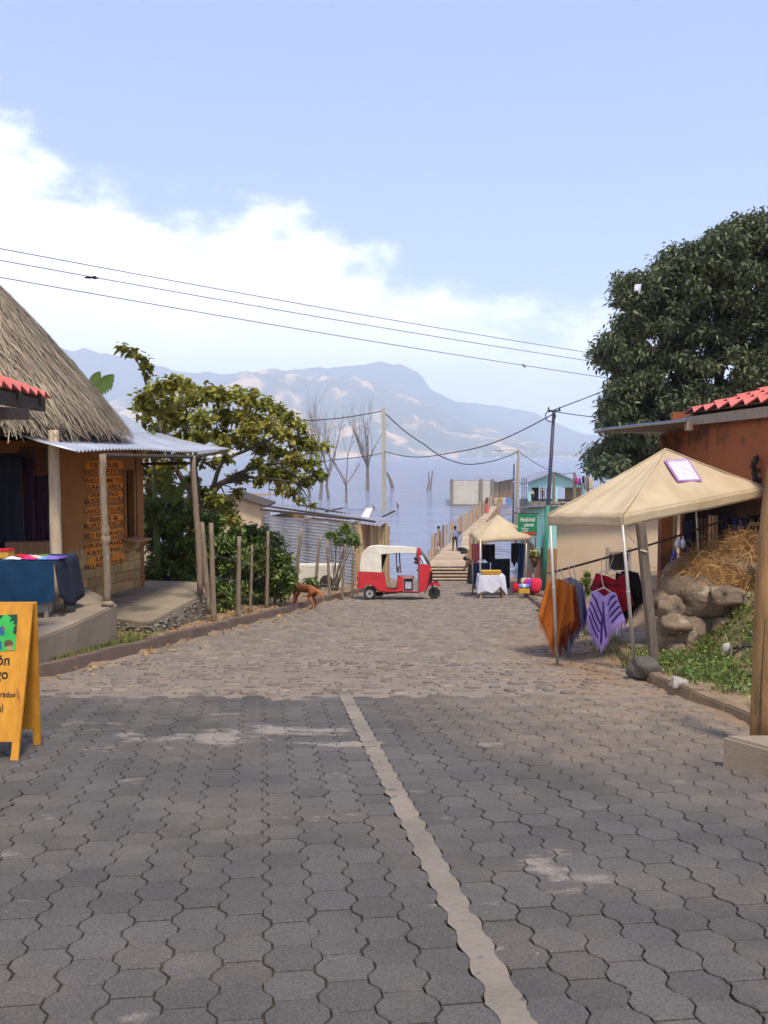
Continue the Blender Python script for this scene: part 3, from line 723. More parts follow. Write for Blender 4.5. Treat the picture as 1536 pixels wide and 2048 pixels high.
# ---- street: sand bed, pavers, cement strip, cobbles
PDIR = math.atan2(248.0, F_PX)                 # the rows are laid about 8 degrees to the left of the view
pu = Vector((math.cos(PDIR), math.sin(PDIR), 0)); pv = Vector((-math.sin(PDIR), math.cos(PDIR), 0))
SL = 0.089; EDGE = 8.83
def edge_of_pavers(x): return EDGE + 0.015 * x
bed = MB()
bed.grid(lambda u, v: (-9 + 18 * u, -14 + (EDGE + 14.0) * v, zr(-14 + (EDGE + 14.0) * v) - 0.016), 20, 30)
road = bed.build('road', 'joint')
tag(road, kind='structure')
PW, PL, PA, GAP = 0.192, 0.206, 0.036, 0.0040
def paver_outline(l0=-0.5, l1=0.5, inset=0.0):
    hw = lambda t: PW / 2 + (PA / 2 if abs(t) <= 0.13 else (-PA / 2 if abs(t) >= 0.37 else PA / 2 - PA * (abs(t) - 0.13) / 0.24))
    ts = [-0.5, -0.37, -0.25, -0.13, 0.13, 0.25, 0.37, 0.5]
    R = [(hw(t) - GAP - inset, t * PL + (GAP + inset if t == -0.5 else (-GAP - inset if t == 0.5 else 0))) for t in ts]
    return R + [(-a, b) for a, b in reversed(R)]
def paver_geo():
    o0 = paver_outline(inset=0.0); o1 = paver_outline(inset=0.004)
    n = len(o0)
    V = [(a, b, -0.03) for a, b in o0] + [(a, b, -0.0035) for a, b in o0] + [(a, b, 0.0) for a, b in o1]
    Fs = [(i, (i + 1) % n, n + (i + 1) % n, n + i) for i in range(n)] + [(n + i, n + (i + 1) % n, 2 * n + (i + 1) % n, 2 * n + i) for i in range(n)]
    Fs += [tuple(2 * n + i for i in (j, j + 1, n - 2 - j, n - 1 - j)) for j in range(7)]
    return V, Fs
pV, pF = paver_geo()
def pave_mat():
    """pavers: grey-brown concrete, cement smears and sand blown in from the right verge"""
    m = _M['paver']; N, L = m.node_tree.nodes, m.node_tree.links
    b = N['Principled BSDF']; src = b.inputs['Base Color'].links[0].from_socket
    g = N.new('ShaderNodeNewGeometry')
    def noise(s, det, x=1, y=1):
        mp_ = N.new('ShaderNodeMapping'); mp_.inputs['Scale'].default_value = (x, y, 1); L.new(g.outputs['Position'], mp_.inputs[0])
        n = N.new('ShaderNodeTexNoise'); n.inputs['Scale'].default_value = s; n.inputs['Detail'].default_value = det; n.inputs['Roughness'].default_value = 0.65; L.new(mp_.outputs[0], n.inputs[0]); return n.outputs[0]
    def spot(cx, cy, rx, ry):
        mp_ = N.new('ShaderNodeMapping'); mp_.inputs['Location'].default_value = (-cx / rx, -cy / ry, 0); mp_.inputs['Scale'].default_value = (1 / rx, 1 / ry, 0); L.new(g.outputs['Position'], mp_.inputs[0])
        ln = N.new('ShaderNodeVectorMath'); ln.operation = 'LENGTH'; L.new(mp_.outputs[0], ln.inputs[0])
        mr = N.new('ShaderNodeMapRange'); mr.inputs['From Min'].default_value = 1.25; mr.inputs['From Max'].default_value = 0.2; L.new(ln.outputs['Value'], mr.inputs[0]); return mr.outputs[0]
    def ma(op, a, c):
        n = N.new('ShaderNodeMath'); n.operation = op; n.use_clamp = op == 'MULTIPLY'
        for i, v in enumerate((a, c)):
            if isinstance(v, float): n.inputs[i].default_value = v
            else: L.new(v, n.inputs[i])
        return n.outputs[0]
    def ramp(v, a, c):
        mr = N.new('ShaderNodeMapRange'); mr.inputs['From Min'].default_value = a; mr.inputs['From Max'].default_value = c; L.new(v, mr.inputs[0]); return mr.outputs[0]
    def mixin(col, fac, rgb):
        x = N.new('ShaderNodeMix'); x.data_type = 'RGBA'; L.new(fac, x.inputs[0]); L.new(col, x.inputs[6]); x.inputs[7].default_value = (*rgb, 1); return x.outputs[2]
    fine = noise(5.0, 9); big = noise(0.8, 5); sm = noise(1.7, 10, 1, 1.6)
    # sand
    f = ma('MULTIPLY', ma('ADD', spot(3.0, 8.6, 2.6, 3.0), ma('MULTIPLY', ramp(big, 0.48, 0.75), 0.35)), ramp(fine, 0.28, 0.62))
    col = mixin(src, ma('MULTIPLY', f, 0.85), (0.31, 0.225, 0.14))
    # cement smears
    s_ = ma('ADD', ma('ADD', spot(-1.45, 7.0, 1.7, 0.75), spot(0.85, 4.35, 0.28, 0.30)), ma('ADD', spot(-2.2, 4.4, 0.8, 0.35), spot(-1.9, 3.3, 0.35, 0.14)))
    k = ramp(ma('ADD', ma('MULTIPLY', s_, 0.17), sm), 0.635, 0.72)
    col = mixin(col, ma('MULTIPLY', k, 0.75), (0.29, 0.245, 0.20))
    # coarse grain of the concrete
    gr = noise(95.0, 3); gm = N.new('ShaderNodeMapRange'); gm.inputs['From Min'].default_value = .3; gm.inputs['From Max'].default_value = .7; gm.inputs['To Min'].default_value = .62; gm.inputs['To Max'].default_value = 1.38; L.new(gr, gm.inputs[0])
    hs = N.new('ShaderNodeHueSaturation'); L.new(col, hs.inputs['Color']); L.new(gm.outputs[0], hs.inputs['Value']); col = hs.outputs[0]
    L.new(col, b.inputs['Base Color'])
pave_mat()
def verge_dirt(name):
    """brown earth washed over the cobbles along the right verge"""
    m = _M[name]; N, L = m.node_tree.nodes, m.node_tree.links; b = N['Principled BSDF']; src = b.inputs['Base Color'].links[0].from_socket
    g = N.new('ShaderNodeNewGeometry'); mp_ = N.new('ShaderNodeMapping'); mp_.inputs['Location'].default_value = (-3.3 / 1.5, -11.5 / 5.0, 0); mp_.inputs['Scale'].default_value = (1 / 1.5, 1 / 5.0, 0); L.new(g.outputs['Position'], mp_.inputs[0])
    ln = N.new('ShaderNodeVectorMath'); ln.operation = 'LENGTH'; L.new(mp_.outputs[0], ln.inputs[0])
    mr = N.new('ShaderNodeMapRange'); mr.inputs['From Min'].default_value = 1.2; mr.inputs['From Max'].default_value = .3; L.new(ln.outputs['Value'], mr.inputs[0])
    n = N.new('ShaderNodeTexNoise'); n.inputs['Scale'].default_value = 2.2; n.inputs['Detail'].default_value = 8; L.new(g.outputs['Position'], n.inputs[0])
    r2 = N.new('ShaderNodeMapRange'); r2.inputs['From Min'].default_value = .35; r2.inputs['From Max'].default_value = .6; L.new(n.outputs[0], r2.inputs[0])
    mu = N.new('ShaderNodeMath'); mu.operation = 'MULTIPLY'; L.new(mr.outputs[0], mu.inputs[0]); L.new(r2.outputs[0], mu.inputs[1])
    x = N.new('ShaderNodeMix'); x.data_type = 'RGBA'; L.new(mu.outputs[0], x.inputs[0]); L.new(src, x.inputs[6]); x.inputs[7].default_value = (0.27, 0.165, 0.085, 1); L.new(x.outputs[2], b.inputs['Base Color'])
verge_dirt('mortar'); verge_dirt('cobble')
pmesh = bpy.data.meshes.new('paver'); pmesh.from_pydata(pV, [], pF); pmesh.materials.append(MAT('paver')); pmesh.update()
STRIP = 3                                      # the column index where the cement strip runs
tilt = Matrix.Rotation(-math.atan(SL), 4, 'X')
p_line = gnd(1010, 2000)
s0 = p_line.dot(pu)                            # distance of the strip from the origin along the row direction
STW = 0.115                                    # width of the strip
slots = []
for k in range(-40, 40):
    if k == 0: continue
    off = s0 + (k * PW - math.copysign((PW - STW) / 2, k))
    for r in range(-26, 52):
        q = pu * off + pv * ((r + 0.5 * (k % 2)) * PL)
        if q.y > edge_of_pavers(q.x) - 0.10 or q.y < -3.0: continue
        if q.x < (xl(q.y) if q.y > 8.6 else -5.6) or q.x > 3.9: continue
        slots.append(q)
def in_view(q):
    if q.y < 2.4: return False
    x = q.x / q.y * F_PX + CX
    return -60 < x < 1600
vis = sorted([q for q in slots if in_view(q)], key=lambda q: q.y * 1.0 + abs(q.x) * 0.05)
near, rest = vis[:298], vis[298:] + [q for q in slots if not in_view(q)]
def paver_matrix(q):
    rz = PDIR + random.gauss(0, 0.008)
    return Matrix.Translation((q.x + random.gauss(0, .0012), q.y + random.gauss(0, .0012), zr(q.y) + random.gauss(0, 0.0017))) @ tilt @ Matrix.Rotation(random.gauss(0, 0.006), 4, 'X') @ Matrix.Rotation(random.gauss(0, 0.007), 4, 'Y') @ Matrix.Rotation(rz, 4, 'Z')
first = bpy.data.objects.new('paver', pmesh); COL.objects.link(first); first.parent = road; first.matrix_basis = paver_matrix(near[0])
for q in near[1:]: copy_to(first, road, paver_matrix(q))
allv, allf = [], []
fb = MB()
for q in rest:
    M = paver_matrix(q); fb.add([M @ Vector(p) for p in pV], pF)
pf = fb.build('distant_pavers', 'paver', road); tag(pf, kind='stuff')
# cement strip with the wavy edges of its neighbours
st = MB()
n_st = 52 * 8
def strip_edge(side, t):                        # t in rows
    ph = (t - 0.5 * (1 % 2)) % 1.0 if side > 0 else (t - 0.5 * ((-1) % 2)) % 1.0
    a = abs((ph + 0.5) % 1.0 - 0.5)
    w = PA / 2 if a <= 0.13 else (-PA / 2 if a >= 0.37 else PA / 2 - PA * (a - 0.13) / 0.24)
    return STW / 2 + 0.005 - 0.35 * w + 0.011 * mnoise.noise(Vector((t * 1.7, side * 5, 0))) + 0.007 * mnoise.noise(Vector((t * 6.1, side * 9, 3)))
V = []
for i in range(n_st + 1):
    t = -6 + i / 8 * 1.0
    for side in (-1, 1):
        q = pu * (s0 + side * strip_edge(side, t)) + pv * (t * PL)
        V.append((q.x, q.y, zr(q.y) + 0.0035))
Fst = []
for i in range(n_st):
    if V[2 * i][1] < EDGE and V[2 * i][1] > -2: Fst.append((2 * i, 2 * i + 1, 2 * i + 3, 2 * i + 2))
st.add(V, Fst); st.build('cement_strip', 'cement', road)

# cobbled lower street
mo = MB()
def mort(u, v):
    d = EDGE - .32 + (48 - EDGE + .32) * v; a, b = xl(d) - 0.2, xr(d) + 0.25; x = a + (b - a) * u
    return (x, d, zr(d) - 0.006 + 0.012 * mnoise.noise(Vector((x * 1.7, d * 1.7, 3))))
mo.grid(mort, 40, 130)
cob_road = mo.build('cobbled_street', 'mortar', smooth=True); tag(cob_road, kind='structure')
def stone_geo(seed):
    r = random.Random(seed); n = 7; a0 = r.random() * 6
    o = []
    for i in range(n):
        t = a0 + 2 * math.pi * i / n + r.uniform(-.2, .2); k = r.uniform(.82, 1.05); o.append((k * math.cos(t), k * math.sin(t)))
    V = [(x, y, -0.02) for x, y in o] + [(x * .97, y * .97, 0.004) for x, y in o] + [(x * .72, y * .72, 0.011) for x, y in o] + [(0, 0, 0.013)]
    Fs = [(i, (i + 1) % n, n + (i + 1) % n, n + i) for i in range(n)] + [(n + i, n + (i + 1) % n, 2 * n + (i + 1) % n, 2 * n + i) for i in range(n)] + [(2 * n + i, 2 * n + (i + 1) % n, 3 * n) for i in range(n)]
    return V, Fs
SG = [stone_geo(s) for s in range(8)]
SMESH = []
for V, Fs in SG:
    me = bpy.data.meshes.new('cobblestone'); me.from_pydata(V, [], Fs); me.materials.append(MAT('cobble')); me.polygons.foreach_set('use_smooth', [True] * len(Fs)); me.update(); SMESH.append(me)
stones = []
d = EDGE + 0.06
while d < 44:
    x = xl(d) + 0.12 + random.uniform(0, .2)
    row = random.uniform(0.15, 0.22)
    while x < xr(d) - 0.05:
        w = random.uniform(0.14, 0.30)
        if random.random() < 0.80: stones.append((x + w / 2, d + random.uniform(-.05, .05), w * 0.46, row * random.uniform(.40, .52), random.randrange(8)))
        x += w + random.uniform(0.01, 0.05)
    d += row + 0.02
tilt2 = Matrix.Rotation(-math.atan(0.111), 4, 'X')
def stone_matrix(s):
    return Matrix.Translation((s[0], s[1], zr(s[1]) + random.gauss(-0.005, 0.003))) @ tilt2 @ Matrix.Rotation(random.gauss(0, .15), 4, 'Z') @ Matrix.Rotation(random.gauss(0, 0.03), 4, 'X') @ Matrix.Diagonal((s[2], s[3], 1, 1))
for s in stones[:298]:
    o = bpy.data.objects.new('cobblestone', SMESH[s[4]]); COL.objects.link(o); o.parent = cob_road; o.matrix_basis = stone_matrix(s)
cb = MB()
for s in stones[298:]:
    M = stone_matrix(s); V, Fs = SG[s[4]]; cb.add([M @ Vector(p) for p in V], Fs)
o = cb.build('distant_cobbles', 'cobble', cob_road, smooth=True); tag(o, kind='stuff')

# ---- kerbs, one stone after another
def kerb(name, fn, d0, d1, step, side, h=0.13, w=0.17, mats=None):
    root = None; d = d0; i = 0
    k = MB(); k.tube([(fn(d0 + (d1 - d0) * t / 12) + side * (w / 2 + .02), d0 + (d1 - d0) * t / 12, zr(d0 + (d1 - d0) * t / 12) - 0.01) for t in range(13)], 0.05, 6)
    root = k.build(name, 'mortar'); tag(root, kind='structure')
    while d < d1:
        e = min(d + step * random.uniform(.75, 1.2), d1)
        a, b = fn(d), fn(e); g = 0.008
        hh = h + random.uniform(-.012, .012)
        lo = [(a, d + g, zr(d) - .08), (a + side * w, d + g, zr(d) - .08), (b + side * w, e - g, zr(e) - .08), (b, e - g, zr(e) - .08)]
        hi = [(a + side * .015, d + g, zr(d) + hh), (a + side * w, d + g, zr(d) + hh), (b + side * w, e - g, zr(e) + hh), (b + side * .015, e - g, zr(e) + hh)]
        q = MB(); q.prism(lo, hi)
        q.build('kerb_stone', (mats(i, d) if mats else 'kerb'), root, bevel=0.014)
        d = e; i += 1
    return root
kerb('kerb_left', xl, 9.2, 34, 0.8, -1, 0.15, 0.18, lambda i, d: 'kerb_white' if 10.9 < d < 11.5 else 'kerb')
kerb('kerb_right', xr, 7.1, 34, 0.9, 1, 0.11, 0.16, lambda i, d: 'kerb_tan' if d < 14 else 'kerb')

# ---- left: raised concrete platforms in front of the huts
pl = MB()
zt = -0.52
A = [(-3.92, 12.75), (-3.97, 11.6), (-4.10, 10.4), (-4.3, 8.6), (-9, 8.3), (-9, 15.5), (-5.3, 15.0)]
pl.prism([(x - .02, y, zr(max(y, 9)) - .15) for x, y in A], [(x, y, zt) for x, y in A])
o = pl.build('concrete_platform', 'concrete', bevel=0.02)
tag(o, 'pale concrete platform in front of the thatched hut, green moss at its foot', 'platform')
pl2 = MB()
zt2 = -1.05
A2 = [(-4.48, 14.45), (-3.79, 14.0), (-3.55, 17.3), (-3.9, 18.6), (-5.2, 19.0), (-6.2, 16.4), (-5.5, 14.6)]
pl2.prism([(x, y, zr(y) - .2) for x, y in A2], [(x, y, zt2 + (0.012 if i % 2 else -0.01)) for i, (x, y) in enumerate(A2)])
o = pl2.build('concrete_step', 'concrete', bevel=0.015)
tag(o, 'rough concrete step with a stony edge below the orange lettered wall', 'step')
# pebbly face of that step
pb = MB()
for i in range(150):
    t = random.random() * 4.2
    if t < 0.8: p, nrm = Vector((-4.48, 14.45, 0)).lerp(Vector((-3.79, 14.0, 0)), t / 0.8), Vector((-.55, -.83, 0))
    else: p, nrm = Vector((-3.79, 14.0, 0)).lerp(Vector((-3.55, 17.3, 0)), (t - .8) / 3.4), Vector((1, -.07, 0))
    z = random.uniform(zr(p.y) + 0.1, zt2 - 0.06)
    pb.ball((p.x, p.y, z), (random.uniform(.02, .06), random.uniform(.02, .06), random.uniform(.015, .035)), 6, 0.3, i)
tag(pb.build('pebble_facing', 'stone_fill', o, smooth=True), kind='stuff')
# right: concrete path and blocks
pth = MB()
def path(u, v):
    d = 11.6 + 11 * v; x0 = xr(d) + 0.18; x1 = x0 + 0.95 + 0.25 * math.sin(v * 5)
    x = x0 + (x1 - x0) * u; return (x, d, zr(d) + 0.135 + 0.10 * sst(0.75, 2.2, x - xr(d)) + 0.012 * mnoise.noise(Vector((x * 2, d * 2, 1))))
pth.shell(path, 8, 40, 0.12)
tag(pth.build('path', 'concrete', smooth=False), kind='structure')
bl = MB()
c0 = gnd(1441, 1532); 
bo = [(0, 0), (.55, -.70), (1.7, -.6), (1.6, .03)]
bl.prism([(c0.x + a, c0.y + b, zr(c0.y) - .1) for a, b in bo], [(c0.x + a, c0.y + b, zr(c0.y) + .225) for a, b in bo])
tag(bl.build('concrete_block', 'concrete', bevel=0.02), 'low concrete block at the right edge of the paved street', 'block')
# ================================================================== FOLIAGE TOOLS
def leaf_arrays(P, size, droop=0.4, width=0.55, seed=1, up=0.35, jit=0.35):
    """one folded six-cornered leaf at every point P; returns vertices and quads"""
    r = np.random.default_rng(seed); n = len(P)
    t = r.uniform(0, 2 * np.pi, n)
    el = r.normal(up - droop, 0.5, n)
    a = np.stack([np.cos(t) * np.cos(el), np.sin(t) * np.cos(el), np.sin(el)], 1)
    s = np.cross(a, np.array([0, 0, 1.0]) + r.normal(0, 0.45, (n, 3))); s /= np.linalg.norm(s, axis=1, keepdims=True) + 1e-9
    nr = np.cross(s, a)
    L = (size * r.uniform(1 - jit, 1 + jit, n))[:, None]; w = L * width
    base = P
    lw = P + a * L * .32 + s * w * .5 + nr * w * .16
    lm = P + a * L * .68 + s * w * .36 + nr * w * .10 - np.array([0, 0, 1]) * L * .05
    tip = P + a * L - np.array([0, 0, 1]) * L * .16
    rm = P + a * L * .68 - s * w * .36 + nr * w * .10 - np.array([0, 0, 1]) * L * .05
    rw = P + a * L * .32 - s * w * .5 + nr * w * .16
    V = np.stack([base, lw, lm, tip, rm, rw], 1).reshape(-1, 3)
    b = (np.arange(n) * 6)[:, None]
    Fq = np.concatenate([b + np.array([[0, 1, 2, 3]]), b + np.array([[0, 3, 4, 5]])], 0)
    return V, Fq
def clump_points(cl, dens, seed, shell=0.55, flat=0.8):
    """points through round clumps (centre, radius): denser towards the skin"""
    r = np.random.default_rng(seed); out = []
    for c, R in cl:
        n = int(dens * R * R)
        q = r.normal(0, 1, (n, 3)); q /= np.linalg.norm(q, axis=1, keepdims=True)
        k = (shell + (1 - shell) * r.random(n)) ** 1.0 * R * r.uniform(0.7, 1.15, n)
        out.append(np.array(c) + q * k[:, None] * np.array([1, 1, flat]))
    return np.concatenate(out)
def limb(mb, pts, r0, r1, n=7, wob=0.06, seed=0):
    P = []; pts = [Vector(p) for p in pts]
    for a, b in zip(pts, pts[1:]):
        for k in range(4): P.append(a.lerp(b, k / 4))
    P.append(pts[-1])
    L = sum((b - a).length for a, b in zip(P, P[1:])); m = len(P) - 1
    for i in range(1, m):
        P[i] = P[i] + Vector((mnoise.noise(Vector((i * .7, seed, 1))), mnoise.noise(Vector((i * .7, seed, 5))), mnoise.noise(Vector((i * .7, seed, 9))))) * wob * L * 0.5
    mb.tube(P, [r0 + (r1 - r0) * (i / m) for i in range(m + 1)], n)
    return P

# ================================================================== LEFT SIDE
# ---- thatched hut
HC = Vector((-8.35, 14.7, 0)); HR = 3.95; EZ = CAM_Z + 0.42; AZ = CAM_Z + 4.45
hut = thing('thatched_hut', 'open hut with a big conical palm thatch roof on the left', 'hut', (HC.x, HC.y, zt))
def cone(r, ang, lift=0.0):
    k = r / HR
    z = AZ + (EZ - AZ) * (k ** 1.0) + 0.30 * math.sin(math.pi * k) + lift
    return Vector((HC.x + r * math.cos(ang), HC.y + r * math.sin(ang), z))
rf = MB()
rf.grid(lambda u, v: cone(0.05 + (HR - 0.25) * v, u * 2 * math.pi, -0.16), 48, 10)
roof = rf.build('roof', 'thatch_core', hut, smooth=True)
# straw: long narrow strips laid down the slope in courses
def thatch_strips():
    r = np.random.default_rng(11); V = []; Fq = []
    N_ = 22000
    for i in range(N_):
        kk = math.sqrt(r.uniform(0.02, 1.0))
        if r.random() < 0.55: kk = (r.integers(1, 9) + r.normal(0, .05)) / 8.0
        if r.random() < 0.12: kk = r.uniform(0.93, 1.01)
        ang = r.uniform(-math.pi * 1.02, math.pi * 0.30)
        rad = kk * HR
        L = r.uniform(0.5, 1.15)
        da = r.normal(0, 0.42) * L / max(rad, .6)
        lift = r.uniform(-0.07, 0.05); w = r.uniform(0.006, 0.021)
        p0 = cone(max(rad - L, 0.06), ang - da, lift - 0.02); p1 = cone(rad - L * .45, ang - da * .3, lift + r.uniform(0.0, .04)); p2 = cone(rad + r.uniform(-.02, .12), ang + da * .4, lift - r.uniform(0, .06) + (.07 if r.random() < .5 else 0))
        s = Vector((-math.sin(ang), math.cos(ang), 0)); b = len(V)
        for p, ww in ((p0, w), (p1, w), (p2, w * .35)): V += [p + s * ww, p - s * ww]
        Fq += [(b, b + 1, b + 3, b + 2), (b + 2, b + 3, b + 5, b + 4)]
    return np.array([tuple(p) for p in V]), np.array(Fq)
V, Fq = thatch_strips()
tag(np_mesh('thatch', V, Fq, 'thatch', hut), kind='stuff')
# posts, ring beam, back walls (dark inside)
def hut_post(x, d, z0, z1, r, mat, name='post', lean=(0, 0), seed=1):
    m = MB(); limb(m, [(x, d, z0), (x + lean[0] * .5, d + lean[1] * .5, (z0 + z1) / 2), (x + lean[0], d + lean[1], z1)], r * 1.05, r * .92, 10, 0.006, seed)
    return m
pp = at(112, 1100, 12.9)
hut_post(pp.x, 12.9, zt, EZ - 0.04, 0.085, 'pole_pale').build('post', 'pole_pale', hut, smooth=True)
pq = at(-150, 1100, 12.2)
hut_post(pq.x, 12.2, zt, EZ - 0.04, 0.085, 'pole_pale', seed=3).build('post', 'pole_pale', hut, smooth=True)
m = MB(); m.tube([(pq.x - 1.5, 11.9, EZ - .06), (pp.x + .15, 13.0, EZ - .06)], 0.07, 8); m.build('ring_beam', 'dark_wood', hut, smooth=True)
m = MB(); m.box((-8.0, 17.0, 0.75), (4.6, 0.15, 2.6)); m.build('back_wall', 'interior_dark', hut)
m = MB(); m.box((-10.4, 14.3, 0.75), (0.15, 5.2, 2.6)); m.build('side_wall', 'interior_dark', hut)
# woven rugs hanging in the dark inside
def hung_cloth(name, mats, tl, tr, drop, label, cat, group=None, fold=0.03, k=4, uneven=0.0, parent=None, nu=24, nv=10):
    tl, tr = Vector(tl), Vector(tr); nrm = (tr - tl).cross(Vector((0, 0, 1))).normalized()
    mb = MB()
    def fn(u, v):
        p = tl.lerp(tr, u); dz = drop * (1 + uneven * math.sin(u * 9 + drop * 5))
        return p + nrm * fold * (0.25 + 0.75 * v) * math.sin(u * k * 2 * math.pi + drop * 3) - Vector((0, 0, dz * v + 0.01 * math.sin(u * math.pi)))
    mb.shell(fn, nu, nv, 0.006)
    o = mb.build(name, mats, parent, smooth=True)
    if parent is None: tag(o, label, cat, group)
    return o
for i, (x0, x1, y0, y1, dd, mt, lb) in enumerate([
        (-20, 42, 905, 1100, 15.0, 'navy_cloth', 'nearly black cloth hanging at the left edge inside the thatched hut'),
        (44, 66, 915, 1105, 15.1, 'purple_dark', 'narrow dark purple cloth hanging inside the thatched hut'),
        (68, 98, 950, 1108, 15.2, 'purple_dark', 'dark wine coloured cloth hanging beside the pale hut post')]):
    a, b = at(x0, y0, dd), at(x1, y0, dd); hung_cloth('hanging_cloth', mt, a, b, (a - at(x0, y1, dd)).z, lb, 'cloth', fold=0.035, k=3)
a, b = at(40, 893, 15.3), at(72, 893, 15.3); hung_cloth('woven_mat', 'brown_textile', a, b, .43, 'small brown woven mat hanging high inside the thatched hut', 'mat', fold=.006)
a, b = at(77, 896, 15.3), at(94, 896, 15.3); hung_cloth('woven_mat', 'brown_textile', a, b, .40, 'narrow brown woven mat beside the pale hut post, high up', 'mat', fold=.006)
m = MB(); p = at(66, 1098, 15.2); m.prism([(p.x - .36, 14.9, -.02 - .5), (p.x + .36, 14.9, -.02 - .5), (p.x + .36, 15.4, -.52), (p.x - .36, 15.4, -.52)], [(p.x - .36, 14.9, .18), (p.x + .36, 14.9, .18), (p.x + .36, 15.4, .18), (p.x - .36, 15.4, .18)])
tag(m.build('wooden_chest', 'board', bevel=.01), 'brown wooden chest standing in the shade of the thatched hut', 'chest')

# ---- stall table with the blue cloth
TT = zt + 0.76
tb = thing('stall_table', 'stall table draped in a deep blue cloth before the thatched hut', 'table', (-5.0, 11.9, zt))
x1 = at(128, 1120, 12.0).x; x0 = x1 - 1.75
for (lx, ly) in ((x0 + .1, 11.65), (x1 - .12, 11.65), (x0 + .1, 12.35), (x1 - .12, 12.35)):
    m = MB(); m.box((lx, ly, zt + .37), (.05, .05, .74)); m.build('leg', 'grey_wood', tb)
m = MB(); m.box(((x0 + x1) / 2, 12.0, TT - .015), (x1 - x0, .86, .03)); m.build('table_top', 'board', tb)
cl = MB()
def cloth_front(u, v):
    x = x0 - .02 + (x1 - x0 + .04) * u
    hem = 0.60 + 0.05 * math.sin(u * 7) - 0.10 * sst(.86, 1.0, u)
    return (x, 11.56 - 0.02 * math.sin(u * 30) * v, TT + .012 - hem * v)
cl.shell(cloth_front, 40, 8, -0.006)
cl.shell(lambda u, v: (x0 - .02 + (x1 - x0 + .04) * u, 11.56 + .9 * v, TT + .012), 10, 4, 0.006)
cl.build('table_cloth', 'blue_cloth', tb, smooth=False)
c2 = MB()
c2.shell(lambda u, v: (x1 + .025 + .03 * math.sin(u * 14) * v + 0.06 * v, 11.56 + .9 * u, TT + .010 - (0.42 + .26 * math.sin(u * 2.2 + .2)) * v), 20, 8, 0.006)
c2.build('dark_overlay', 'navy_cloth', tb, smooth=True)
c3 = MB(); c3.shell(lambda u, v: (x0 + .0 + .82 * u, 11.535 - 0.015 * math.sin(u * 20) * v, TT + .016 - .66 * v), 16, 6, -.005)
c3.build('dark_panel', 'navy_cloth', tb, smooth=False)
# goods on it: folded scarves and a yellow box
gx = [('magenta_cloth', 'crumpled magenta scarf', 58), ('cream_cloth', 'folded cream scarf', 74), ('red_cloth', 'small folded red scarf', 44), ('sky_cloth', 'pale blue folded scarf', 96), ('purple_cloth', 'bright purple scarf at the right end', 114), ('leaf_bright', 'lime green folded scarf', 84), ('white_cloth', 'white folded scarf', 28), ('pink_cloth', 'pink folded scarf', 66), ('rust_cloth', 'dark rust folded scarf', 36), ('violet_cloth', 'violet folded scarf', 104)]
for i, (mt, lb, px) in enumerate(gx):
    p = at(px, 1112, 11.72 + .14 * (i % 3)); m = MB()
    def sc(u, v, p=p, i=i):
        w = .5 + .5 * mnoise.noise(Vector((u * 3, v * 3, i * 4.1)))
        return (p.x - .11 + .22 * u + .02 * math.sin(v * 6 + i), p.y - .08 + .16 * v + .02 * math.sin(u * 5 + i), TT + .022 + .055 * w * math.sin(math.pi * min(max(u, .02), .98)) * math.sin(math.pi * v) + .012)
    m.shell(sc, 12, 10, .008)
    tag(m.build('folded_scarf', mt, smooth=True), lb + ' on the blue stall table', 'scarf', 'scarves on the blue stall table')
p = at(8, 1108, 11.9); m = MB(); m.box((p.x, p.y, TT + .07), (.20, .20, .10))
o = m.build('cardboard_box', 'yellow_paint', bevel=.006); tag(o, 'yellow box with a red lid on the blue stall table', 'box')
m = MB(); m.box((p.x, p.y, TT + .13), (.215, .215, .022)); m.build('lid', 'red_cloth', o)
p = onz(92, 1222, zt); m = MB(); m.box((p.x, p.y - .05, zt + .085), (.20, .16, .17), .5); tag(m.build('stone_block', 'white_wall', bevel=.015), 'pale block on the platform under the blue stall table', 'block')

# ---- near left: tiled eave of the next building
ev = thing('tiled_roof', 'end of a red ribbed tile roof above the stall at the left edge', 'roof', (-4.6, 9.0, CAM_Z + .6))
e0, e1 = at(-40, 764, 7.7), at(103, 797, 10.05)
slope = Vector((-.90, -.05, .34))
def tile_sheet(e0, e1, slope, length, n, amp, name, mat, parent):
    mb = MB(); ax = (e1 - e0)
    def fn(u, v):
        k = (u * n) % 1.0
        h = amp * (1 - k) if k > 0.12 else amp * (k / .12)
        return e0 + ax * u + slope * (length * v) + Vector((0, 0, h + 0.02 * math.floor(v * 4)))
    mb.shell(fn, n * 8, 10, 0.012)
    return mb.build(name, mat, parent)
tile_sheet(e0, e1, slope, 2.6, 8, 0.075, 'tile_sheet', 'tile_red', ev)
m = MB(); m.bar(e0 + Vector((-.05, 0, -.09)), e1 + Vector((-.05, -.12, -.09)), .05, .13); m.build('fascia', 'dark_wood', ev)
m = MB(); m.bar(at(-40, 826, 8.2), at(46, 828, 9.0), .14, .12); m.build('beam', 'dark_wood', ev)
for t in (.15, .5, .85):
    q = e0.lerp(e1, t) + Vector((0, 0, -.05)); m = MB(); m.bar(q, q + slope * 2.2, .06, .09); m.build('rafter', 'dark_wood', ev)
m = MB(); m.tube([(-6.4, 8.4, zr(8.4)), (-6.4, 8.4, CAM_Z + 1.2)], .09, 8); m.build('post', 'pole_wood', ev)
m = MB(); m.tube([(-4.9, 8.6, zt), (-4.9, 8.6, CAM_Z + .45)], .07, 8); m.build('post', 'pole_wood', ev)

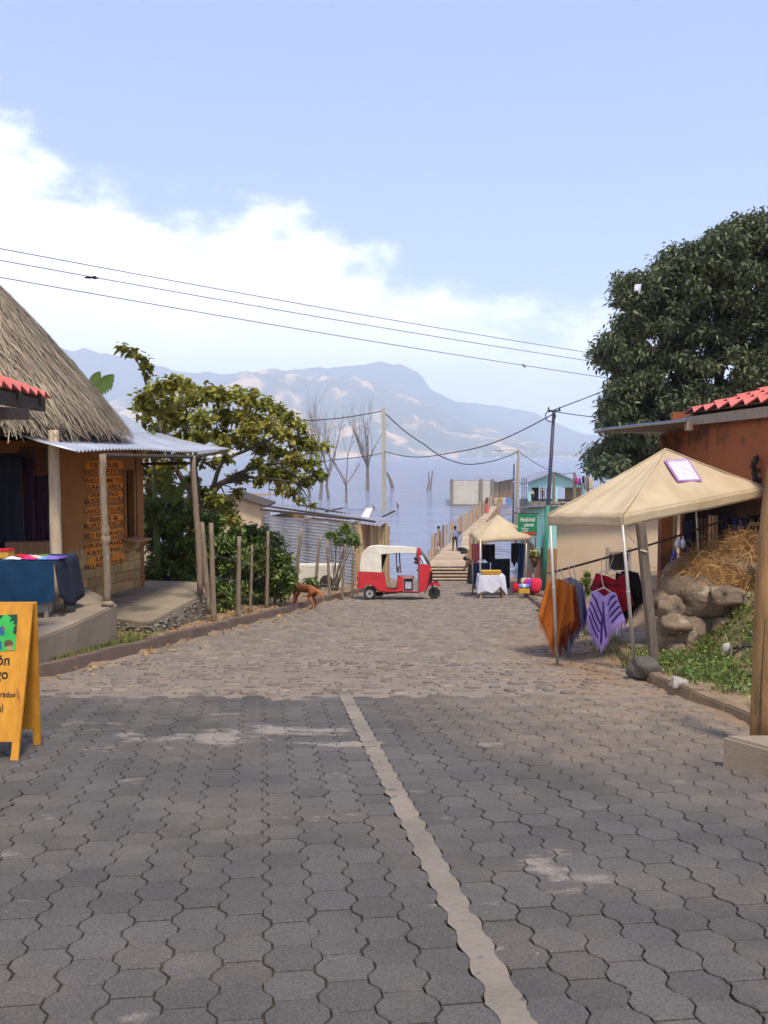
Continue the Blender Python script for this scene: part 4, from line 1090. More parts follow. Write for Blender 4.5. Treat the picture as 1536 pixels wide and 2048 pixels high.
# ---- orange hut with the painted lettering
wa, wb = Vector((-5.78, 15.75, zt2)), Vector((-4.97, 18.05, zt2))
wu = (wb - wa).normalized(); wn_ = Vector((wu.y, -wu.x, 0)); wlen = (wb - wa).length
oh = thing('orange_hut', 'orange painted block hut with black hand lettering under a tin awning', 'hut', tuple(wa))
WH = 2.98
def wall_pt(s, z, out=0.0): return wa + wu * s + Vector((0, 0, z)) + wn_ * out
def wall_slab(mb, s0_, s1_, z0, z1, out0, out1):
    P = [wall_pt(s0_, z0, out0), wall_pt(s1_, z0, out0), wall_pt(s1_, z1, out0), wall_pt(s0_, z1, out0)]
    Q_ = [wall_pt(s0_, z0, out1), wall_pt(s1_, z0, out1), wall_pt(s1_, z1, out1), wall_pt(s0_, z1, out1)]
    mb.prism(P, Q_)
m = MB(); wall_slab(m, 0, 1.78, 0.98, WH, -.14, 0); wall_slab(m, 1.78, 2.12, 0.98, 1.05, -.14, 0); wall_slab(m, 1.78, 2.12, 2.42, WH, -.14, 0); wall_slab(m, 2.12, wlen, 0.98, WH, -.14, 0.004)
m.build('wall', 'wall_orange', oh)
m = MB(); wall_slab(m, 0, wlen, -.3, 0.98, -.14, -0.022); m.build('block_wall_core', 'block_joint', oh)
# masonry blocks, each its own piece
rows = 5; bh = 0.98 / rows
for r_ in range(rows):
    s = -0.20 * (r_ % 2)
    while s < wlen - .02:
        a, b = max(s, 0.0), min(s + 0.42, wlen)
        if b - a > .06:
            q = MB(); wall_slab(q, a + .006, b - .006, r_ * bh + .006, (r_ + 1) * bh - .006, -.03, -0.004 + random.uniform(-.004, .006))
            q.build('block', 'block', oh, bevel=.006)
        s += 0.42
m = MB(); wall_slab(m, -0.10, 0.06, 0, WH, -.05, .035); m.build('corner_post', 'wall_orange', oh)
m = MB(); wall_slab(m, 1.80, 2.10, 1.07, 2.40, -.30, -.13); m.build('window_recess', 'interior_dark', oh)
for s_, w_ in ((1.795, .05), (2.105, .05)):
    q = MB(); wall_slab(q, s_ - w_ / 2, s_ + w_ / 2, 1.05, 2.42, .006, .035); q.build('window_frame', 'wall_orange', oh)
q = MB(); wall_slab(q, 2.16, 2.20, 1.0, WH - .1, .006, .02); q.build('trim_board', 'dark_wood', oh)
m = MB(); pA = [wall_pt(1.72, 1.02, .01), wall_pt(2.28, 1.02, .01), wall_pt(2.28, 0.99, .30), wall_pt(1.72, 0.99, .30)]
m.prism(pA, [p + Vector((0, 0, .035)) for p in pA]); m.build('counter_shelf', 'board', oh)
for s_ in (1.85, 2.2):
    m = MB(); m.bar(wall_pt(s_, 1.0, .27), wall_pt(s_, .74, .01), .05, .04); m.build('shelf_bracket', 'board', oh)
# other walls and inside
m = MB()
P = [wb, wb + Vector((-3.4, .9, 0)), wa + Vector((-3.2, .9, 0)), wa]
for a, b in ((P[0], P[1]), (P[1], P[2]), (P[2], P[3])):
    c = (b - a).normalized().cross(Vector((0, 0, 1))) * .12
    m.prism([a + Vector((0, 0, -.3)), b + Vector((0, 0, -.3)), b - c + Vector((0, 0, -.3)), a - c + Vector((0, 0, -.3))], [a + Vector((0, 0, WH)), b + Vector((0, 0, WH)), b - c + Vector((0, 0, WH)), a - c + Vector((0, 0, WH))])
m.build('side_wall', 'wall_orange', oh)
# painted patches and lettering
pt = MB(); lt = MB()
groups = [(921, 948), (952, 979), (982, 1006), (1012, 1026), (1030, 1053), (1060, 1075), (1081, 1106), (1109, 1133)]
for i, (ya, yb) in enumerate(groups):
    a, b = onplane(171 + (i % 3) * 3, yb, wa + wn_ * .004, wn_), onplane(246 + (i % 2) * 3, ya, wa + wn_ * .004, wn_)
    sa, sb = (a - wa).dot(wu), (b - wa).dot(wu); za, zb = onplane(208, yb, wa, wn_).z - wa.z, onplane(208, ya, wa, wn_).z - wa.z
    ol = []
    for k in range(28):
        t = 2 * math.pi * k / 28; cxx, czz = math.copysign(abs(math.cos(t)) ** .4, math.cos(t)), math.copysign(abs(math.sin(t)) ** .45, math.sin(t))
        j = 1 + 0.05 * mnoise.noise(Vector((k * .8, i * 3.1, 0)))
        ol.append(wall_pt((sa + sb) / 2 + (sb - sa) / 2 * cxx * j, (za + zb) / 2 + (zb - za) / 2 * czz * j, .004))
    pt = MB(); pt.add(ol, [tuple(range(28))]); pt.build('painted_patch', 'orange_patch', oh)
for i, (s, y) in enumerate(HUT_ROWS):
    b0 = onplane(208, y + 4.5, wa, wn_); t0_ = onplane(208, y - 4.5, wa, wn_)
    n = len(s); wpx = min(78, 8.2 * n)
    a, b = onplane(208 - wpx / 2, y, wa, wn_), onplane(208 + wpx / 2, y, wa, wn_)
    lettering(s, b0 + wn_ * .008, wu, Vector((0, 0, 1)), (t0_ - b0).z, 'ink_soft', oh, (b - a).dot(wu), jitter=.004)

# ---- tin awning on two crooked posts
aw = thing('tin_awning', 'corrugated tin awning on two crooked pole posts beside the orange hut', 'awning', (-4.0, 14.5, zt2))
f0, f1 = at(152, 903, 12.2), at(459, 899, 19.6)
b0, b1 = at(60, 876, 13.6), at(440, 893, 21.2)
b0.z = f0.z + .55; b1.z = f1.z + .24; b0.x = f0.x - 1.9; b0.y = f0.y + .9; b1 = f1 + Vector((-1.75, .9, .36))
def corr(u, v):
    p = f0.lerp(f1, u).lerp(b0.lerp(b1, u), v)
    return p + Vector((0, 0, 0.018 * math.sin(u * 2 * math.pi * 62) + .03 * math.sin(u * 7) - 0.05 * math.sin(v * math.pi)))
m = MB(); m.shell(corr, 62 * 6, 3, 0.004); m.build('tin_sheet', 'tin', aw, smooth=True)
a0 = onz(215, 1212, zt); a1 = at(205, 908, a0.y)
m = MB(); limb(m, [a0, at(213, 1120, a0.y), at(210, 1070, a0.y), at(206, 980, a0.y), a1], .055, .05, 9, .012, 4)
for z_, r_ in ((.95, .07), (1.08, .062)): m.ball(tuple(a0.lerp(a1, z_ / 2.2)), (r_, r_, .12), 8, .3, 3)
m.build('post', 'pole_wood', aw, smooth=True)
m = MB(); m.ball((a0.x, a0.y, zt + .03), (.10, .10, .05), 9, .3, 2); m.build('post_foot', 'concrete', aw, smooth=True)
c0_ = onz(401, 1190, zt2); c1_ = at(385, 912, c0_.y)
m = MB(); limb(m, [c0_, at(397, 1090, c0_.y), at(390, 1000, c0_.y), c1_], .06, .055, 9, .012, 9); m.build('post', 'pole_wood', aw, smooth=True)
m = MB(); m.tube([a1 + Vector((0, 0, -.02)), c1_ + Vector((0, 0, -.02)), f1 + Vector((-.05, -.4, -.05))], .035, 7); m.build('purlin', 'dark_wood', aw)
m = MB(); q = onplane(285, 928, wa, wn_); m.tube([q, c1_ + Vector((0, 0, -.14))], .03, 7); m.build('tie_pole', 'dark_wood', aw)

# ---- sandwich board
bf = gnd(34, 1521); bb_ = gnd(80, 1490); top = at(66, 1207, (bf.y + bb_.y) / 2 + .02)
sb = thing('sandwich_board', 'orange wooden sandwich board with painted picture and black handwriting', 'signboard', tuple(bf))
W = 0.62
def panel(foot, topp, name, mat='sign_wood', th=.025, leg=.13, yoff=0.0):
    upv = (topp - foot); L_ = upv.length; upv = upv.normalized(); rt = Vector((1, 0, 0)); nr = rt.cross(upv).normalized()
    if nr.y > 0: nr = -nr
    m = MB()
    def slab(x0_, x1_, z0, z1, t0=0.0, t1=th):
        P = [topp + rt * a + upv * (b - L_) + nr * c for a, b, c in ((x0_, z0, -t0), (x1_, z0, -t0), (x1_, z1, -t0), (x0_, z1, -t0))]
        Q_ = [p - nr * (t1 - t0) for p in P]; m.prism(P, Q_)
    slab(-W, 0, leg, L_)
    m.build(name, mat, sb, bevel=.003)
    for xx in (-W, -.055):
        m2 = MB(); P = [topp + rt * a + upv * (b - L_) - nr * .002 for a, b in ((xx, 0), (xx + .055, 0), (xx + .055, leg + .02), (xx, leg + .02))]
        m2.prism(P, [p - nr * (th - .004) for p in P]); m2.build('leg', mat, sb)
    return rt, upv, nr, L_
rt, upv, nr, L_ = panel(bf + Vector((0.005, 0, 0)), top, 'front_panel')
panel(bb_, top + Vector((.012, .03, 0)), 'back_panel')
def bp(a, b, c=.003): return top + rt * a + upv * (b - L_) + nr * c
def bpx(x, y):                                   # photograph pixel -> coordinates on the front panel
    q = onplane(x, y, top, nr); return (q - top).dot(rt), (q - top).dot(upv) + L_
art = MB()
def poly_on(mb, pts, c, m=0):
    mb.add([bp(*bpx(x, y), c) for x, y in pts], [tuple(range(len(pts)))], m)
poly_on(art, [(-120, 1228), (36, 1228), (34, 1300), (-120, 1302)], .004)
pic = art.build('picture', ['art_green'], sb)
art2 = MB()
for (pts, mi) in [([(16, 1228), (36, 1228), (36, 1250), (28, 1246), (31, 1240), (20, 1242), (25, 1234)], 0), ([(-20, 1228), (8, 1228), (4, 1236), (-4, 1231), (-14, 1240)], 0), ([(30, 1252), (36, 1250), (35, 1268), (29, 1266)], 0),
                  ([(-14, 1253), (10, 1251), (12, 1268), (-12, 1270)], 1), ([(8, 1251), (14, 1252), (12, 1258), (6, 1258)], 3), ([(12, 1282), (18, 1278), (25, 1279), (30, 1284), (28, 1291), (13, 1292)], 2), ([(17, 1290), (29, 1288), (28, 1299), (19, 1299)], 3), ([(-4, 1282), (6, 1280), (8, 1297), (-3, 1298)], 1),
                  ([(-70, 1240), (-40, 1236), (-36, 1262), (-66, 1270)], 0), ([(-60, 1275), (-30, 1270), (-26, 1298), (-56, 1299)], 1)]:
    poly_on(art2, pts, .006, mi)
art2.build('painted_scene', ['art_dark', 'art_blue', 'brown_textile', 'art_skin'], pic)
lt = MB()
for s, x1_, yb, hp in (('Asociación', 23, 1328, 21), ('Artesgo', 21, 1356, 21), ('elaborados', 37, 1393, 11), ('natural', 13, 1422, 14)):
    a1_, z0_ = bpx(x1_, yb); _, z1_ = bpx(x1_, yb - hp)
    V, Fs = TEXT[s]; h = z1_ - z0_; w = (max(v[0] for v in V) - min(v[0] for v in V)) * h / .72 * .92
    lettering(s, bp(a1_ - w / 2, z0_, .004), rt, upv, h, 'ink', sb, w, jitter=.003)

# ---- fence of rough stakes with barbed wire
fl = [(428, 1243, 1046, .055, -6), (476, 1236, 1073, .05, 2), (500, 1224, 1090, .035, 4), (533, 1218, 1062, .045, 3), (550, 1208, 1078, .035, 2), (588, 1192, 1060, .065, 14), (628, 1192, 1072, .05, 12), (660, 1192, 1080, .045, -6), (683, 1192, 1088, .04, 8), (704, 1188, 1092, .045, 2)]
fence = thing('stake_fence', 'barbed wire fence on rough leaning wooden stakes along the left kerb', 'fence', tuple(gnd(476, 1236, .12)))
fpos = []
for i, (x, yb, yt, r_, lean) in enumerate(fl):
    q = gnd(x, yb, .12); q.z = tz(q.x, q.y) - .1; t_ = at(x + lean, yt, q.y)
    m = MB(); limb(m, [q, q.lerp(t_, .5), t_], r_ * 1.1, r_ * .8, 8, .012, i); m.build('stake', 'pole_wood', fence, smooth=True); fpos.append((q, t_))
for lv in (.28, .5, .72, .9):
    m = MB(); pts = []
    for (a, b), (c, d_) in zip(fpos, fpos[1:]):
        s_, e_ = a.lerp(b, lv), c.lerp(d_, lv)
        for k in range(5): pts.append(s_.lerp(e_, k / 5) + Vector((0, -.06, -.03 * math.sin(k / 5 * math.pi) + random.gauss(0, .006))))
    pts.append(fpos[-1][0].lerp(fpos[-1][1], lv) + Vector((0, -.05, 0)))
    m.tube(pts, .004, 4)
    for p, q in zip(pts, pts[1:]):
        c = p.lerp(q, .5); m.tube([c + Vector((.02, 0, .03)), c + Vector((-.02, 0, -.03))], .003, 3)
    m.build('barbed_wire', 'wire_galv', fence)
# short stake by the awning post
q = onz(416, 1228, zt2 - .05); q = gnd(418, 1232, .12); t_ = at(403, 1046, q.y)
m = MB(); limb(m, [q, q.lerp(t_, .5), t_], .062, .058, 9, .008, 20); m.ball(tuple(t_), (.058, .058, .03), 9, .1, 1)
tag(m.build('wooden_stake', 'pole_wood', smooth=True), 'short thick stake leaning beside the right awning post', 'stake')

# ---- dog
dp = gnd(614, 1216, .02)
dog = thing('dog', 'reddish brown dog standing on the left kerb, head lowered towards the fence', 'dog', (dp.x, dp.y, dp.z), (0, 0, math.radians(138)))
V, Fs = BODY['dog']; m = MB(); m.v = [tuple(v * 1.08) for v in V]; m.f = list(Fs); m.m = [0] * len(Fs); m.build('body', 'dog_fur', dog, smooth=True, local=True)

# ---- left tree
def px_clumps(L, d0, dj, seed):
    r = random.Random(seed); out = []
    for x, y, rad in L:
        d = d0 + r.uniform(-dj, dj); out.append((at(x, y, d), rad / pxm(d)))
    return out
LT = [(245, 694, 13), (265, 703, 16), (285, 718, 16), (295, 735, 15), (292, 752, 10), (312, 778, 26), (345, 768, 28), (372, 772, 24), (285, 795, 22), (300, 815, 26), (340, 808, 32), (385, 800, 30), (415, 785, 26), (440, 792, 28), (470, 788, 24), (500, 800, 28),
      (530, 812, 26), (556, 822, 24), (580, 838, 24), (600, 852, 20), (360, 840, 30), (405, 838, 32), (450, 832, 32), (490, 838, 32), (530, 850, 30), (565, 868, 28), (600, 885, 28), (625, 892, 22), (650, 893, 14), (320, 855, 24), (290, 835, 18), (275, 812, 14),
      (400, 872, 26), (440, 870, 28), (480, 878, 28), (520, 892, 28), (555, 908, 28), (590, 922, 28), (622, 930, 22), (638, 950, 18), (575, 950, 26), (608, 962, 24), (545, 945, 24), (515, 930, 22), (340, 885, 24), (300, 905, 26), (325, 935, 28), (290, 940, 22), (355, 925, 22),
      (310, 970, 30), (345, 985, 28), (380, 960, 22), (295, 1000, 26), (370, 1010, 28), (405, 985, 20), (430, 1000, 22), (455, 1010, 18), (475, 985, 16), (470, 955, 16), (560, 975, 18), (585, 985, 16), (600, 1000, 10), (625, 1010, 9), (400, 920, 16), (455, 915, 14), (330, 1030, 24), (300, 1040, 22), (365, 1040, 28), (400, 1045, 26), (435, 1040, 24), (462, 1030, 18), (345, 1060, 24), (385, 1070, 24), (305, 1065, 22), (420, 1010, 22), (330, 955, 26), (300, 880, 20), (365, 900, 20), (425, 1068, 20), (470, 1045, 18), (495, 1062, 15), (450, 1030, 16), (430, 925, 16), (490, 955, 16), (520, 960, 16), (445, 885, 20), (365, 870, 24), (500, 860, 26), (335, 830, 26)]
D_LT = 21.5
tree = thing('broadleaf_tree', 'spreading tree with large olive and yellow leaves behind the tin awning', 'tree', tuple(at(400, 1150, D_LT)))
cl_ = px_clumps(LT, D_LT, 1.1, 3)
tr = MB(); base = Vector((at(395, 1100, D_LT).x, D_LT, tz(at(395, 1100, D_LT).x, D_LT) - .2))
fork = at(398, 1018, D_LT)
limb(tr, [base, at(392, 1070, D_LT), fork], .17, .12, 9, .02, 1)
hubs = {}
for i, pts in enumerate([[(398, 1018), (440, 968), (500, 938), (560, 925), (620, 905)], [(398, 1018), (425, 975), (445, 920), (470, 870), (500, 825)], [(398, 1018), (355, 940), (325, 880), (318, 830), (300, 790), (285, 740), (262, 705)],
                         [(398, 1018), (390, 930), (395, 850), (405, 800)], [(440, 968), (500, 955), (560, 960), (600, 965)], [(445, 920), (520, 890), (570, 860), (590, 850)], [(355, 940), (320, 930), (295, 960)], [(395, 850), (355, 800), (340, 775)], [(500, 938), (545, 890), (560, 840)]]):
    P = [at(x, y, D_LT + .35 * math.sin(i * 2 + k)) for k, (x, y) in enumerate(pts)]
    hubs[i] = limb(tr, P, [.10, .08, .075, .075, .05, .045, .045, .04, .04][i], .014, 7, .02, i + 2)
allh = [p for h in hubs.values() for p in h]
for i, (c, R) in enumerate(cl_):
    h = min(allh, key=lambda p: (p - c).length)
    if (h - c).length > .12: limb(tr, [h, h.lerp(c, .5) + Vector((0, 0, .05)), c], .022, .008, 5, .03, i + 30)
tr.build('trunk', 'bark', tree, smooth=True)
P = clump_points([(tuple(c), R) for c, R in cl_], 1900, 5, 0.3, .85)
V, Fq = leaf_arrays(P, 0.13, .5, .66, 6, jit=.5)
tag(np_mesh('crown', V, Fq, 'leaf_warm', tree), kind='stuff')

# ---- banana plants behind the awning
def banana(label, root, leaves, group='banana plants'):
    t = thing('banana_plant', label, 'banana plant', tuple(root), (0, 0, 0), group)
    top_ = leaves[0][0]
    m = MB(); m.tube([root, root.lerp(top_, .6), top_], [.09, .07, .03], 9); m.build('stem', 'banana_leaf', t, smooth=True)
    for i, (s, e, w, sag) in enumerate(leaves):
        m = MB(); ax = e - s; sd = ax.cross(Vector((0, 1, .2))).normalized()
        def fn(u, v):
            p = s + ax * v + Vector((0, 0, sag * math.sin(v * math.pi * .8)))
            ww = w * (math.sin(min(v * 1.15 + .05, 1) * math.pi) ** .6) * (1 - 0.25 * (math.sin(v * 60 + u * 3) > .6))
            return p + sd * (u - .5) * ww - Vector((0, 0, abs(u - .5) * ww * .6))
        m.shell(fn, 4, 30, .003); m.build('leaf', 'banana_leaf', t, smooth=False)
rt_ = at(215, 1100, 23); rt_.z = tz(rt_.x, 23) - .1
banana('banana plant with ragged leaves showing over the thatch edge', rt_, [(at(190, 780, 23), at(236, 752, 23), .42, .12), (at(180, 770, 23.2), at(205, 745, 23.2), .30, .10), (at(165, 790, 23), at(139, 708, 23.0), .36, .05)])
rt_ = at(318, 1100, 19.5); rt_.z = tz(rt_.x, 19.5) - .1
banana('banana plant with upright leaves below the left tree', rt_, [(at(308, 930, 19.5), at(305, 842, 19.5), .19, .0), (at(330, 1000, 19.3), at(342, 915, 19.0), .20, .04), (at(345, 1010, 19.3), at(380, 950, 19.0), .20, .10)])

# ---- dense coffee shrubs behind the fence
def shrub(label, cl, dens, size, mat, seed, root=None, group='green shrubs behind the stake fence', width=.42, droop=.55, name='shrub'):
    c0 = sum((c for c, R in cl), Vector()) / len(cl)
    r_ = root or Vector((c0.x, c0.y, tz(c0.x, c0.y) - .05))
    t = thing(name, label, 'shrub', tuple(r_), (0, 0, 0), group)
    m = MB()
    for i, (c, R) in enumerate(cl):
        limb(m, [r_ + Vector((random.uniform(-.12, .12), random.uniform(-.12, .12), 0)), r_.lerp(c, .55) + Vector((0, 0, .08)), c], .022, .007, 5, .04, seed * 9 + i)
    m.build('stem', 'bark', t, smooth=True)
    P = clump_points([(tuple(c), R) for c, R in cl], dens, seed, .25, .95)
    P = P[P[:, 2] > terrain(P[:, 0], P[:, 1]) + .02]
    V, Fq = leaf_arrays(P, size, droop, width, seed + 1)
    tag(np_mesh('foliage', V, Fq, mat, t), kind='stuff')
    return t
def region_clumps(poly, d0, dj, n, r0, r1, seed):
    r = random.Random(seed); out = []; xs_ = [p[0] for p in poly]; ys_ = [p[1] for p in poly]
    def inside(x, y):
        c = False; j = len(poly) - 1
        for i in range(len(poly)):
            if (poly[i][1] > y) != (poly[j][1] > y) and x < (poly[j][0] - poly[i][0]) * (y - poly[i][1]) / (poly[j][1] - poly[i][1] + 1e-9) + poly[i][0]: c = not c
            j = i
        return c
    while len(out) < n:
        x, y = r.uniform(min(xs_), max(xs_)), r.uniform(min(ys_), max(ys_))
        if inside(x, y):
            d = d0 + r.uniform(-dj, dj); out.append((at(x, y, d), r.uniform(r0, r1) / pxm(d)))
    return out
shrub('tall dark leafy shrub beside the orange hut corner', region_clumps([(292, 1010), (350, 1000), (400, 1040), (402, 1180), (330, 1190), (292, 1170)], 19.8, .5, 54, 18, 30, 21), 2200, .13, 'leaf_bush', 22)
shrub('dark glossy shrub growing between the leaning stakes', region_clumps([(395, 1050), (440, 1030), (475, 1045), (485, 1195), (420, 1215), (400, 1190)], 20.0, .5, 48, 16, 28, 23), 2200, .13, 'leaf_bush', 24)
shrub('broad green shrub with drooping leaves in the middle of the fence', region_clumps([(470, 1058), (515, 1062), (555, 1085), (578, 1110), (588, 1150), (560, 1190), (480, 1195)], 22.0, .6, 60, 16, 28, 25), 2200, .14, 'leaf_bush', 26)
shrub('small leafy tree against the corrugated shed wall', region_clumps([(655, 1062), (690, 1050), (712, 1060), (712, 1092), (680, 1098), (655, 1085)], 30.5, .5, 12, 9, 16, 27), 1600, .15, 'leaf_bush', 28, root=Vector((at(668, 1150, 30.5).x, 30.5, tz(at(668, 1150, 30.5).x, 30.5))), group='small trees by the shed', name='small_tree')
shrub('low bright weeds at the foot of the stakes near the dog', region_clumps([(606, 1150), (632, 1150), (640, 1178), (622, 1185)], 26.0, .4, 8, 8, 12, 29), 3000, .12, 'leaf_bush', 30)
# litter of dry leaves on the ground by the fence
r = np.random.default_rng(40); Pn = []
for i in range(900):
    d_ = r.uniform(14, 30); x = xl(d_) - .2 - abs(r.normal(0, .7)); Pn.append((x, d_, tz(x, d_) + .015))
for i in range(260):
    d_ = r.uniform(9, 30); x = xl(d_) + abs(r.normal(0, .25)); Pn.append((x, d_, zr(d_) + .012))
V, Fq = leaf_arrays(np.array(Pn), .07, .35, .6, 41)
tag(np_mesh('leaf_litter', V, Fq, 'dry_grass'), 'dry brown leaves scattered along the left kerb and fence', 'leaves', kind='stuff')
def grass_tufts(name, pts, h, n_per, mat, label, seed, spread=.06, wid=.006):
    r = np.random.default_rng(seed); P = np.repeat(np.array(pts), n_per, 0); n = len(P)
    P = P + np.concatenate([r.normal(0, spread, (n, 2)), np.zeros((n, 1))], 1)
    a = r.uniform(0, 2 * np.pi, n); L = h * r.uniform(.5, 1.3, n); b = r.uniform(.1, .9, n)
    dx = np.stack([np.cos(a), np.sin(a), 0 * a], 1); sx = np.stack([-np.sin(a), np.cos(a), 0 * a], 1) * (wid * r.uniform(.7, 1.4, n))[:, None]
    m1 = P + dx * (L * b * .25)[:, None] + np.array([0, 0, 1]) * (L * .6)[:, None]; tp = P + dx * (L * b * .8)[:, None] + np.array([0, 0, 1]) * (L * (1 - b * .35))[:, None]
    V = np.stack([P - sx, P + sx, m1 + sx * .8, m1 - sx * .8, tp + sx * .15, tp - sx * .15], 1).reshape(-1, 3); k = (np.arange(n) * 6)[:, None]
    Fq = np.concatenate([k + np.array([[0, 1, 2, 3]]), k + np.array([[3, 2, 4, 5]])], 0)
    o = np_mesh(name, V, Fq, mat); return tag(o, label, 'grass', kind='stuff')
pts = []
for i in range(160):
    t = random.random(); d_ = 10.6 + 2.4 * t; x = xl(d_) - .22 - abs(random.gauss(0, .10)); pts.append((x, d_, zr(d_) + .1))
for i in range(60):
    d_ = random.uniform(12.9, 14.2); x = random.uniform(-4.4, -3.7); pts.append((x, d_, zr(d_) + .11))
grass_tufts('grass_left', pts, .09, 14, 'grass', 'thin green grass at the foot of the pale concrete platform', 50)

# specks of grit and leaf bits on the paving
r = np.random.default_rng(45); Pn = []
for i in range(60):
    d_ = 2.6 + 7 * r.random() ** 1.2; x = r.uniform(-.46, .46) * d_; Pn.append((x, d_, zr(d_) + .006))
V, Fq = leaf_arrays(np.array(Pn), .011, .35, .7, 46, jit=.6)
tag(np_mesh('grit', V, Fq, 'mortar'), 'pale grit and bits of leaf scattered over the pavers', 'grit', kind='stuff')
# ================================================================== RIGHT SIDE
# ---- big canvas canopy
cF = Vector((2.99, 10.45)); cL = Vector((2.38, 11.95)); cR = Vector((5.80, 13.25)); cB = Vector((5.20, 14.55))
EV = CAM_Z - 0.70
def c3(c, z): return Vector((c.x, c.y, z))
apex = at(1331, 899, 12.45)
big = thing('canvas_canopy', 'large tan canvas canopy on metal poles over the hanging ponchos', 'canopy', (cF.x, cF.y, zr(cF.y)))
corners = [cL, cF, cR, cB]
eaves = [at(1096, 1030, cL.y), at(1246, 1030, cF.y), at(1533, 975, cR.y), c3(cB, CAM_Z - .72)]
def roof_panel(a, b, ap, sag, seed):
    def fn(u, v):
        e = a.lerp(b, u); p = e.lerp(ap, v)
        s = sag * math.sin(math.pi * v) * (0.35 + math.sin(math.pi * u)) * .7
        w = 0.020 * math.sin(u * 21 + seed + v * 2) * (1 - v) ** .7 * math.sin(math.pi * min(u * 1.0, 1)) * min(v * 5, 1) + 0.035 * mnoise.noise(Vector((u * 5, v * 3, seed))) * (1 - v) * min(v * 4 + .3, 1)
        return p - Vector((0, 0, s)) + Vector((0, 0, w))
    return fn
for i in range(4):
    a, b = eaves[i], eaves[(i + 1) % 4]
    m = MB(); m.shell(roof_panel(a, b, apex, .05, i * 2.1), 26, 18, .006); m.build('roof_panel', 'canvas', big, smooth=True)
    m = MB(); hv_ = 0.145
    rp_ = roof_panel(a, b, apex, .05, i * 2.1)
    def val(u, v, a=a, b=b, i=i, rp_=rp_):
        o = (b - a).cross(Vector((0, 0, 1))).normalized()
        return rp_(u, 0) + o * (.004 + .004 * v * math.sin(u * 19 + i)) - Vector((0, 0, (hv_ + .006 * math.sin(u * 9 + i * 2)) * v - .004))
    m.shell(val, 34, 4, .005); m.build('valance', 'canvas', big, smooth=True)
# ridge seams
for e in eaves:
    m = MB(); m.tube([e.lerp(apex, t / 8) + Vector((0, 0, .012 - .018 * math.sin(t / 8 * math.pi))) for t in range(9)], .012, 5); m.build('seam', 'canvas', big, smooth=True)
feet = [gnd(1115, 1331), gnd(1271, 1352, .02), Vector((cR.x, cR.y, tz(cR.x, cR.y))), Vector((cB.x + .1, cB.y, tz(cB.x, cB.y)))]
for i, (f, e) in enumerate(zip(feet, eaves)):
    tp = e + Vector((0, 0, -.03)) + (apex - e).normalized() * .03; tp = Vector((tp.x, tp.y, tp.z))
    if i == 0: tp = at(1101, 1052, f.y)
    if i == 1: tp = at(1245, 1050, f.y)
    m = MB(); m.tube([f, f.lerp(tp, .55), tp], [.021, .021, .017], 8); m.build('pole', 'steel_pole', big, smooth=True)
    m = MB(); m.box((f.x, f.y, f.z + .006), (.14, .14, .012)); m.build('foot_plate', 'pipe_rust', big)
    m = MB(); m.ball(tuple(f.lerp(tp, .56)), .027, 7); m.build('clamp', 'steel_pole', big)
# notice pinned on the front panel
pn = roof_panel(eaves[1], eaves[2], apex, .05, 2.1)
def on_panel(x, y):
    best = min(((i / 60, j / 60) for i in range(61) for j in range(61)), key=lambda q: (lambda P: ((P.x / P.y * F_PX) - (ray(x, y).x / ray(x, y).y * F_PX)) ** 2 + ((P.z - CAM_Z) / P.y * F_PX - ray(x, y).z / ray(x, y).y * F_PX) ** 2)(pn(*q)))
    return pn(*best)
q4 = [on_panel(*c) for c in ((1325, 922), (1373, 919), (1403, 964), (1354, 966))]
nrm = (q4[1] - q4[0]).cross(q4[2] - q4[0]).normalized()
if nrm.z < 0: nrm = -nrm
def pq_(u, v, out): return q4[0].lerp(q4[1], u).lerp(q4[3].lerp(q4[2], u), v) + nrm * out
po = MB(); po.prism([pq_(u, v, .024) for u, v in ((0, 0), (1, 0), (1, 1), (0, 1))], [pq_(u, v, .028) for u, v in ((0, 0), (1, 0), (1, 1), (0, 1))])
pob = po.build('notice', 'poster_edge'); tag(pob, 'white and purple printed notice lying on the big canopy', 'notice')
po = MB(); po.add([pq_(u, v, .031) for u, v in ((.08, .10), (.92, .10), (.92, .93), (.08, .93))], [(0, 1, 2, 3)]); po.build('sheet', 'poster', pob)
# shaded scribble, heading bars and frame on the notice
for k in range(9):
    po = MB(); u0 = .12 + k * .085; po.add([pq_(u, v, .034) for u, v in ((u0, .035), (u0 + .055, .035), (u0 + .055, .075), (u0, .075))], [(0, 1, 2, 3)]); po.build('heading_mark', 'white_paint', pob)
# faint drawing
po = MB(); rng_ = [pq_(.55 + .16 * math.cos(t / 16 * 6.283), .6 + .16 * math.sin(t / 16 * 6.283), .034) for t in range(17)]; po.tube(rng_, .002, 4); po.build('drawing', 'poster', pob)

# ---- clothes pipe
pA = at(1096, 1147, 11.9); pB = at(1452, 1039, 14.6)
pipe = MB(); pipe.tube([pA + (pB - pA) * (t / 14) - Vector((0, 0, .035 * math.sin(t / 14 * math.pi))) for t in range(15)], .016, 8)
tag(pipe.build('clothes_pipe', 'pipe_rust', smooth=True), 'rusty pipe tied across the canopy poles for hanging ponchos', 'pipe')
def on_pipe(x):
    k = min((t / 400 for t in range(401)), key=lambda k: abs((lambda P: P.x / P.y * F_PX - (x - CX))(pA + (pB - pA) * k))); return pA + (pB - pA) * k
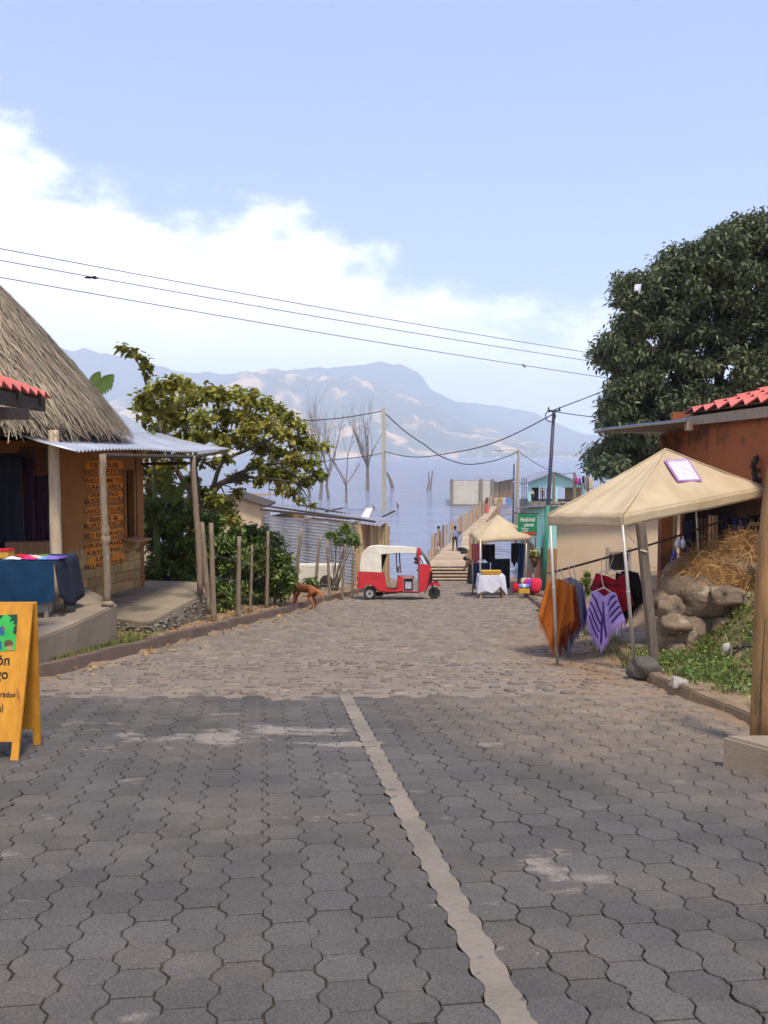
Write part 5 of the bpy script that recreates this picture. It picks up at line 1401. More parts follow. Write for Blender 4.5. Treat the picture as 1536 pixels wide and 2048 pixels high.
# wooden leaning post behind the front pole
f_ = gnd(1311, 1332, .12); f_ = Vector((f_.x + .1, f_.y + .35, f_.z + .03)); f_ = at(1311, 1330, f_.y); t_ = at(1281, 1046, f_.y)
m = MB(); m.bar(f_ - Vector((0, 0, .1)), t_, .115, .10, (1, 0, .1)); tag(m.build('timber_post', 'timber_dark', bevel=.012), 'grey squared timber post leaning behind the front canopy pole', 'post')
m = MB(); m.tube([at(1247, 1060, cF.y + .02), at(1272, 1088, 10.9), at(1289, 1100, f_.y - .07)], .006, 5); m.tube([at(1281, 1100, f_.y - .07), at(1294, 1104, f_.y - .07)], .009, 5)
tag(m.build('tie_rope', 'cream_cloth'), 'cream rope tying the front canopy pole to the timber post', 'rope')

# ---- ponchos on hangers
def hanger(parent, hook_at, y_neck, tl, tr, mat='white_paint'):
    m = MB(); mid = (tl + tr) / 2 + Vector((0, 0, .07))
    m.tube([hook_at + Vector((0, 0.02, -.01)), hook_at + Vector((0, .0, .02)), hook_at + Vector((0, -.025, .0)), hook_at + Vector((0, -.01, -.05)), mid], .0055, 5)
    m.tube([tl, mid, tr], .009, 6); m.build('hanger', mat, parent)
def poncho(label, hook, topl, botl, d, mat, fringe=True, fold=.035, k=3, name='poncho', tilt=0.0, under=None, ystripe=None, thick=.006):
    T = [at(x, y, d + tilt * (i / (len(topl) - 1))) for i, (x, y) in enumerate(topl)]; B = [at(x, y, d + tilt * (i / (len(botl) - 1))) for i, (x, y) in enumerate(botl)]
    t = thing(name, label, name.replace('_', ' '), tuple(hook), (0, 0, 0), 'ponchos and shawls for sale on the pipe')
    def pl_(L, u):
        s = u * (len(L) - 1); i = min(int(s), len(L) - 2); return L[i].lerp(L[i + 1], s - i)
    nr_ = Vector((0, -1, 0))
    def fn(u, v):
        w = fold * math.sin(u * k * 2 * math.pi + v * 1.3 + len(label)) * (.25 + .75 * v) + .02 * mnoise.noise(Vector((u * 4, v * 4, len(label))))
        return pl_(T, u).lerp(pl_(B, u), v) + nr_ * w
    m = MB(); m.shell(fn, 40, 26, thick)
    o = m.build('cloth', mat, t, smooth=True)
    if ystripe:                                   # woven bands, raised a hair above the cloth
        for (u0, v0, u1, v1, w) in [(a_, b_, c_, d_, e_ * 1.45) for a_, b_, c_, d_, e_ in ystripe]:
            q = MB()
            def sf(a, b):
                u, v = u0 + (u1 - u0) * a, v0 + (v1 - v0) * a
                du, dv = -(v1 - v0), (u1 - u0); L_ = math.hypot(du, dv)
                return fn(min(max(u + du / L_ * w * (b - .5), 0), 1), min(max(v + dv / L_ * w * (b - .5), 0), 1)) + nr_ * .016
            q.grid(sf, 18, 2); q.build('woven_band', 'band_purple', o, smooth=True)
    if fringe:
        q = MB()
        for i in range(46):
            u = (i + .5) / 46; p = fn(u, 1.0); L_ = random.uniform(.07, .13)
            q.tube([p, p + Vector((random.gauss(0, .012), random.gauss(0, .012), -L_))], [.006, .003], 4)
        tag(q.build('fringe', mat, t), kind='stuff')
    hanger(t, hook, 0, T[0] + Vector((.03, .012, -.01)), T[-1] + Vector((-.03, .012, -.01)))
    return t
pm('band_purple', (0.075, 0.035, 0.16), None, 3, 0.95, 0.2, 150)
pm('lilac_cloth', (0.50, 0.34, 0.70), (0.42, 0.28, 0.62), 3, 0.95, 0.2, 150)
pm('red_band_cloth', (0.58, 0.014, 0.03), (0.10, 0.01, 0.02), 3.2, 0.95, 0.2, 150, stretch=(.4, .4, 6))
hk = on_pipe(1117)
poncho('bright orange poncho hanging by the far left canopy pole', hk, [(1094, 1166), (1117, 1157), (1146, 1170)], [(1076, 1232), (1090, 1258), (1106, 1302), (1118, 1262), (1148, 1240)], 11.93, 'orange_cloth', fold=.05)
hk = on_pipe(1124)
poncho('rust red shawl hanging just behind the orange poncho', hk, [(1118, 1172), (1128, 1166), (1150, 1172)], [(1112, 1292), (1120, 1300), (1136, 1270), (1160, 1245)], 12.15, 'rust_cloth')
hk = on_pipe(1140)
poncho('grey shawl with frayed hem behind the orange poncho', hk, [(1122, 1160), (1140, 1154), (1162, 1164)], [(1126, 1296), (1140, 1300), (1150, 1262), (1164, 1236)], 12.35, 'grey_cloth')
hk = on_pipe(1150)
poncho('blue violet shawl at the back of the orange poncho', hk, [(1136, 1164), (1150, 1158), (1166, 1172)], [(1138, 1280), (1150, 1272), (1164, 1246), (1176, 1240)], 12.55, 'violet_cloth')
hk = on_pipe(1228)
poncho('red poncho with dark bands hanging at the middle of the pipe', hk, [(1192, 1146), (1214, 1152), (1232, 1160), (1246, 1146)], [(1182, 1178), (1190, 1190), (1235, 1224), (1250, 1222), (1270, 1210)], 12.65, 'red_band_cloth', fringe=False)
hk = on_pipe(1262)
poncho('black shawl with ragged fringe hanging behind the red poncho', hk, [(1232, 1146), (1255, 1140), (1276, 1146)], [(1224, 1246), (1250, 1242), (1270, 1222), (1290, 1192)], 12.95, 'black_cloth')
hk = at(1203, 1150, 11.95)
lil = poncho('lilac poncho with dark purple woven bands hanging lowest', hk, [(1184, 1182), (1197, 1183), (1209, 1193), (1220, 1183), (1232, 1186)], [(1172, 1238), (1184, 1262), (1203, 1292), (1220, 1264), (1250, 1240)], 11.9, 'lilac_cloth', fold=.03, k=2,
             ystripe=[(.02, .12, .47, .44, .045), (.0, .38, .44, .62, .045), (.0, .60, .42, .80, .045), (.03, .80, .40, .95, .045), (.47, .44, .47, .98, .04), (.45, .12, .62, .95, .04), (.64, .26, .92, .08, .045), (.68, .44, .95, .27, .045), (.74, .62, .98, .46, .045), (.78, .80, .99, .66, .045)])
# its hanger hangs from a loop of string on the pipe
m = MB(); tp = on_pipe(1205); m.tube([tp, tp.lerp(hk, .5), hk], .004, 5); m.build('string', 'cream_cloth', lil)

# ---- thick golden post at the right edge
f_ = gnd(1524, 1468, .10); 
m = MB(); limb(m, [f_ - Vector((0, 0, .1)), at(1530, 1250, f_.y), at(1536, 1120, f_.y), at(1548, 985, f_.y + .02), at(1562, 900, f_.y), at(1600, 700, f_.y)], .088, .07, 14, .012, 3)

gp = m.build('log_post', 'pole_gold', smooth=True)
m = MB(); m.tube([at(1519, 1460, f_.y - .10), at(1521, 1400, f_.y - .102), at(1526, 1300, f_.y - .099), at(1530, 1235, f_.y - .096)], [.006, .008, .006, .002], 5); m.build('crack', 'dark_wood', gp); tag(gp, 'thick peeled log post at the right edge of the view', 'post')
# ---- rocks of the bank
rw = thing('rock_bank', 'bank of big grey boulders below the orange house', 'boulders', (4.6, 12.2, zr(12.2)))
RK = [(1395, 1205, 12.2, 72, 52, 1, .42), (1375, 1290, 11.9, 60, 62, 2, .4), (1372, 1152, 13.4, 40, 30, 3, .4), (1318, 1195, 12.4, 26, 16, 4, .25), (1328, 1222, 12.4, 18, 22, 5, .2), (1322, 1262, 12.2, 16, 26, 6, .2), (1345, 1310, 11.6, 20, 26, 7, .2),
      (1490, 1150, 12.4, 46, 42, 8, .4), (1500, 1225, 11.8, 48, 46, 9, .4), (1430, 1250, 12.4, 58, 46, 10, .4), (1440, 1160, 12.9, 46, 40, 11, .4), (1422, 1135, 14.0, 28, 16, 12, .3), (1545, 1190, 11.8, 40, 60, 13, .4), (1455, 1300, 12.0, 46, 40, 14, .35)]
rgk = random.Random(12)
for k in range(11):
    RK.append((rgk.uniform(1318, 1520), rgk.uniform(1185, 1330), rgk.uniform(11.5, 12.1), rgk.uniform(18, 34), rgk.uniform(14, 26), 20 + k, rgk.uniform(.14, .25)))
for x, y, d_, rx, ry, sd_, dep in RK:
    c = at(x, y, d_); m = MB(); m.rock(tuple(c), (rx / pxm(d_), dep, ry / pxm(d_)), sd_ * 1.7); m.build('boulder', 'rock', rw, smooth=True)
c = gnd(1293, 1356, .02); m = MB(); m.rock((c.x, c.y + .05, c.z + .09), (.17, .17, .13), 31); tag(m.build('loose_rock', 'rock_dark', smooth=True), 'dark rock at the foot of the front canopy pole', 'rock')
c = gnd(1358, 1366, .12); m = MB(); m.rock((c.x, c.y, c.z + .0), (.085, .075, .05), 33); tag(m.build('loose_rock', 'kerb_white', smooth=True), 'pale broken lump of concrete at the grass edge', 'rock')
c = at(1452, 1300, 10.6); m = MB(); m.ball((c.x, c.y, c.z), (.06, .05, .09), 9, .4, 35); tag(m.build('loose_rock', 'kerb_white', smooth=True), 'small white stone standing in the grass of the bank', 'rock')
# grass on the bank: green below, tangled dry weeds on top
pts = []
while len(pts) < 900:
    d_ = random.uniform(7.0, 11.9); x = xr(d_) + .2 + random.random() ** .8 * 2.6
    pts.append((x, d_, tz(x, d_) - .01))
grass_tufts('grass_bank', pts, .075, 16, 'grass', 'green grass on the bank behind the right kerb', 60, .07, .006)
r = np.random.default_rng(59); Pw = np.array([(x + r.normal(0, .06), d_ + r.normal(0, .06), z + r.uniform(.01, .09)) for x, d_, z in pts for k in range(14)])
V, Fq = leaf_arrays(Pw, .045, .2, .6, 58); tag(np_mesh('ground_weeds', V, Fq, 'leaf_bush'), 'low broad leaved weeds covering the bank behind the right kerb', 'weeds', kind='stuff')
shr = [(at(x, y, d_), r_ / pxm(d_)) for x, y, d_, r_ in [(1500, 1290, 10.9, 30), (1470, 1330, 10.6, 22), (1420, 1340, 11.0, 20), (1390, 1360, 10.6, 16), (1515, 1350, 10.2, 26), (1440, 1380, 9.9, 18), (1480, 1390, 9.5, 20), (1545, 1320, 10.2, 34)]]
shrub('low bright green weeds on the bank by the log post', shr, 14000, .055, 'grass', 61, root=Vector((4.4, 10.6, tz(4.4, 10.6))), group='weeds on the right bank', width=.5)
shr = [(at(x, y, d_), r_ / pxm(d_)) for x, y, d_, r_ in [(1430, 1250, 11.8, 22), (1455, 1225, 11.9, 22), (1410, 1280, 11.6, 20), (1470, 1270, 11.5, 24), (1400, 1320, 11.3, 18)]]
shrub('dark straggling weeds hanging over the boulders', shr, 9000, .05, 'leaf_bush', 63, root=at(1440, 1290, 12.0), group='weeds on the right bank', width=.5)
# dry tangle
r = np.random.default_rng(66); m = MB(); n_dry = 900
dryc = [(1400, 1165, 12.6, 34), (1430, 1140, 12.8, 36), (1460, 1120, 12.9, 38), (1490, 1105, 12.9, 34), (1520, 1100, 12.8, 36), (1450, 1165, 12.4, 36), (1415, 1190, 12.3, 22), (1480, 1150, 12.4, 30), (1515, 1135, 12.3, 34), (1550, 1120, 12.5, 40), (1385, 1180, 12.5, 20), (1420, 1160, 12.2, 30), (1440, 1185, 12.0, 26), (1500, 1170, 12.0, 26), (1400, 1140, 12.9, 24)]
V = []; Fq = []
for x, y, d_, R in dryc:
    c = np.array(at(x, y, d_)); Rm = R / pxm(d_)
    for i in range(1700):
        q = c + r.normal(0, 1, 3) * Rm * np.array([.75, .8, .55]); a = r.normal(0, 1, 3); a[2] = abs(a[2]) * .7; a /= np.linalg.norm(a)
        L_ = r.uniform(.05, .17); b = r.normal(0, 1, 3) * .6; s = np.cross(a, r.normal(0, 1, 3)); s /= np.linalg.norm(s) + 1e-9; w = r.uniform(.0025, .006); k0 = len(V)
        for t, ww in ((0, w), (.5, w), (1, w * .4)):
            p = q + a * L_ * t + b * L_ * t * t - np.array([0, 0, 1]) * L_ * .45 * t * t; V += [p + s * ww, p - s * ww]
        Fq += [(k0, k0 + 1, k0 + 3, k0 + 2), (k0 + 2, k0 + 3, k0 + 5, k0 + 4)]
o = np_mesh('dry_weeds', np.array(V), np.array(Fq), 'dry_grass'); tag(o, 'tangle of dry orange weeds on top of the boulder bank', 'weeds', kind='stuff')
pts = []
for i in range(140):
    d_ = random.uniform(10.5, 22); x = xr(d_) + random.gauss(.05, .12); pts.append((x, d_, zr(d_) + (.0 if x < xr(d_) else .1)))
grass_tufts('verge_weeds', pts, .08, 10, 'grass', 'sparse weeds along the right kerb below the ponchos', 67)
shrub('small bush against the beige wall behind the ponchos', [(at(x, y, 22.5), r_ / pxm(22.5)) for x, y, r_ in [(1170, 1165, 14), (1182, 1185, 16), (1160, 1195, 13), (1175, 1150, 10)]], 5000, .10, 'grass', 68, group='weeds by the beige wall')

# ---- orange house on the right with red ribbed tiles
HX = 5.75
fz = -1.12
rh = thing('orange_house', 'orange house with a red ribbed tile roof and dark open porch on the right', 'house', (HX, 16, fz))
e0, e1 = at(1366, 832, 16.2), at(1575, 806, 12.6)
e1.x = e0.x + .12; 
e1.z = e0.z + .02
slope = Vector((.95, .0, .27))
def tiles2():
    mb = MB(); ax = e1 - e0; n = 7
    # courses of ribbed tile, each overlapping the one below
    for c in range(5):
        def fn(u, v, c=c):
            k = (u * n) % 1.0; h = .10 * (k / .82) if k < .82 else .10 * (1 - (k - .82) / .18)
            return e0 + ax * u + slope * (c * .42 + .47 * v) + Vector((0, 0, h + .045 * (1 - v)))
        m = MB(); m.shell(fn, n * 10, 4, .014); m.build('tile_course', 'tile_red', rh)
tiles2()
m = MB(); m.bar(e0 + Vector((.06, .1, -.10)), e1 + Vector((.06, 0, -.10)), .05, .16); m.build('fascia', 'grey_wood', rh)
m = MB(); m.bar(e0 + Vector((.5, .05, .05)), e1 + Vector((.5, 0, .05)), .9, .03); m.build('eave_boards', 'dark_wood', rh)
for i in range(6):
    q = e0.lerp(e1, i / 5); m = MB(); m.bar(q + Vector((.05, 0, -.06)), q + slope * 2.2 + Vector((0, 0, -.06)), .06, .09); m.build('rafter', 'dark_wood', rh)
# upper wall band over the porch
yA, yB = 18.1, 11.2
def hbox(name, x0_, x1_, y0_, y1_, z0, z1, mat, bevel=0.0):
    m = MB(); m.box(((x0_ + x1_) / 2, (y0_ + y1_) / 2, (z0 + z1) / 2), (abs(x1_ - x0_), abs(y1_ - y0_), abs(z1 - z0))); return m.build(name, mat, rh, bevel=bevel)
hbox('upper_wall', HX + .02, HX + .16, yB, yA, CAM_Z - .68, CAM_Z + .72, 'wall_orange_right')
hbox('end_wall', HX + .16, HX + 4, yA - .12, yA, CAM_Z - .68, CAM_Z + .9, 'wall_orange_right')
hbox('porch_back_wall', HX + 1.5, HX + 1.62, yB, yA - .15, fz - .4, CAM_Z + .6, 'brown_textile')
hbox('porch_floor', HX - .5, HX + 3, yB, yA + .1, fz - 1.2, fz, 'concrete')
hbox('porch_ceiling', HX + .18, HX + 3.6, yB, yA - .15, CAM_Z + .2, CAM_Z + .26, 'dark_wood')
for (x, y0, y1, d_, w, mt) in [(1330, 1030, 1200, 17.3, 23, 'wall_orange_right'), (1348, 1030, 1190, 17.9, 9, 'board_pale'), (1364, 1100, 1190, 18.6, 9, 'wall_orange_right')]:
    p = at(x, 1100, d_); wm = w / pxm(d_); m = MB()
    m.box((p.x, p.y, (fz - .3 + CAM_Z + .4) / 2), (wm, wm, CAM_Z + .4 - fz + .3)); m.build('porch_post', mt, rh, bevel=.01)
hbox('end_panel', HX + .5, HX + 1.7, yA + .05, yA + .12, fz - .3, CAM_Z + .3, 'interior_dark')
# tin lean-to over the end
m = MB(); P = [at(1214, 857, 16.9), at(1372, 840, 15.6), at(1372, 862, 18.0), at(1190, 863, 18.8)]
m.prism([p + Vector((0, 0, .004)) for p in P], [p + Vector((0, 0, .022)) for p in P]); m.build('lean_to_sheet', 'tin_blue', rh)
m = MB(); m.prism([p - Vector((0, 0, .03)) for p in P], [p + Vector((0, 0, .002)) for p in P]); m.build('lean_to_boards', 'grey_wood', rh)
m = MB(); m.bar(at(1188, 864, 18.85), at(1372, 864, 18.1), .04, .05); m.build('lean_to_batten', 'grey_wood', rh)
m = MB(); m.box(tuple(at(1377, 852, 15.9)), (.10, .16, .16)); m.build('beam_end', 'pole_pale', rh)
# textiles inside the porch
for i, (x0_, x1_, y0, y1, d_, mt, lb) in enumerate([
        (1366, 1384, 1040, 1120, 16.9, 'navy_cloth', 'dark cloth hanging beside the beige porch post'), (1392, 1414, 1035, 1140, 17.0, 'brown_textile', 'brown striped shawl hanging in the dark porch'),
        (1416, 1436, 1030, 1130, 16.6, 'board', 'tan shawl hanging in the dark porch behind the back canopy pole'), (1440, 1462, 1030, 1120, 16.4, 'navy_cloth', 'dark navy shawl in the porch of the orange house'), (1464, 1490, 1035, 1110, 16.0, 'blue_textile', 'deep blue shawl hanging in the dark porch'),
        (1493, 1520, 1030, 1105, 15.6, 'navy_cloth', 'black shawl hanging in the porch beside the log post')]):
    a, b = at(x0_, y0, d_), at(x1_, y0, d_); hung_cloth('hanging_shawl', mt, a, b, (a - at(x0_, y1, d_)).z, lb, 'shawl', 'shawls hanging in the porch', fold=.03, k=3)
a, b = at(1344, 1104, 16.2), at(1352, 1095, 16.3); 
m = MB(); m.shell(lambda u, v: at(1345 - 22 * v * (.6 - .2 * u) + 10 * u * (1 + v * .5), 1098 + 8 * u + (62 - 26 * u) * v, 16.2 + .03 * math.sin(u * 12)), 12, 12, .006)
sh = m.build('striped_shawl', 'violet_cloth', smooth=True); tag(sh, 'small violet striped shawl hanging by the orange porch post', 'shawl', 'shawls hanging in the porch')
for k in range(6):
    v0 = .12 + k * .15; q = MB(); q.grid(lambda a_, b_: at(1345 - 22 * (v0 + .05 * b_ + .10 * a_) * (.6 - .2 * a_) + 10 * a_ * (1 + (v0) * .5), 1098 + 8 * a_ + (62 - 26 * a_) * (v0 + .05 * b_ + .10 * a_), 16.18 + .03 * math.sin(a_ * 12) - .01), 8, 1); q.build('woven_band', 'band_purple', sh)
for i, x in enumerate((1356, 1366)):
    p = at(x, 1088, 15.9); m = MB(); m.ball(tuple(p), (.055, .05, .085), 9, .35, i); m.box((p.x, p.y, p.z + .10), (.02, .02, .08)); o = m.build('cloth_bag', 'white_cloth', smooth=True); tag(o, ('small white cloth bag hanging left of its twin in the porch', 'small white cloth bag hanging right of its twin in the porch')[i], 'bag', 'white bags in the porch')
m = MB(); p0 = at(1512, 915, 13.4)
for k in range(40):
    t = k / 40; m.ball(tuple(p0 + Vector((random.gauss(0, .03 + .07 * t), random.gauss(0, .03), -.62 * t))), (.035, .035, .045), 6, .3, k)
tag(m.build('dried_bunch', 'interior_dark', smooth=True), 'dark bunch of dried plants hanging on the orange upper wall', 'bunch')

# ---- beige wall and teal shop
cb_ = Vector((5.60, 30.3)); 
WZ0, WZ1 = zr(30) - .3, CAM_Z - 1.74
sh_ = thing('teal_shop', 'teal painted shop with a beige plaster side wall by the street', 'shop', (5.7, 31, zr(31)))
m = MB(); x1_ = at(1345, 1100, 30.3).x
def qwall(mb, a, b, z0, z1, th=.18, za=None):
    za = z1 if za is None else za
    n = (b - a).normalized(); n = Vector((-n.y, n.x)) * th
    mb.prism([(a.x, a.y, z0), (b.x, b.y, z0), (b.x + n.x, b.y + n.y, z0), (a.x + n.x, a.y + n.y, z0)], [(a.x, a.y, za), (b.x, b.y, z1), (b.x + n.x, b.y + n.y, z1), (a.x + n.x, a.y + n.y, za)])
wx0, wx1 = at(1212, 1120, 30.3).x, at(1262, 1120, 30.3).x; wz0, wz1 = at(1230, 1142, 30.3).z, at(1230, 1103, 30.3).z
xe = x1_ + 2
qwall(m, Vector((cb_.x + .3, 30.3)), Vector((wx0, 30.3)), WZ0, WZ1); qwall(m, Vector((wx1, 30.3)), Vector((xe, 30.3)), WZ0, WZ1); qwall(m, Vector((wx0, 30.3)), Vector((wx1, 30.3)), WZ0, wz0); qwall(m, Vector((wx0, 30.3)), Vector((wx1, 30.3)), wz1, WZ1)
m.build('side_wall', 'plaster_beige', sh_)
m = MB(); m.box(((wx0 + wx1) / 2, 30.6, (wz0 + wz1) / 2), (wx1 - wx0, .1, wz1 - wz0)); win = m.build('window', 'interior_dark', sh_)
for s_ in (wx0 + .05, wx1 - .05):
    m = MB(); m.box((s_, 30.34, (wz0 + wz1) / 2 + .04), (.10, .14, wz1 - wz0 + .2)); m.build('frame', 'grey_wood', win)
m = MB(); m.box(((wx0 + wx1) / 2, 30.34, wz1 - .05), (wx1 - wx0, .13, .10)); m.build('frame', 'grey_wood', win)
for k in range(5):
    m = MB(); x = wx0 + (wx1 - wx0) * (k + 1) / 6; m.box((x, 30.36, (wz0 + wz1) / 2), (.025, .025, wz1 - wz0)); m.build('window_bar', 'black', win)
# corner column and street wall
m = MB(); m.box((cb_.x + .12, 30.22, (WZ0 + WZ1) / 2), (.44, .40, WZ1 - WZ0)); col = m.build('corner_column', 'plaster_teal', sh_)
m = MB(); m.box((cb_.x + .12, 30.20, WZ0 + .95), (.48, .42, 1.9)); m.build('column_base', 'paint_brown', col)
sa, sb_ = Vector((cb_.x - .02, 30.5)), Vector((6.35, 38.5))
m = MB(); qwall(m, sb_, sa, WZ0 - 1.2, WZ1 - .02, .18, WZ1 - .62); m.build('street_wall', 'plaster_teal', sh_)
nn_ = Vector(((sb_ - sa).y, -(sb_ - sa).x)).normalized() * -1
m = MB(); off = Vector((-.03, -.0)); qwall(m, sb_ + off, sa + off, WZ0 - 1.2, WZ0 + 1.45, .02); m.build('wall_base', 'paint_rust', sh_)
dx = [Vector((sa.x + (sb_.x - sa.x) * t - .05, sa.y + (sb_.y - sa.y) * t)) for t in (.42, .56)]
m = MB(); qwall(m, dx[1], dx[0], zr(34) - .1, zr(34) + 2.1, .03); dr = m.build('door', 'white_wall', sh_)
m = MB(); p = at(1086, 1012, 30); P = [Vector((5.1, 29.7, WZ1 + .02)), Vector((xe, 29.9, WZ1 + .06)), Vector((xe, 39, WZ1 - .55)), Vector((5.9, 39, WZ1 - .62))]
m.prism(P, [q + Vector((0, 0, .05)) for q in P]); m.build('roof', 'tin_roof_old', sh_)
for k in range(7):
    m = MB(); m.ball((5.75 + k * .24 + random.uniform(-.05, .05), 30.1, WZ1 + .10), (.15, .12, .06), 8, .4, k); m.build('roof_stone', 'rock', sh_, smooth=True)
# open shutter beside the small tent
m = MB(); a, b = at(1052, 1080, 31.5), at(1066, 1090, 30.2); m.prism([a, b, b - Vector((0, 0, 1.0)), a - Vector((0, 0, 1.0))], [q + Vector((.05, .05, 0)) for q in (a, b, b - Vector((0, 0, 1.0)), a - Vector((0, 0, 1.0)))]); m.build('shutter', 'grey_wood', sh_)
# flower pot on the wall
p = at(1070, 1112, 29.9)
fp = thing('flower_basket', 'hanging basket of yellow flowers on the teal shop wall', 'flowers', tuple(p))
m = MB(); m.tube([p + Vector((0, 0, -.40)), p + Vector((0, 0, -.22)), p + Vector((0, 0, -.05))], [.02, .12, .17], 10); m.build('pot', 'brown_textile', fp, smooth=True)
Pn = np.array(p) + RNG.normal(0, 1, (160, 3)) * np.array([.10, .10, .07]) + np.array([0, 0, .03]); V, Fq = leaf_arrays(Pn, .09, .2, .5, 70); tag(np_mesh('leaves', V, Fq, 'grass', fp), kind='stuff')
for k in range(11):
    m = MB(); m.ball(tuple(p + Vector((random.gauss(0, .12), -.10 + random.gauss(0, .05), .14 + random.gauss(0, .08)))), (.035, .035, .028), 7, .2, k); m.build('bloom', 'yellow_bloom', fp, smooth=True) if 'yellow_bloom' in _M else (pm('yellow_bloom', (.80, .62, .16), None, 6, .7), m.build('bloom', 'yellow_bloom', fp, smooth=True))
# green sign
gs = [at(1036, 1028, 29.0), at(1074, 1029, 29.0), at(1074, 1071, 29.0), at(1036, 1072, 29.0)]
m = MB(); m.prism([gs[3], gs[2], gs[1], gs[0]], [q + Vector((0, .03, 0)) for q in (gs[3], gs[2], gs[1], gs[0])]); sg = m.build('shop_sign', 'sign_green'); tag(sg, 'green painted sign reading Medicinal plants with a red arrow', 'sign')
for s, x, yb, hp, w in (('Medicinal', 1055, 1043, 9, 29), ('plants', 1058, 1052.5, 7, 19), ('Shampoo', 1050, 1059, 4, 14), ('pomada', 1050, 1063.5, 3.4, 12), ('jabones', 1054, 1067, 3, 11)):
    b_ = at(x, yb, 28.985); t_ = at(x, yb - hp, 28.985); a_ = at(x + w, yb, 28.985); lettering(s, b_, Vector((1, 0, .03)), Vector((.04, 0, 1)), (t_ - b_).z, 'white_paint', sg, (a_ - b_).x)
q = MB(); ar = [(1042, 1065), (1066, 1064), (1066, 1062), (1073, 1066.5), (1066, 1071), (1066, 1069), (1042, 1070)]
q.add([at(x, y, 28.98) for x, y in ar], [tuple(range(7))]); q.build('arrow', 'arrow_red', sg)
q = MB(); q.tube([at(1028, 1026, 29.6), at(1078, 1027, 29.4)], .02, 5); q.build('hanging_bar', 'black', sg)

# ---- sidewalk of the shop and its wares
m = MB(); A = [(4.75, 27.6), (4.9, 26.0), (6.0, 26.5), (6.2, 30.2), (6.5, 38), (5.6, 38), (5.0, 31)]
m.prism([(x, y, zr(y) - .2) for x, y in A], [(x, y, zr(y) + .17) for x, y in A]); tag(m.build('shop_pavement', 'kerb', bevel=.02), kind='structure')
bags = [(1072, 1190, 27.5, 'bag_red', 'bright red cloth bag standing on the shop pavement', .17, .30), (1061, 1186, 27.8, 'purple_cloth', 'purple cloth bag leaning on the red one', .12, .27), (1056, 1178, 28.2, 'magenta_cloth', 'magenta bag between the purple bag and the ball basket', .16, .28), (1034, 1180, 28.2, 'red_cloth', 'dark red folded cloth at the left of the shop wares', .14, .18)]
for x, y, d_, mt, lb, w, h in bags:
    p = at(x, y, d_); p.z = zr(d_) + .17; m = MB(); m.ball((p.x, p.y, p.z + h * .8), (w, .13, h * .82), 12, .25, w * 9, sq=.7); o = m.build('cloth_bag', mt, smooth=True); tag(o, lb, 'bag', 'wares on the shop pavement')
p = at(1048, 1180, 27.6); p.z = zr(27.6) + .17
bk = thing('wooden_tray', 'yellow wooden tray holding blue and white balls of yarn', 'tray', tuple(p)); m = MB(); m.box((p.x, p.y, p.z + .07), (.34, .24, .14)); m.build('tray', 'yellow_paint', bk, bevel=.01)
for k, mt in enumerate(('sky_cloth', 'white_cloth', 'sky_cloth')):
    m = MB(); m.ball((p.x - .10 + .10 * k, p.y, p.z + .22), (.075, .075, .075), 9, .12, k); m.build('yarn_ball', mt, bk, smooth=True)
p = at(1052, 1160, 28.4); m = MB(); m.tube([(p.x, p.y, zr(28.4) + .17), (p.x, p.y, zr(28.4) + .62)], [.12, .16], 12); o = m.build('basket', 'cream_cloth', smooth=True); tag(o, 'cream straw basket behind the magenta bag', 'basket', 'wares on the shop pavement')

# ---- small tan canopy in front of the shop
q0 = [gnd(960, 1196), Vector((4.72, 28.9, zr(28.9) + .17)), Vector((4.95, 31.0, zr(31) + .1)), gnd(947, 1184)]
q0[3] = Vector((at(946, 1100, 30.4).x, 30.4, zr(30.4)))
ez_ = at(960, 1079, q0[0].y).z
ev_ = [at(955, 1079, q0[0].y), at(1062, 1078, 28.9), Vector((5.1, 31.2, ez_)), at(941, 1081, 30.4)]
for e in ev_: e.z = ez_
ap = at(996, 1029, 29.6)
sm = thing('small_canopy', 'small tan pointed canopy over the clothes stall near the pier', 'canopy', tuple(q0[0]))
for i in range(4):
    a, b = ev_[i], ev_[(i + 1) % 4]; m = MB(); m.shell(roof_panel(a, b, ap, .10, i * 1.3), 16, 12, .006); m.build('roof_panel', 'canvas', sm, smooth=True)
    m = MB(); m.shell(lambda u, v, a=a, b=b: a.lerp(b, u) - Vector((0, 0, (.13 + .01 * math.sin(u * 11)) * v - .02)) + Vector((0, -.01 * math.sin(u * 15) * v, 0)), 16, 2, .005); m.build('valance', 'canvas', sm, smooth=True)
    m = MB(); m.tube([q0[i], Vector((q0[i].x, q0[i].y, ez_))], .03, 7); m.build('pole', 'steel_pole', sm, smooth=True)
    m = MB(); m.box((q0[i].x, q0[i].y, q0[i].z + .02), (.22, .22, .04)); m.build('foot_plate', 'pipe_rust', sm)
for i, (x0_, x1_, y0, y1, d_, mt, lb) in enumerate([
        (943, 960, 1087, 1124, 30.3, 'pink_cloth', 'pink blouse hanging at the left corner of the small canopy'), (964, 990, 1088, 1122, 30.9, 'black_cloth', 'black garment hanging at the back of the small canopy'),
        (1022, 1036, 1086, 1128, 30.0, 'trousers_dark', 'dark garment hanging inside the small canopy on the right'), (1036, 1048, 1086, 1166, 29.6, 'blue_textile', 'long blue patterned skirt hanging inside the small canopy'), (1048, 1056, 1088, 1140, 29.2, 'grey_cloth', 'grey cloth hanging at the right corner of the small canopy')]):
    a, b = at(x0_, y0, d_), at(x1_, y0, d_); hung_cloth('hanging_garment', mt, a, b, (a - at(x0_, y1, d_)).z, lb, 'garment', 'garments hanging under the small canopy', fold=.05, k=3, uneven=.1)
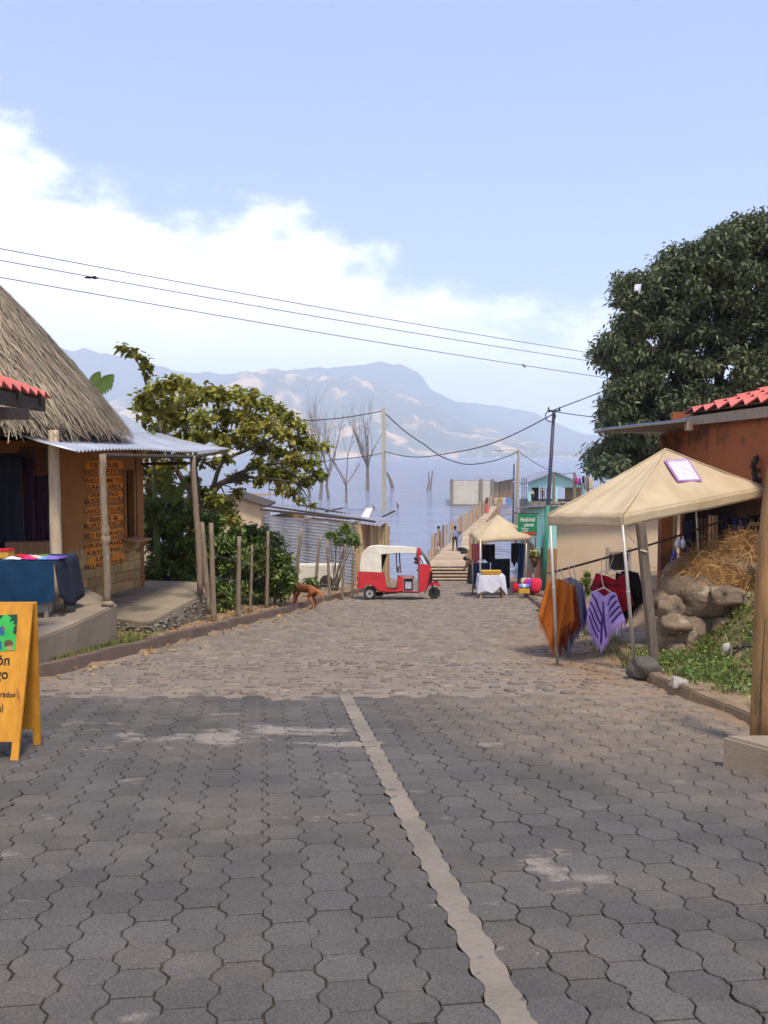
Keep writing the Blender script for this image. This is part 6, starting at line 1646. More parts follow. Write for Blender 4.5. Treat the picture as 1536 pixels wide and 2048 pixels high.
a, b = at(982, 1117, 31.2), at(1020, 1117, 31.2); hung_cloth('backdrop_cloth', 'navy_cloth', a, b, (a - at(982, 1176, 31.2)).z, 'dark backdrop cloth at the back of the small canopy stall', 'cloth', fold=.02)
a, b = at(948, 1125, 30.6), at(980, 1125, 30.6); hung_cloth('backdrop_cloth', 'blue_textile', a, b, (a - at(948, 1178, 30.6)).z, 'dark blue patterned cloth at the left of the small canopy stall', 'cloth', fold=.03)
# its table with the white cloth
tz0 = at(980, 1150, 28.0).z; tc_ = at(982, 1150, 28.0); gz = zr(28.0)
tb2 = thing('white_table', 'small table under a white cloth with pointed corners at the clothes stall', 'table', (tc_.x, 28.0, gz))
hw, hd = .40, .30
for sx in (-1, 1):
    for sy in (-1, 1):
        m = MB(); m.box((tc_.x + sx * (hw - .04), 28.0 + sy * (hd - .04), (gz + tz0) / 2 - .02), (.06, .06, tz0 - gz)); m.build('leg', 'board', tb2)
m = MB()
ring0 = [(tc_.x + hw * 1.03 * cx_, 28.0 + hd * 1.05 * cy_, tz0 + .01) for cx_, cy_ in ((-1, -1), (-.5, -1), (0, -1), (.5, -1), (1, -1), (1, -.3), (1, .3), (1, 1), (.3, 1), (-.3, 1), (-1, 1), (-1, 0))]
hang = [.58, .46, .55, .34, .62, .40, .34, .5, .3, .3, .5, .36]
ring1 = [(x + .05 * math.copysign(1, x - tc_.x) + .03 * math.sin(i * 2.1), y + .03 * math.cos(i * 2.3) - (.03 if y < 28 else -.03), z - h) for i, ((x, y, z), h) in enumerate(zip(ring0, hang))]
n = 12; m.add(ring0 + ring1, [tuple(range(n))] + [(i, (i + 1) % n, n + (i + 1) % n, n + i) for i in range(n)]); m.build('table_cloth', 'white_cloth', tb2, smooth=False)
m = MB(); c = at(982, 1147, 28.0); bz = tz0 + .015
m.prism([(c.x - .24, 27.86, bz), (c.x + .24, 27.86, bz), (c.x + .24, 28.14, bz), (c.x - .24, 28.14, bz)], [(c.x - .33, 27.80, bz + .13), (c.x + .33, 27.80, bz + .13), (c.x + .33, 28.2, bz + .13), (c.x - .33, 28.2, bz + .13)])
tag(m.build('shallow_basket', 'yellow_paint', bevel=.015), 'shallow yellow basket on the white table', 'basket')

# ---- dark broad tree on the right
poly = [(1536, 440), (1490, 440), (1440, 462), (1400, 492), (1350, 512), (1290, 556), (1245, 560), (1240, 610), (1238, 645), (1212, 668), (1200, 715), (1232, 750), (1220, 790), (1212, 832), (1228, 870), (1205, 895), (1185, 918), (1215, 945), (1270, 960), (1340, 930), (1380, 880), (1540, 840), (1760, 850), (1800, 560), (1700, 460), (1620, 430)]
cl2 = []
rr = random.Random(80)
holes = [(1420, 640, 18), (1500, 580, 15), (1412, 765, 15), (1455, 745, 14), (1395, 700, 16), (1300, 700, 10), (1480, 680, 12), (1345, 745, 12)]
cand = region_clumps(poly, 36.5, 2.8, 1500, 22, 40, 81)
for c, R in cand:
    x = c.x / c.y * F_PX + CX; y = 912 - (c.z - CAM_Z) / c.y * F_PX
    if any(math.hypot(x - a, y - b) < r_ * .75 + R * pxm(c.y) * .4 for a, b, r_ in holes): continue
    if all((c - k).length > .46 for k, _ in cl2): cl2.append((c, R))
dt = thing('dark_tree', 'big dense dark green tree behind the orange house', 'tree', (14.2, 36.5, tz(14.2, 36.5)))
m = MB(); bs = Vector((14.2, 36.5, tz(14.2, 36.5) - .3)); fk = Vector((14.0, 36.5, 1.3)); limb(m, [bs, bs.lerp(fk, .5), fk], .42, .34, 10, .02, 5)
hub = []
for i, (x, y) in enumerate([(1250, 900), (1260, 790), (1260, 640), (1340, 560), (1440, 500), (1520, 560), (1600, 520), (1700, 620), (1430, 700), (1340, 720), (1560, 720)]):
    hub += limb(m, [fk, fk.lerp(at(x, y, 36.5 + rr.uniform(-1, 1)), .5) + Vector((0, 0, .5)), at(x, y, 36.5 + rr.uniform(-1.5, 1.5))], .18, .04, 7, .03, i + 60)
for i, (c, R) in enumerate(cl2):
    h = min(hub, key=lambda p: (p - c).length); limb(m, [h, h.lerp(c, .5) + Vector((0, 0, .06)), c], .042, .014, 5, .03, i + 90)
m.build('trunk', 'bark', dt, smooth=True)
P = clump_points([(tuple(c), R) for c, R in cl2], 640, 82, .3, .8)
V, Fq = leaf_arrays(P, .20, .7, .42, 83, jit=.55)
tag(np_mesh('crown', V, Fq, 'leaf_dark', dt), kind='stuff')
p = at(1275, 577, 33.2); m = MB(); m.shell(lambda u, v: (p.x - .12 + .24 * u, p.y - .03 + .05 * math.sin(u * 5 + v * 3), p.z + .15 - (.30 - .07 * math.sin(u * 6)) * v), 8, 8, .004); tag(m.build('plastic_bag', 'white_cloth', smooth=True), 'scrap of white plastic caught in the dark tree', 'plastic bag')
# ================================================================== LOWER STREET AND SHORE
# ---- red three-wheeled taxi, built facing +X
tg = gnd(797, 1198)
TK = thing('tuk_tuk', 'red three wheeled taxi with a cream canvas top parked across the street', 'tuk-tuk', (at(715, 1150, tg.y).x, tg.y + .1, zr(tg.y + .1)), (-math.atan(.111), 0, 0))
S_ = 1 / 494.0
def kp(x, y): return ((x - 80) * S_, (908 - y) * S_)
HWD = .60
def plate(name, pts, y0, y1, mat, parent=None, bevel=.0, smooth=False):
    P = [kp(*p) for p in pts]
    m = MB(); m.prism([(a, y0, b) for a, b in P], [(a, y1, b) for a, b in P]); return m.build(name, mat, parent or TK, local=True, bevel=bevel)
body_pts = [(120, 478), (455, 484), (490, 500), (512, 590), (524, 690), (548, 735), (590, 752), (650, 750), (690, 735), (702, 640), (704, 545), (770, 560), (784, 610), (782, 770), (700, 790), (420, 775), (372, 740), (340, 700), (290, 672), (230, 672), (185, 700), (160, 745), (105, 735), (90, 690), (98, 570)]
for sg in (-1, 1):
    plate('body_side', body_pts, sg * HWD, sg * (HWD - .035), 'car_red', bevel=.006)
    # wheel arch flare, raised rib lines
    arc = [(150, 740), (165, 690), (205, 655), (255, 640), (310, 655), (355, 690), (385, 735), (372, 748), (342, 706), (295, 678), (232, 678), (190, 705), (168, 750)]
    plate('wheel_arch', arc, sg * (HWD + .03), sg * (HWD - .01), 'car_red', bevel=.006)
    for yy in (535, 585):
        plate('rib', [(120, yy - 3), (470, yy + 4), (472, yy + 12), (118, yy + 5)], sg * (HWD + .008), sg * (HWD - .002), 'car_red')
plate('rear_panel', [(84, 478), (122, 478), (112, 740), (88, 735)], -HWD, HWD, 'car_red', bevel=.01)
plate('rear_bumper', [(68, 690), (100, 690), (105, 712), (68, 712)], -HWD * .95, HWD * .95, 'car_red', bevel=.006)
for sg in (-1, 1): plate('tail_lamp', [(74, 560), (88, 560), (88, 610), (74, 610)], sg * .55, sg * .42, 'lamp_red')
plate('floor', [(400, 772), (1040, 782), (1040, 800), (400, 792)], -HWD * .93, HWD * .93, 'car_red')
plate('bench_base', [(300, 560), (470, 560), (470, 770), (300, 770)], -.52, .52, 'black')
plate('bench_seat', [(330, 530), (505, 540), (505, 575), (330, 570)], -.54, .54, 'seat_pattern', bevel=.02)
plate('bench_back', [(300, 380), (345, 380), (380, 540), (330, 545)], -.54, .54, 'black', bevel=.02)
plate('driver_seat_box', [(800, 605), (935, 605), (935, 765), (800, 765)], -.30, .30, 'black')
plate('info_box', [(815, 640), (912, 640), (912, 745), (815, 745)], -.34, -.302, 'brochure')
plate('driver_seat', [(735, 560), (760, 545), (960, 552), (975, 575), (950, 598), (740, 600)], -.36, .36, 'seat_pattern', bevel=.02)
plate('driver_backrest', [(700, 410), (745, 405), (765, 495), (705, 500)], -.30, .30, 'seat_pattern', bevel=.015)
for x0, x1 in ((680, 695), (728, 748)):
    for sg in (-1, 1):
        m = MB(); a, b = kp(x0, 190), kp(x1, 500); m.tube([(a[0], sg * .5, a[1]), (b[0], sg * .5, b[1])], .011, 6); m.build('grab_rail', 'black', TK, local=True)
# cowl and windscreen
def cowl(u, v):
    pr = [(1022, 372), (1024, 560), (1030, 786), (1085, 796), (1150, 742), (1190, 560), (1216, 420), (1195, 372)]
    return pr
cp = [(1022, 372), (1026, 560), (1032, 786), (1085, 796), (1150, 742), (1188, 580), (1216, 430), (1196, 372)]
P = [kp(*p) for p in cp]
m = MB(); secs = [(-HWD * .96, .965), (-HWD * .75, 1.0), (0, 1.02), (HWD * .75, 1.0), (HWD * .96, .965)]
cxm = kp(1022, 0)[0]
rings = [[(cxm + (a - cxm) * (k if i not in (0, 4) else .86), y, b) for a, b in P] for i, (y, k) in enumerate(secs)]
n = len(P); Vv = [p for r_ in rings for p in r_]; Ff = []
for i in range(4):
    for k in range(n): Ff.append((i * n + k, i * n + (k + 1) % n, (i + 1) * n + (k + 1) % n, (i + 1) * n + k))
Ff += [tuple(range(n)), tuple(range(4 * n, 5 * n))]
m.add(Vv, Ff); m.build('front_cowl', 'car_red', TK, local=True, bevel=.012)
for sg in (-1, 1):
    plate('windscreen_pillar', [(990, 128), (1040, 126), (1060, 150), (1030, 180), (1050, 372), (1022, 372), (1004, 240)], sg * HWD * .97, sg * HWD * .88, 'car_red', bevel=.006)
    plate('side_strip', [(1010, 180), (1036, 165), (1070, 225), (1040, 240)], sg * (HWD * .97 + .004), sg * HWD * .9, 'lamp_red')
    plate('pillar_edge', [(1052, 150), (1070, 165), (1204, 372), (1180, 374)], sg * HWD * .95, sg * HWD * .87, 'black')
    plate('turn_lamp', [(1105, 436), (1218, 432), (1212, 480), (1110, 486)], sg * (HWD * .90), sg * HWD * .6, 'lamp_orange', bevel=.01)
plate('windscreen_header', [(985, 125), (1040, 112), (1062, 150), (1040, 158)], -HWD * .95, HWD * .95, 'car_red', bevel=.008)
w0, w1 = kp(1055, 152), kp(1188, 370); m = MB(); m.prism([(w0[0], -.52, w0[1]), (w0[0], .52, w0[1]), (w1[0], .52, w1[1]), (w1[0], -.52, w1[1])], [(w0[0] + .008, -.52, w0[1]), (w0[0] + .008, .52, w0[1]), (w1[0] + .008, .52, w1[1]), (w1[0] + .008, -.52, w1[1])]); ws = m.build('windscreen', 'glass', TK, local=True)
for (t0, t1, mt) in ((0.02, .30, 'lamp_red'), (.30, .42, 'sticker_white')):
    m = MB(); a = [w0[i] + (w1[i] - w0[i]) * t0 for i in (0, 1)]; b = [w0[i] + (w1[i] - w0[i]) * t1 for i in (0, 1)]
    m.add([(a[0] + .012, -.5, a[1]), (a[0] + .012, .5, a[1]), (b[0] + .012, .5, b[1]), (b[0] + .012, -.5, b[1])], [(0, 1, 2, 3)]); m.build('sticker_band', mt, ws, local=True)
# triangular side window panels with the pale and dark bars
plate('side_glass', [(1030, 250), (1068, 222), (1150, 366), (1050, 368)], -HWD * .955, -HWD * .945, 'sticker_white'); plate('side_glass', [(1030, 250), (1068, 222), (1150, 366), (1050, 368)], HWD * .945, HWD * .955, 'sticker_white')
plate('side_bar', [(1032, 262), (1046, 252), (1100, 366), (1078, 368)], -HWD * .965, -HWD * .957, 'sticker_blue')
for sg in (-1, 1):
    m = MB(); a = kp(985, 300); m.ball((a[0], sg * .66, a[1] + .03), (.03, .05, .06), 9); m.ball((a[0], sg * .66, a[1] - .09), (.03, .04, .05), 9); m.tube([(a[0], sg * .66, a[1] - .03), (a[0] + .08, sg * .55, a[1] - .03)], .01, 5); m.build('mirror', 'black', TK, local=True)
m = MB(); a = kp(1000, 460); m.tube([(a[0] + .05, -.34, a[1]), (a[0], -.30, a[1] - .01), (a[0], .30, a[1] - .01), (a[0] + .05, .34, a[1])], .014, 6); m.build('handlebar', 'black', TK, local=True)
# canvas top: roof, rear sheet and side sheets
rp = [(118, 476), (135, 330), (152, 200), (195, 148), (270, 100), (410, 88), (600, 96), (800, 108), (992, 122)]
RP = [kp(*p) for p in rp]
m = MB()
def rfn(u, v):
    s = u * (len(RP) - 1); i = min(int(s), len(RP) - 2); t = s - i; a = RP[i]; b = RP[i + 1]
    x, z = a[0] + (b[0] - a[0]) * t, a[1] + (b[1] - a[1]) * t
    y = (v - .5) * 2; bulge = .035 * (1 - y * y) if u > .42 else 0.0
    inset = 1 - .05 * sst(.3, .5, u)
    return (x - (.02 * (1 - y * y) if u < .4 else 0), y * (HWD + .012) * inset, z + bulge + .006 * math.sin(u * 24) * (1 - y * y))
m.shell(rfn, 32, 10, .012); m.build('canvas_top', 'vinyl_white', TK, local=True, smooth=True)
side = [(120, 476), (136, 330), (153, 204), (196, 152), (270, 106), (410, 94), (600, 102), (800, 114), (990, 128), (986, 192), (860, 186), (700, 187), (560, 200), (470, 208), (446, 216), (448, 360), (452, 490)]
for sg in (-1, 1):
    o = plate('side_sheet', side, sg * (HWD + .010), sg * (HWD - .002), 'vinyl_white')
    m = MB(); P = [kp(*p) for p in ((452, 490), (448, 360), (446, 216), (470, 208), (700, 187), (986, 192))]; m.tube([(a, sg * (HWD + .012), b) for a, b in P], .009, 5); m.build('hem', 'black' if sg > 5 else 'vinyl_white', o, local=True)
for sg in (-1, 1):
    for pts_ in (((196, 152), (215, 300), (205, 478)), ((330, 100), (335, 220), (330, 482)), ((153, 204), (300, 180), (446, 216))):
        m = MB(); P = [kp(*p) for p in pts_]; m.tube([(a, sg * (HWD + .011), b) for a, b in P], .005, 4); m.build('seam', 'cream_cloth', TK, local=True)
plate('lower_sill', [(690, 782), (1035, 792), (1035, 806), (690, 800)], -HWD * .98, HWD * .98, 'black')
plate('number_plate', [(1035, 620), (1150, 615), (1148, 660), (1036, 664)], -HWD * .975, -HWD * .965, 'car_red')
plate('inner_flap', [(452, 215), (545, 212), (500, 330), (470, 450), (452, 480)], .50, .51, 'black')
# wheels
def wheel(cx_, cy_, y, R_, w, label=None, rimmat='rim'):
    c = kp(cx_, cy_); 
    m = MB(); prof = [(R_ * .62, -w / 2), (R_ * .92, -w / 2), (R_, -w * .3), (R_, w * .3), (R_ * .92, w / 2), (R_ * .62, w / 2)]
    N_ = 24; Vv = [(c[0] + r_ * math.cos(2 * math.pi * k / N_), y + yy, c[1] + r_ * math.sin(2 * math.pi * k / N_)) for k in range(N_) for r_, yy in prof]; q = len(prof)
    m.add(Vv, [(k * q + i, k * q + (i + 1) % q, ((k + 1) % N_) * q + (i + 1) % q, ((k + 1) % N_) * q + i) for k in range(N_) for i in range(q)]); wh = m.build('wheel', 'rubber', TK, smooth=False, local=True)
    m = MB(); m.tube([(c[0], y - w * .36, c[1]), (c[0], y + w * .36, c[1])], R_ * .63, 20); m.build('rim', rimmat, wh, local=True)
    m = MB(); m.tube([(c[0], y - w * .44, c[1]), (c[0], y + w * .44, c[1])], R_ * .20, 10); m.build('hub', 'black', wh, local=True)
wheel(270, 815, -.50, .19, .12); wheel(270, 815, .50, .19, .12); wheel(1272, 815, 0, .19, .10, rimmat='black')
m = MB(); a = kp(1272, 815); b = kp(1215, 560)
for sg in (-1, 1): m.tube([(a[0], sg * .075, a[1]), (b[0] - .03, sg * .075, b[1])], .022, 7)
m.build('fork', 'black', TK, local=True)
fpts = [(1180, 720), (1200, 665), (1235, 640), (1290, 640), (1345, 665), (1385, 712), (1330, 705), (1275, 690), (1225, 705)]
plate('front_fender', fpts, -.085, .085, 'car_red', bevel=.012)
m = MB(); a = kp(1300, 640); m.ball((a[0], 0, a[1]), (.07, .09, .05), 10); m.build('headlamp', 'black', TK, local=True, smooth=True)
plate('leg_guard', [(1200, 470), (1240, 470), (1245, 600), (1215, 640), (1185, 690), (1130, 830), (1120, 820), (1165, 700)], -.05, .05, 'black')
m = MB(); a, b = kp(380, 840), kp(700, 800); m.tube([(a[0], -.35, a[1] + .03), (b[0], -.35, b[1])], .03, 7); m.build('chassis_tube', 'black', TK, local=True)
m = MB(); a = kp(400, 830); m.box((a[0], 0, a[1]), (.30, .5, .12)); m.build('engine', 'black', TK, local=True)

# ---- corrugated shed by the shore
A_, B_, C_ = at(527, 1030, 41.0), at(711, 1047, 35.0), at(777, 1052, 35.6)
zb = -4.6
shed = thing('corrugated_shed', 'old shed of corrugated metal sheets with a patched tin roof by the water', 'shed', (B_.x, B_.y, zb))
def corr_wall(a, b, z0, z1, n, name, mat, horizontal=True, panels=1):
    for pnl in range(panels):
        pa, pb = a.lerp(b, pnl / panels), a.lerp(b, (pnl + 1) / panels + (.01 if pnl < panels - 1 else 0)); nr_ = (pb - pa).cross(Vector((0, 0, 1))).normalized()
        m = MB(); zt_a, zt_b = z1 + (pa.z - a.z), z1 + (pb.z - a.z); nv = 120
        def fn(u, v):
            p = pa.lerp(pb, u); zz = z0 + (z1 + (p.z - a.z) - z0) * v
            return Vector((p.x, p.y, zz)) + nr_ * (.035 * math.sin(zz * 2 * math.pi / .135) + .012 * (pnl % 2))
        m.shell(fn, 2, nv, .004); m.build(name, mat, shed, smooth=True)
corr_wall(A_, B_, zb, A_.z, 20, 'wall_sheet', 'tin_wall', panels=4)
for k in range(9):
    a, b = B_.lerp(C_, k / 9), B_.lerp(C_, (k + .93) / 9); m = MB(); o_ = Vector((0, random.uniform(-.03, .02), 0)); z1 = B_.z - random.uniform(.0, .06)
    m.prism([(a.x, a.y + o_.y, zb), (b.x, b.y + o_.y, zb), (b.x, b.y + .03 + o_.y, zb), (a.x, a.y + .03 + o_.y, zb)], [(a.x, a.y + o_.y, z1), (b.x, b.y + o_.y, z1), (b.x, b.y + .03 + o_.y, z1), (a.x, a.y + .03 + o_.y, z1)]); m.build('wall_board', 'board_pale' if k % 3 == 1 or k > 5 else 'board', shed)
D_ = C_ + Vector((-.9, 5.6, 0)); E_ = A_ + Vector((1.2, 5.2, 0))
for a, b in ((C_, D_), (D_, E_), (E_, A_)):
    n_ = (b - a).normalized().cross(Vector((0, 0, 1))) * .05; m = MB(); z1 = A_.z - .1
    m.prism([(a.x, a.y, zb), (b.x, b.y, zb), (b.x + n_.x, b.y + n_.y, zb), (a.x + n_.x, a.y + n_.y, zb)], [(a.x, a.y, z1), (b.x, b.y, z1), (b.x + n_.x, b.y + n_.y, z1), (a.x + n_.x, a.y + n_.y, z1)]); m.build('side_wall', 'board', shed)
rz0 = at(515, 1020, 40.6); rz1 = at(752, 1052, 34.3); rz2 = at(790, 1024, 39.5); rz3 = at(556, 1009, 46)
for k in range(5):
    u0, u1 = k / 5, (k + 1) / 5 + .03
    m = MB(); dz = Vector((0, 0, .03 * (k % 2) + random.uniform(0, .02)))
    def fn(u, v, u0=u0, u1=u1, dz=dz):
        uu = u0 + (u1 - u0) * u; return rz0.lerp(rz1, uu).lerp(rz3.lerp(rz2, uu), v * 1.0) + dz + Vector((0, 0, .022 * math.sin(u * 8 * 2 * math.pi)))
    m.shell(fn, 48, 3, .005); m.build('roof_sheet', 'tin_roof_old' if k != 4 else 'tin_roof_old', shed, smooth=True)
for (x0_, y0, x1_, y1, d_, r_) in [(530, 1014, 750, 1046, 38.5, .045), (520, 1021, 700, 1040, 38.0, .05), (600, 1012, 705, 1032, 41, .04), (650, 1026, 685, 1018, 40, .03), (752, 1042, 790, 1024, 37.8, .035)]:
    a = at(x0_, y0, d_); b = at(x1_, y1, d_ - (x1_ - x0_) * .02)
    def rz(p):
        return p
    m = MB(); m.tube([a + Vector((0, 0, .05)), b + Vector((0, 0, .05))], r_, 6); m.build('roof_pole', 'dark_wood', shed)
pb_ = [at(722, 1038, 37.4), at(738, 1040, 37.2), at(746, 1020, 38.8), at(733, 1020, 38.8)]; m = MB(); m.prism([p + Vector((0, 0, .06)) for p in pb_], [p + Vector((0, 0, .10)) for p in pb_]); m.build('roof_board', 'white_wall', shed)
for (x0_, x1_, y, d_) in ((598, 625, 1038, 36.5), (692, 718, 1046, 34.6)):
    m = MB(); a, b = at(x0_, y + 3, d_), at(x1_, y - 4, d_ + 1.0); m.bar(a, b, .14, .05); m.build('rafter_end', 'grey_wood', shed)
# stone basin under the shed wall
p = at(640, 1170, 33.5); bz0 = tz(p.x, 33.5)
m = MB(); m.box((p.x, 33.5, bz0 + .42), (1.7, .8, .84)); ba = m.build('washing_trough', 'block_pale', bevel=.03); tag(ba, 'pale concrete washing trough in front of the corrugated shed', 'trough')
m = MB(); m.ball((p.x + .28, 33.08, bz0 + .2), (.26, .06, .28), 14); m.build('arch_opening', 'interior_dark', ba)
# ---- pale house beyond the yard
p = at(470, 1040, 52); hb_ = Vector((p.x, 52, -4.6))
wh_ = thing('white_house', 'pale house with a low dark roof edge partly hidden behind the left tree', 'house', tuple(hb_))
g0, g1 = at(440, 1008, 52), at(522, 1012, 52); gp_ = at(462, 992, 52)
m = MB(); ol = [(g0.x - 2.0, zb), (g1.x, zb), (g1.x, g1.z), (gp_.x, gp_.z), (g0.x - 2.0, g0.z - .4)]
m.prism([(x, 52, z) for x, z in ol], [(x, 56, z) for x, z in ol]); m.build('wall', 'plaster_beige', wh_)
m = MB(); 
for a, b in (((gp_.x, gp_.z), (g1.x + .35, g1.z - .1)), ((g0.x - 2.3, g0.z - .5), (gp_.x, gp_.z))):
    m2 = MB(); m2.prism([(a[0], 51.6, a[1] + .02), (b[0], 51.6, b[1] + .02), (b[0], 56.3, b[1] + .02), (a[0], 56.3, a[1] + .02)], [(a[0], 51.6, a[1] + .14), (b[0], 51.6, b[1] + .14), (b[0], 56.3, b[1] + .14), (a[0], 56.3, a[1] + .14)]); m2.build('roof', 'dark_wood', wh_)
m = MB(); a = at(487, 1050, 51.9); m.box((a.x, 51.95, -3.9), (.8, .08, 1.4)); m.build('door', 'board', wh_)

# ---- pier
pier = thing('pier', 'long wooden pier with upright posts running out over the lake', 'pier', tuple(onz(890, 1130, DECK)))
lw = [onz(x, y, DECK) for x, y in ((853, 1131), (885, 1097), (923, 1069), (947, 1047), (970, 1026), (984, 1012))]
rwt = [onz(x, y, DECK) for x, y in ((931, 1131), (945, 1097), (966, 1069), (976, 1047), (990, 1026), (999, 1012))]
for i in range(len(lw) - 1):
    nsub = max(2, int((lw[i + 1].y - lw[i].y) / .8))
    for k in range(nsub):
        t0, t1 = k / nsub, (k + .97) / nsub
        a, b, c, d_ = lw[i].lerp(lw[i + 1], t0), rwt[i].lerp(rwt[i + 1], t0), rwt[i].lerp(rwt[i + 1], t1), lw[i].lerp(lw[i + 1], t1)
        dz = random.uniform(-.012, .012); m = MB(); m.prism([p + Vector((0, 0, -.06 + dz)) for p in (a, b, c, d_)], [p + Vector((0, 0, dz)) for p in (a, b, c, d_)]); m.build('deck_board', 'pier_wood', pier)
    for s0_, s1_ in ((lw[i], lw[i + 1]), (rwt[i], rwt[i + 1])):
        m = MB(); m.bar(s0_ + Vector((0, 0, -.14)), s1_ + Vector((0, 0, -.14)), .10, .14); m.build('edge_beam', 'pier_wood', pier)
# five steps down to the street
stz = [DECK - .135 * k for k in range(1, 6)]
for k in range(5):
    y1_ = lw[0].y - .02 - .30 * k; a = Vector((lw[0].x + .02 * k, y1_, 0)); b = Vector((rwt[0].x + .05 + .06 * k, y1_, 0))
    m = MB(); z = stz[k]; m.prism([(a.x, y1_ - .30, z - .05), (b.x, y1_ - .30, z - .05), (b.x, y1_ + .02, z - .05), (a.x, y1_ + .02, z - .05)], [(a.x, y1_ - .30, z), (b.x, y1_ - .30, z), (b.x, y1_ + .02, z), (a.x, y1_ + .02, z)]); m.build('step', 'pier_wood', pier)
    m = MB(); m.box(((a.x + b.x) / 2, y1_ - .04, z - .10), (b.x - a.x - .04, .03, .12)); m.build('riser', 'board', pier)
rngp = random.Random(5)
def along(L, y):
    for a, b in zip(L, L[1:]):
        if a.y <= y <= b.y: return a.lerp(b, (y - a.y) / (b.y - a.y))
    return L[-1]
y = lw[0].y + .2; k = 0
while y < lw[-1].y:
    h = [.45, .6, 1.25, 1.3, 1.35, 1.3][min(k, 5)] + rngp.uniform(-.12, .12)
    p = along(lw, y); m = MB(); m.tube([(p.x - .06, y, WATER - 1.2), (p.x - .06 + rngp.gauss(0, .03), y, DECK + h)], [.085, .07], 7); m.build('post', 'board' if k % 3 == 0 else 'pier_wood', pier)
    p = along(rwt, y + .5); hr = [.5, .55, 1.4, .5, .5, .45][min(k, 5)] + rngp.uniform(-.08, .08)
    m = MB(); m.tube([(p.x + .06, y + .5, WATER - 1.2), (p.x + .06 + rngp.gauss(0, .03), y + .5, DECK + hr)], [.085, .075], 7); m.build('post', 'board' if k % 3 else 'pier_wood', pier)
    y += 1.35 + rngp.uniform(-.15, .25) + .012 * (y - 46); k += 1
# side landing on the right of the pier
m = MB(); a = onz(1020, 1020, DECK + .35); 
for k, (x0_, x1_, yy) in enumerate(((1012, 1045, 1020), (1010, 1040, 1026))):
    p, q = onz(x0_, yy, DECK + .2), onz(x1_, yy, DECK + .2); m = MB(); m.bar(p, q, .5, .08); m.build('landing_board', 'pier_wood', pier)

# ---- block building standing in the lake at the end of the pier
bd = 118.0
L0, L1 = at(902, 1010, bd), at(986, 1010, bd); Lt = at(902, 962, bd).z
bb2 = thing('lake_building', 'pale block building with a wooden side standing in the lake at the pier end', 'building', (L0.x, bd, WATER))
m = MB(); m.box(((L0.x + L1.x) / 2, bd + .15, (WATER + .25 + Lt) / 2), (L1.x - L0.x, .3, Lt - WATER - .25)); m.build('block_wall', 'block_pale', bb2)
m = MB(); m.box(((L0.x + L1.x) / 2, bd + .15, WATER - .3), (L1.x - L0.x + .1, .34, 1.1)); m.build('wall_footing', 'block_dark', bb2)
for x in (903, 962, 985):
    p = at(x, 1000, bd - .2); m = MB(); m.box((p.x, bd - .12, (WATER - 1 + Lt + .25) / 2), (.42, .34, Lt + .25 - WATER + 1)); m.build('column', 'block_dark' if x < 985 else 'grey_wood', bb2)
sx0, sx1 = at(986, 1000, bd), at(1026, 1000, bd + 16)
for k in range(12):
    a, b = sx0.lerp(sx1, k / 12), sx0.lerp(sx1, (k + .9) / 12); z0 = WATER + 1.2; z1 = Lt - .4 + .25
    m = MB(); m.prism([(a.x, a.y, z0), (b.x, b.y, z0), (b.x - .1, b.y + .1, z0), (a.x - .1, a.y + .1, z0)], [(a.x, a.y, z1), (b.x, b.y, z1), (b.x - .1, b.y + .1, z1), (a.x - .1, a.y + .1, z1)]); m.build('wall_board', 'board' if k % 2 else 'board_pale', bb2)
m = MB(); m.prism([(sx0.x, sx0.y, WATER - 1), (sx1.x, sx1.y, WATER - 1), (sx1.x - .2, sx1.y + .2, WATER - 1), (sx0.x - .2, sx0.y + .2, WATER - 1)], [(sx0.x, sx0.y, WATER + 1.18), (sx1.x, sx1.y, WATER + 1.18), (sx1.x - .2, sx1.y + .2, WATER + 1.18), (sx0.x - .2, sx0.y + .2, WATER + 1.18)]); m.build('lower_wall', 'paint_brown', bb2)
m = MB(); P = [Vector((L1.x - .3, bd + .3, Lt - .1)), Vector((sx0.x + .5, bd - .2, Lt - .2)), Vector((sx1.x + .6, bd + 16, Lt - .05)), Vector((L0.x * (bd + 17) / bd + 2, bd + 17, Lt + .3))]; m.prism(P, [p + Vector((0, 0, .1)) for p in P]); m.build('tin_roof', 'tin_roof_old', bb2)
m = MB(); P = [Vector((L0.x, bd + .3, Lt)), Vector((L1.x, bd + .3, Lt)), Vector((L0.x * (bd + 17) / bd + 2, bd + 17, Lt + .3)), Vector((L0.x * (bd + 17) / bd, bd + 17, Lt + .1))]; m.prism(P, [p + Vector((0, 0, .1)) for p in P]); m.build('flat_roof', 'tin_roof_old', bb2)
for k, (mt, lb, x) in enumerate((('cream_cloth', 'cream towel on the railing of the lake building', 992), ('yellow_paint', 'ochre towel on the railing of the lake building', 1001), ('white_cloth', 'white towel on the railing of the lake building', 1008), ('sky_cloth', 'pale blue towel on the railing of the lake building', 1017))):
    a, b = at(x - 3.5, 996, 112), at(x + 3.5, 995, 113.5); hung_cloth('towel', mt, a, b, .9, lb, 'towel', 'towels drying at the lake building', fold=.06, k=2)

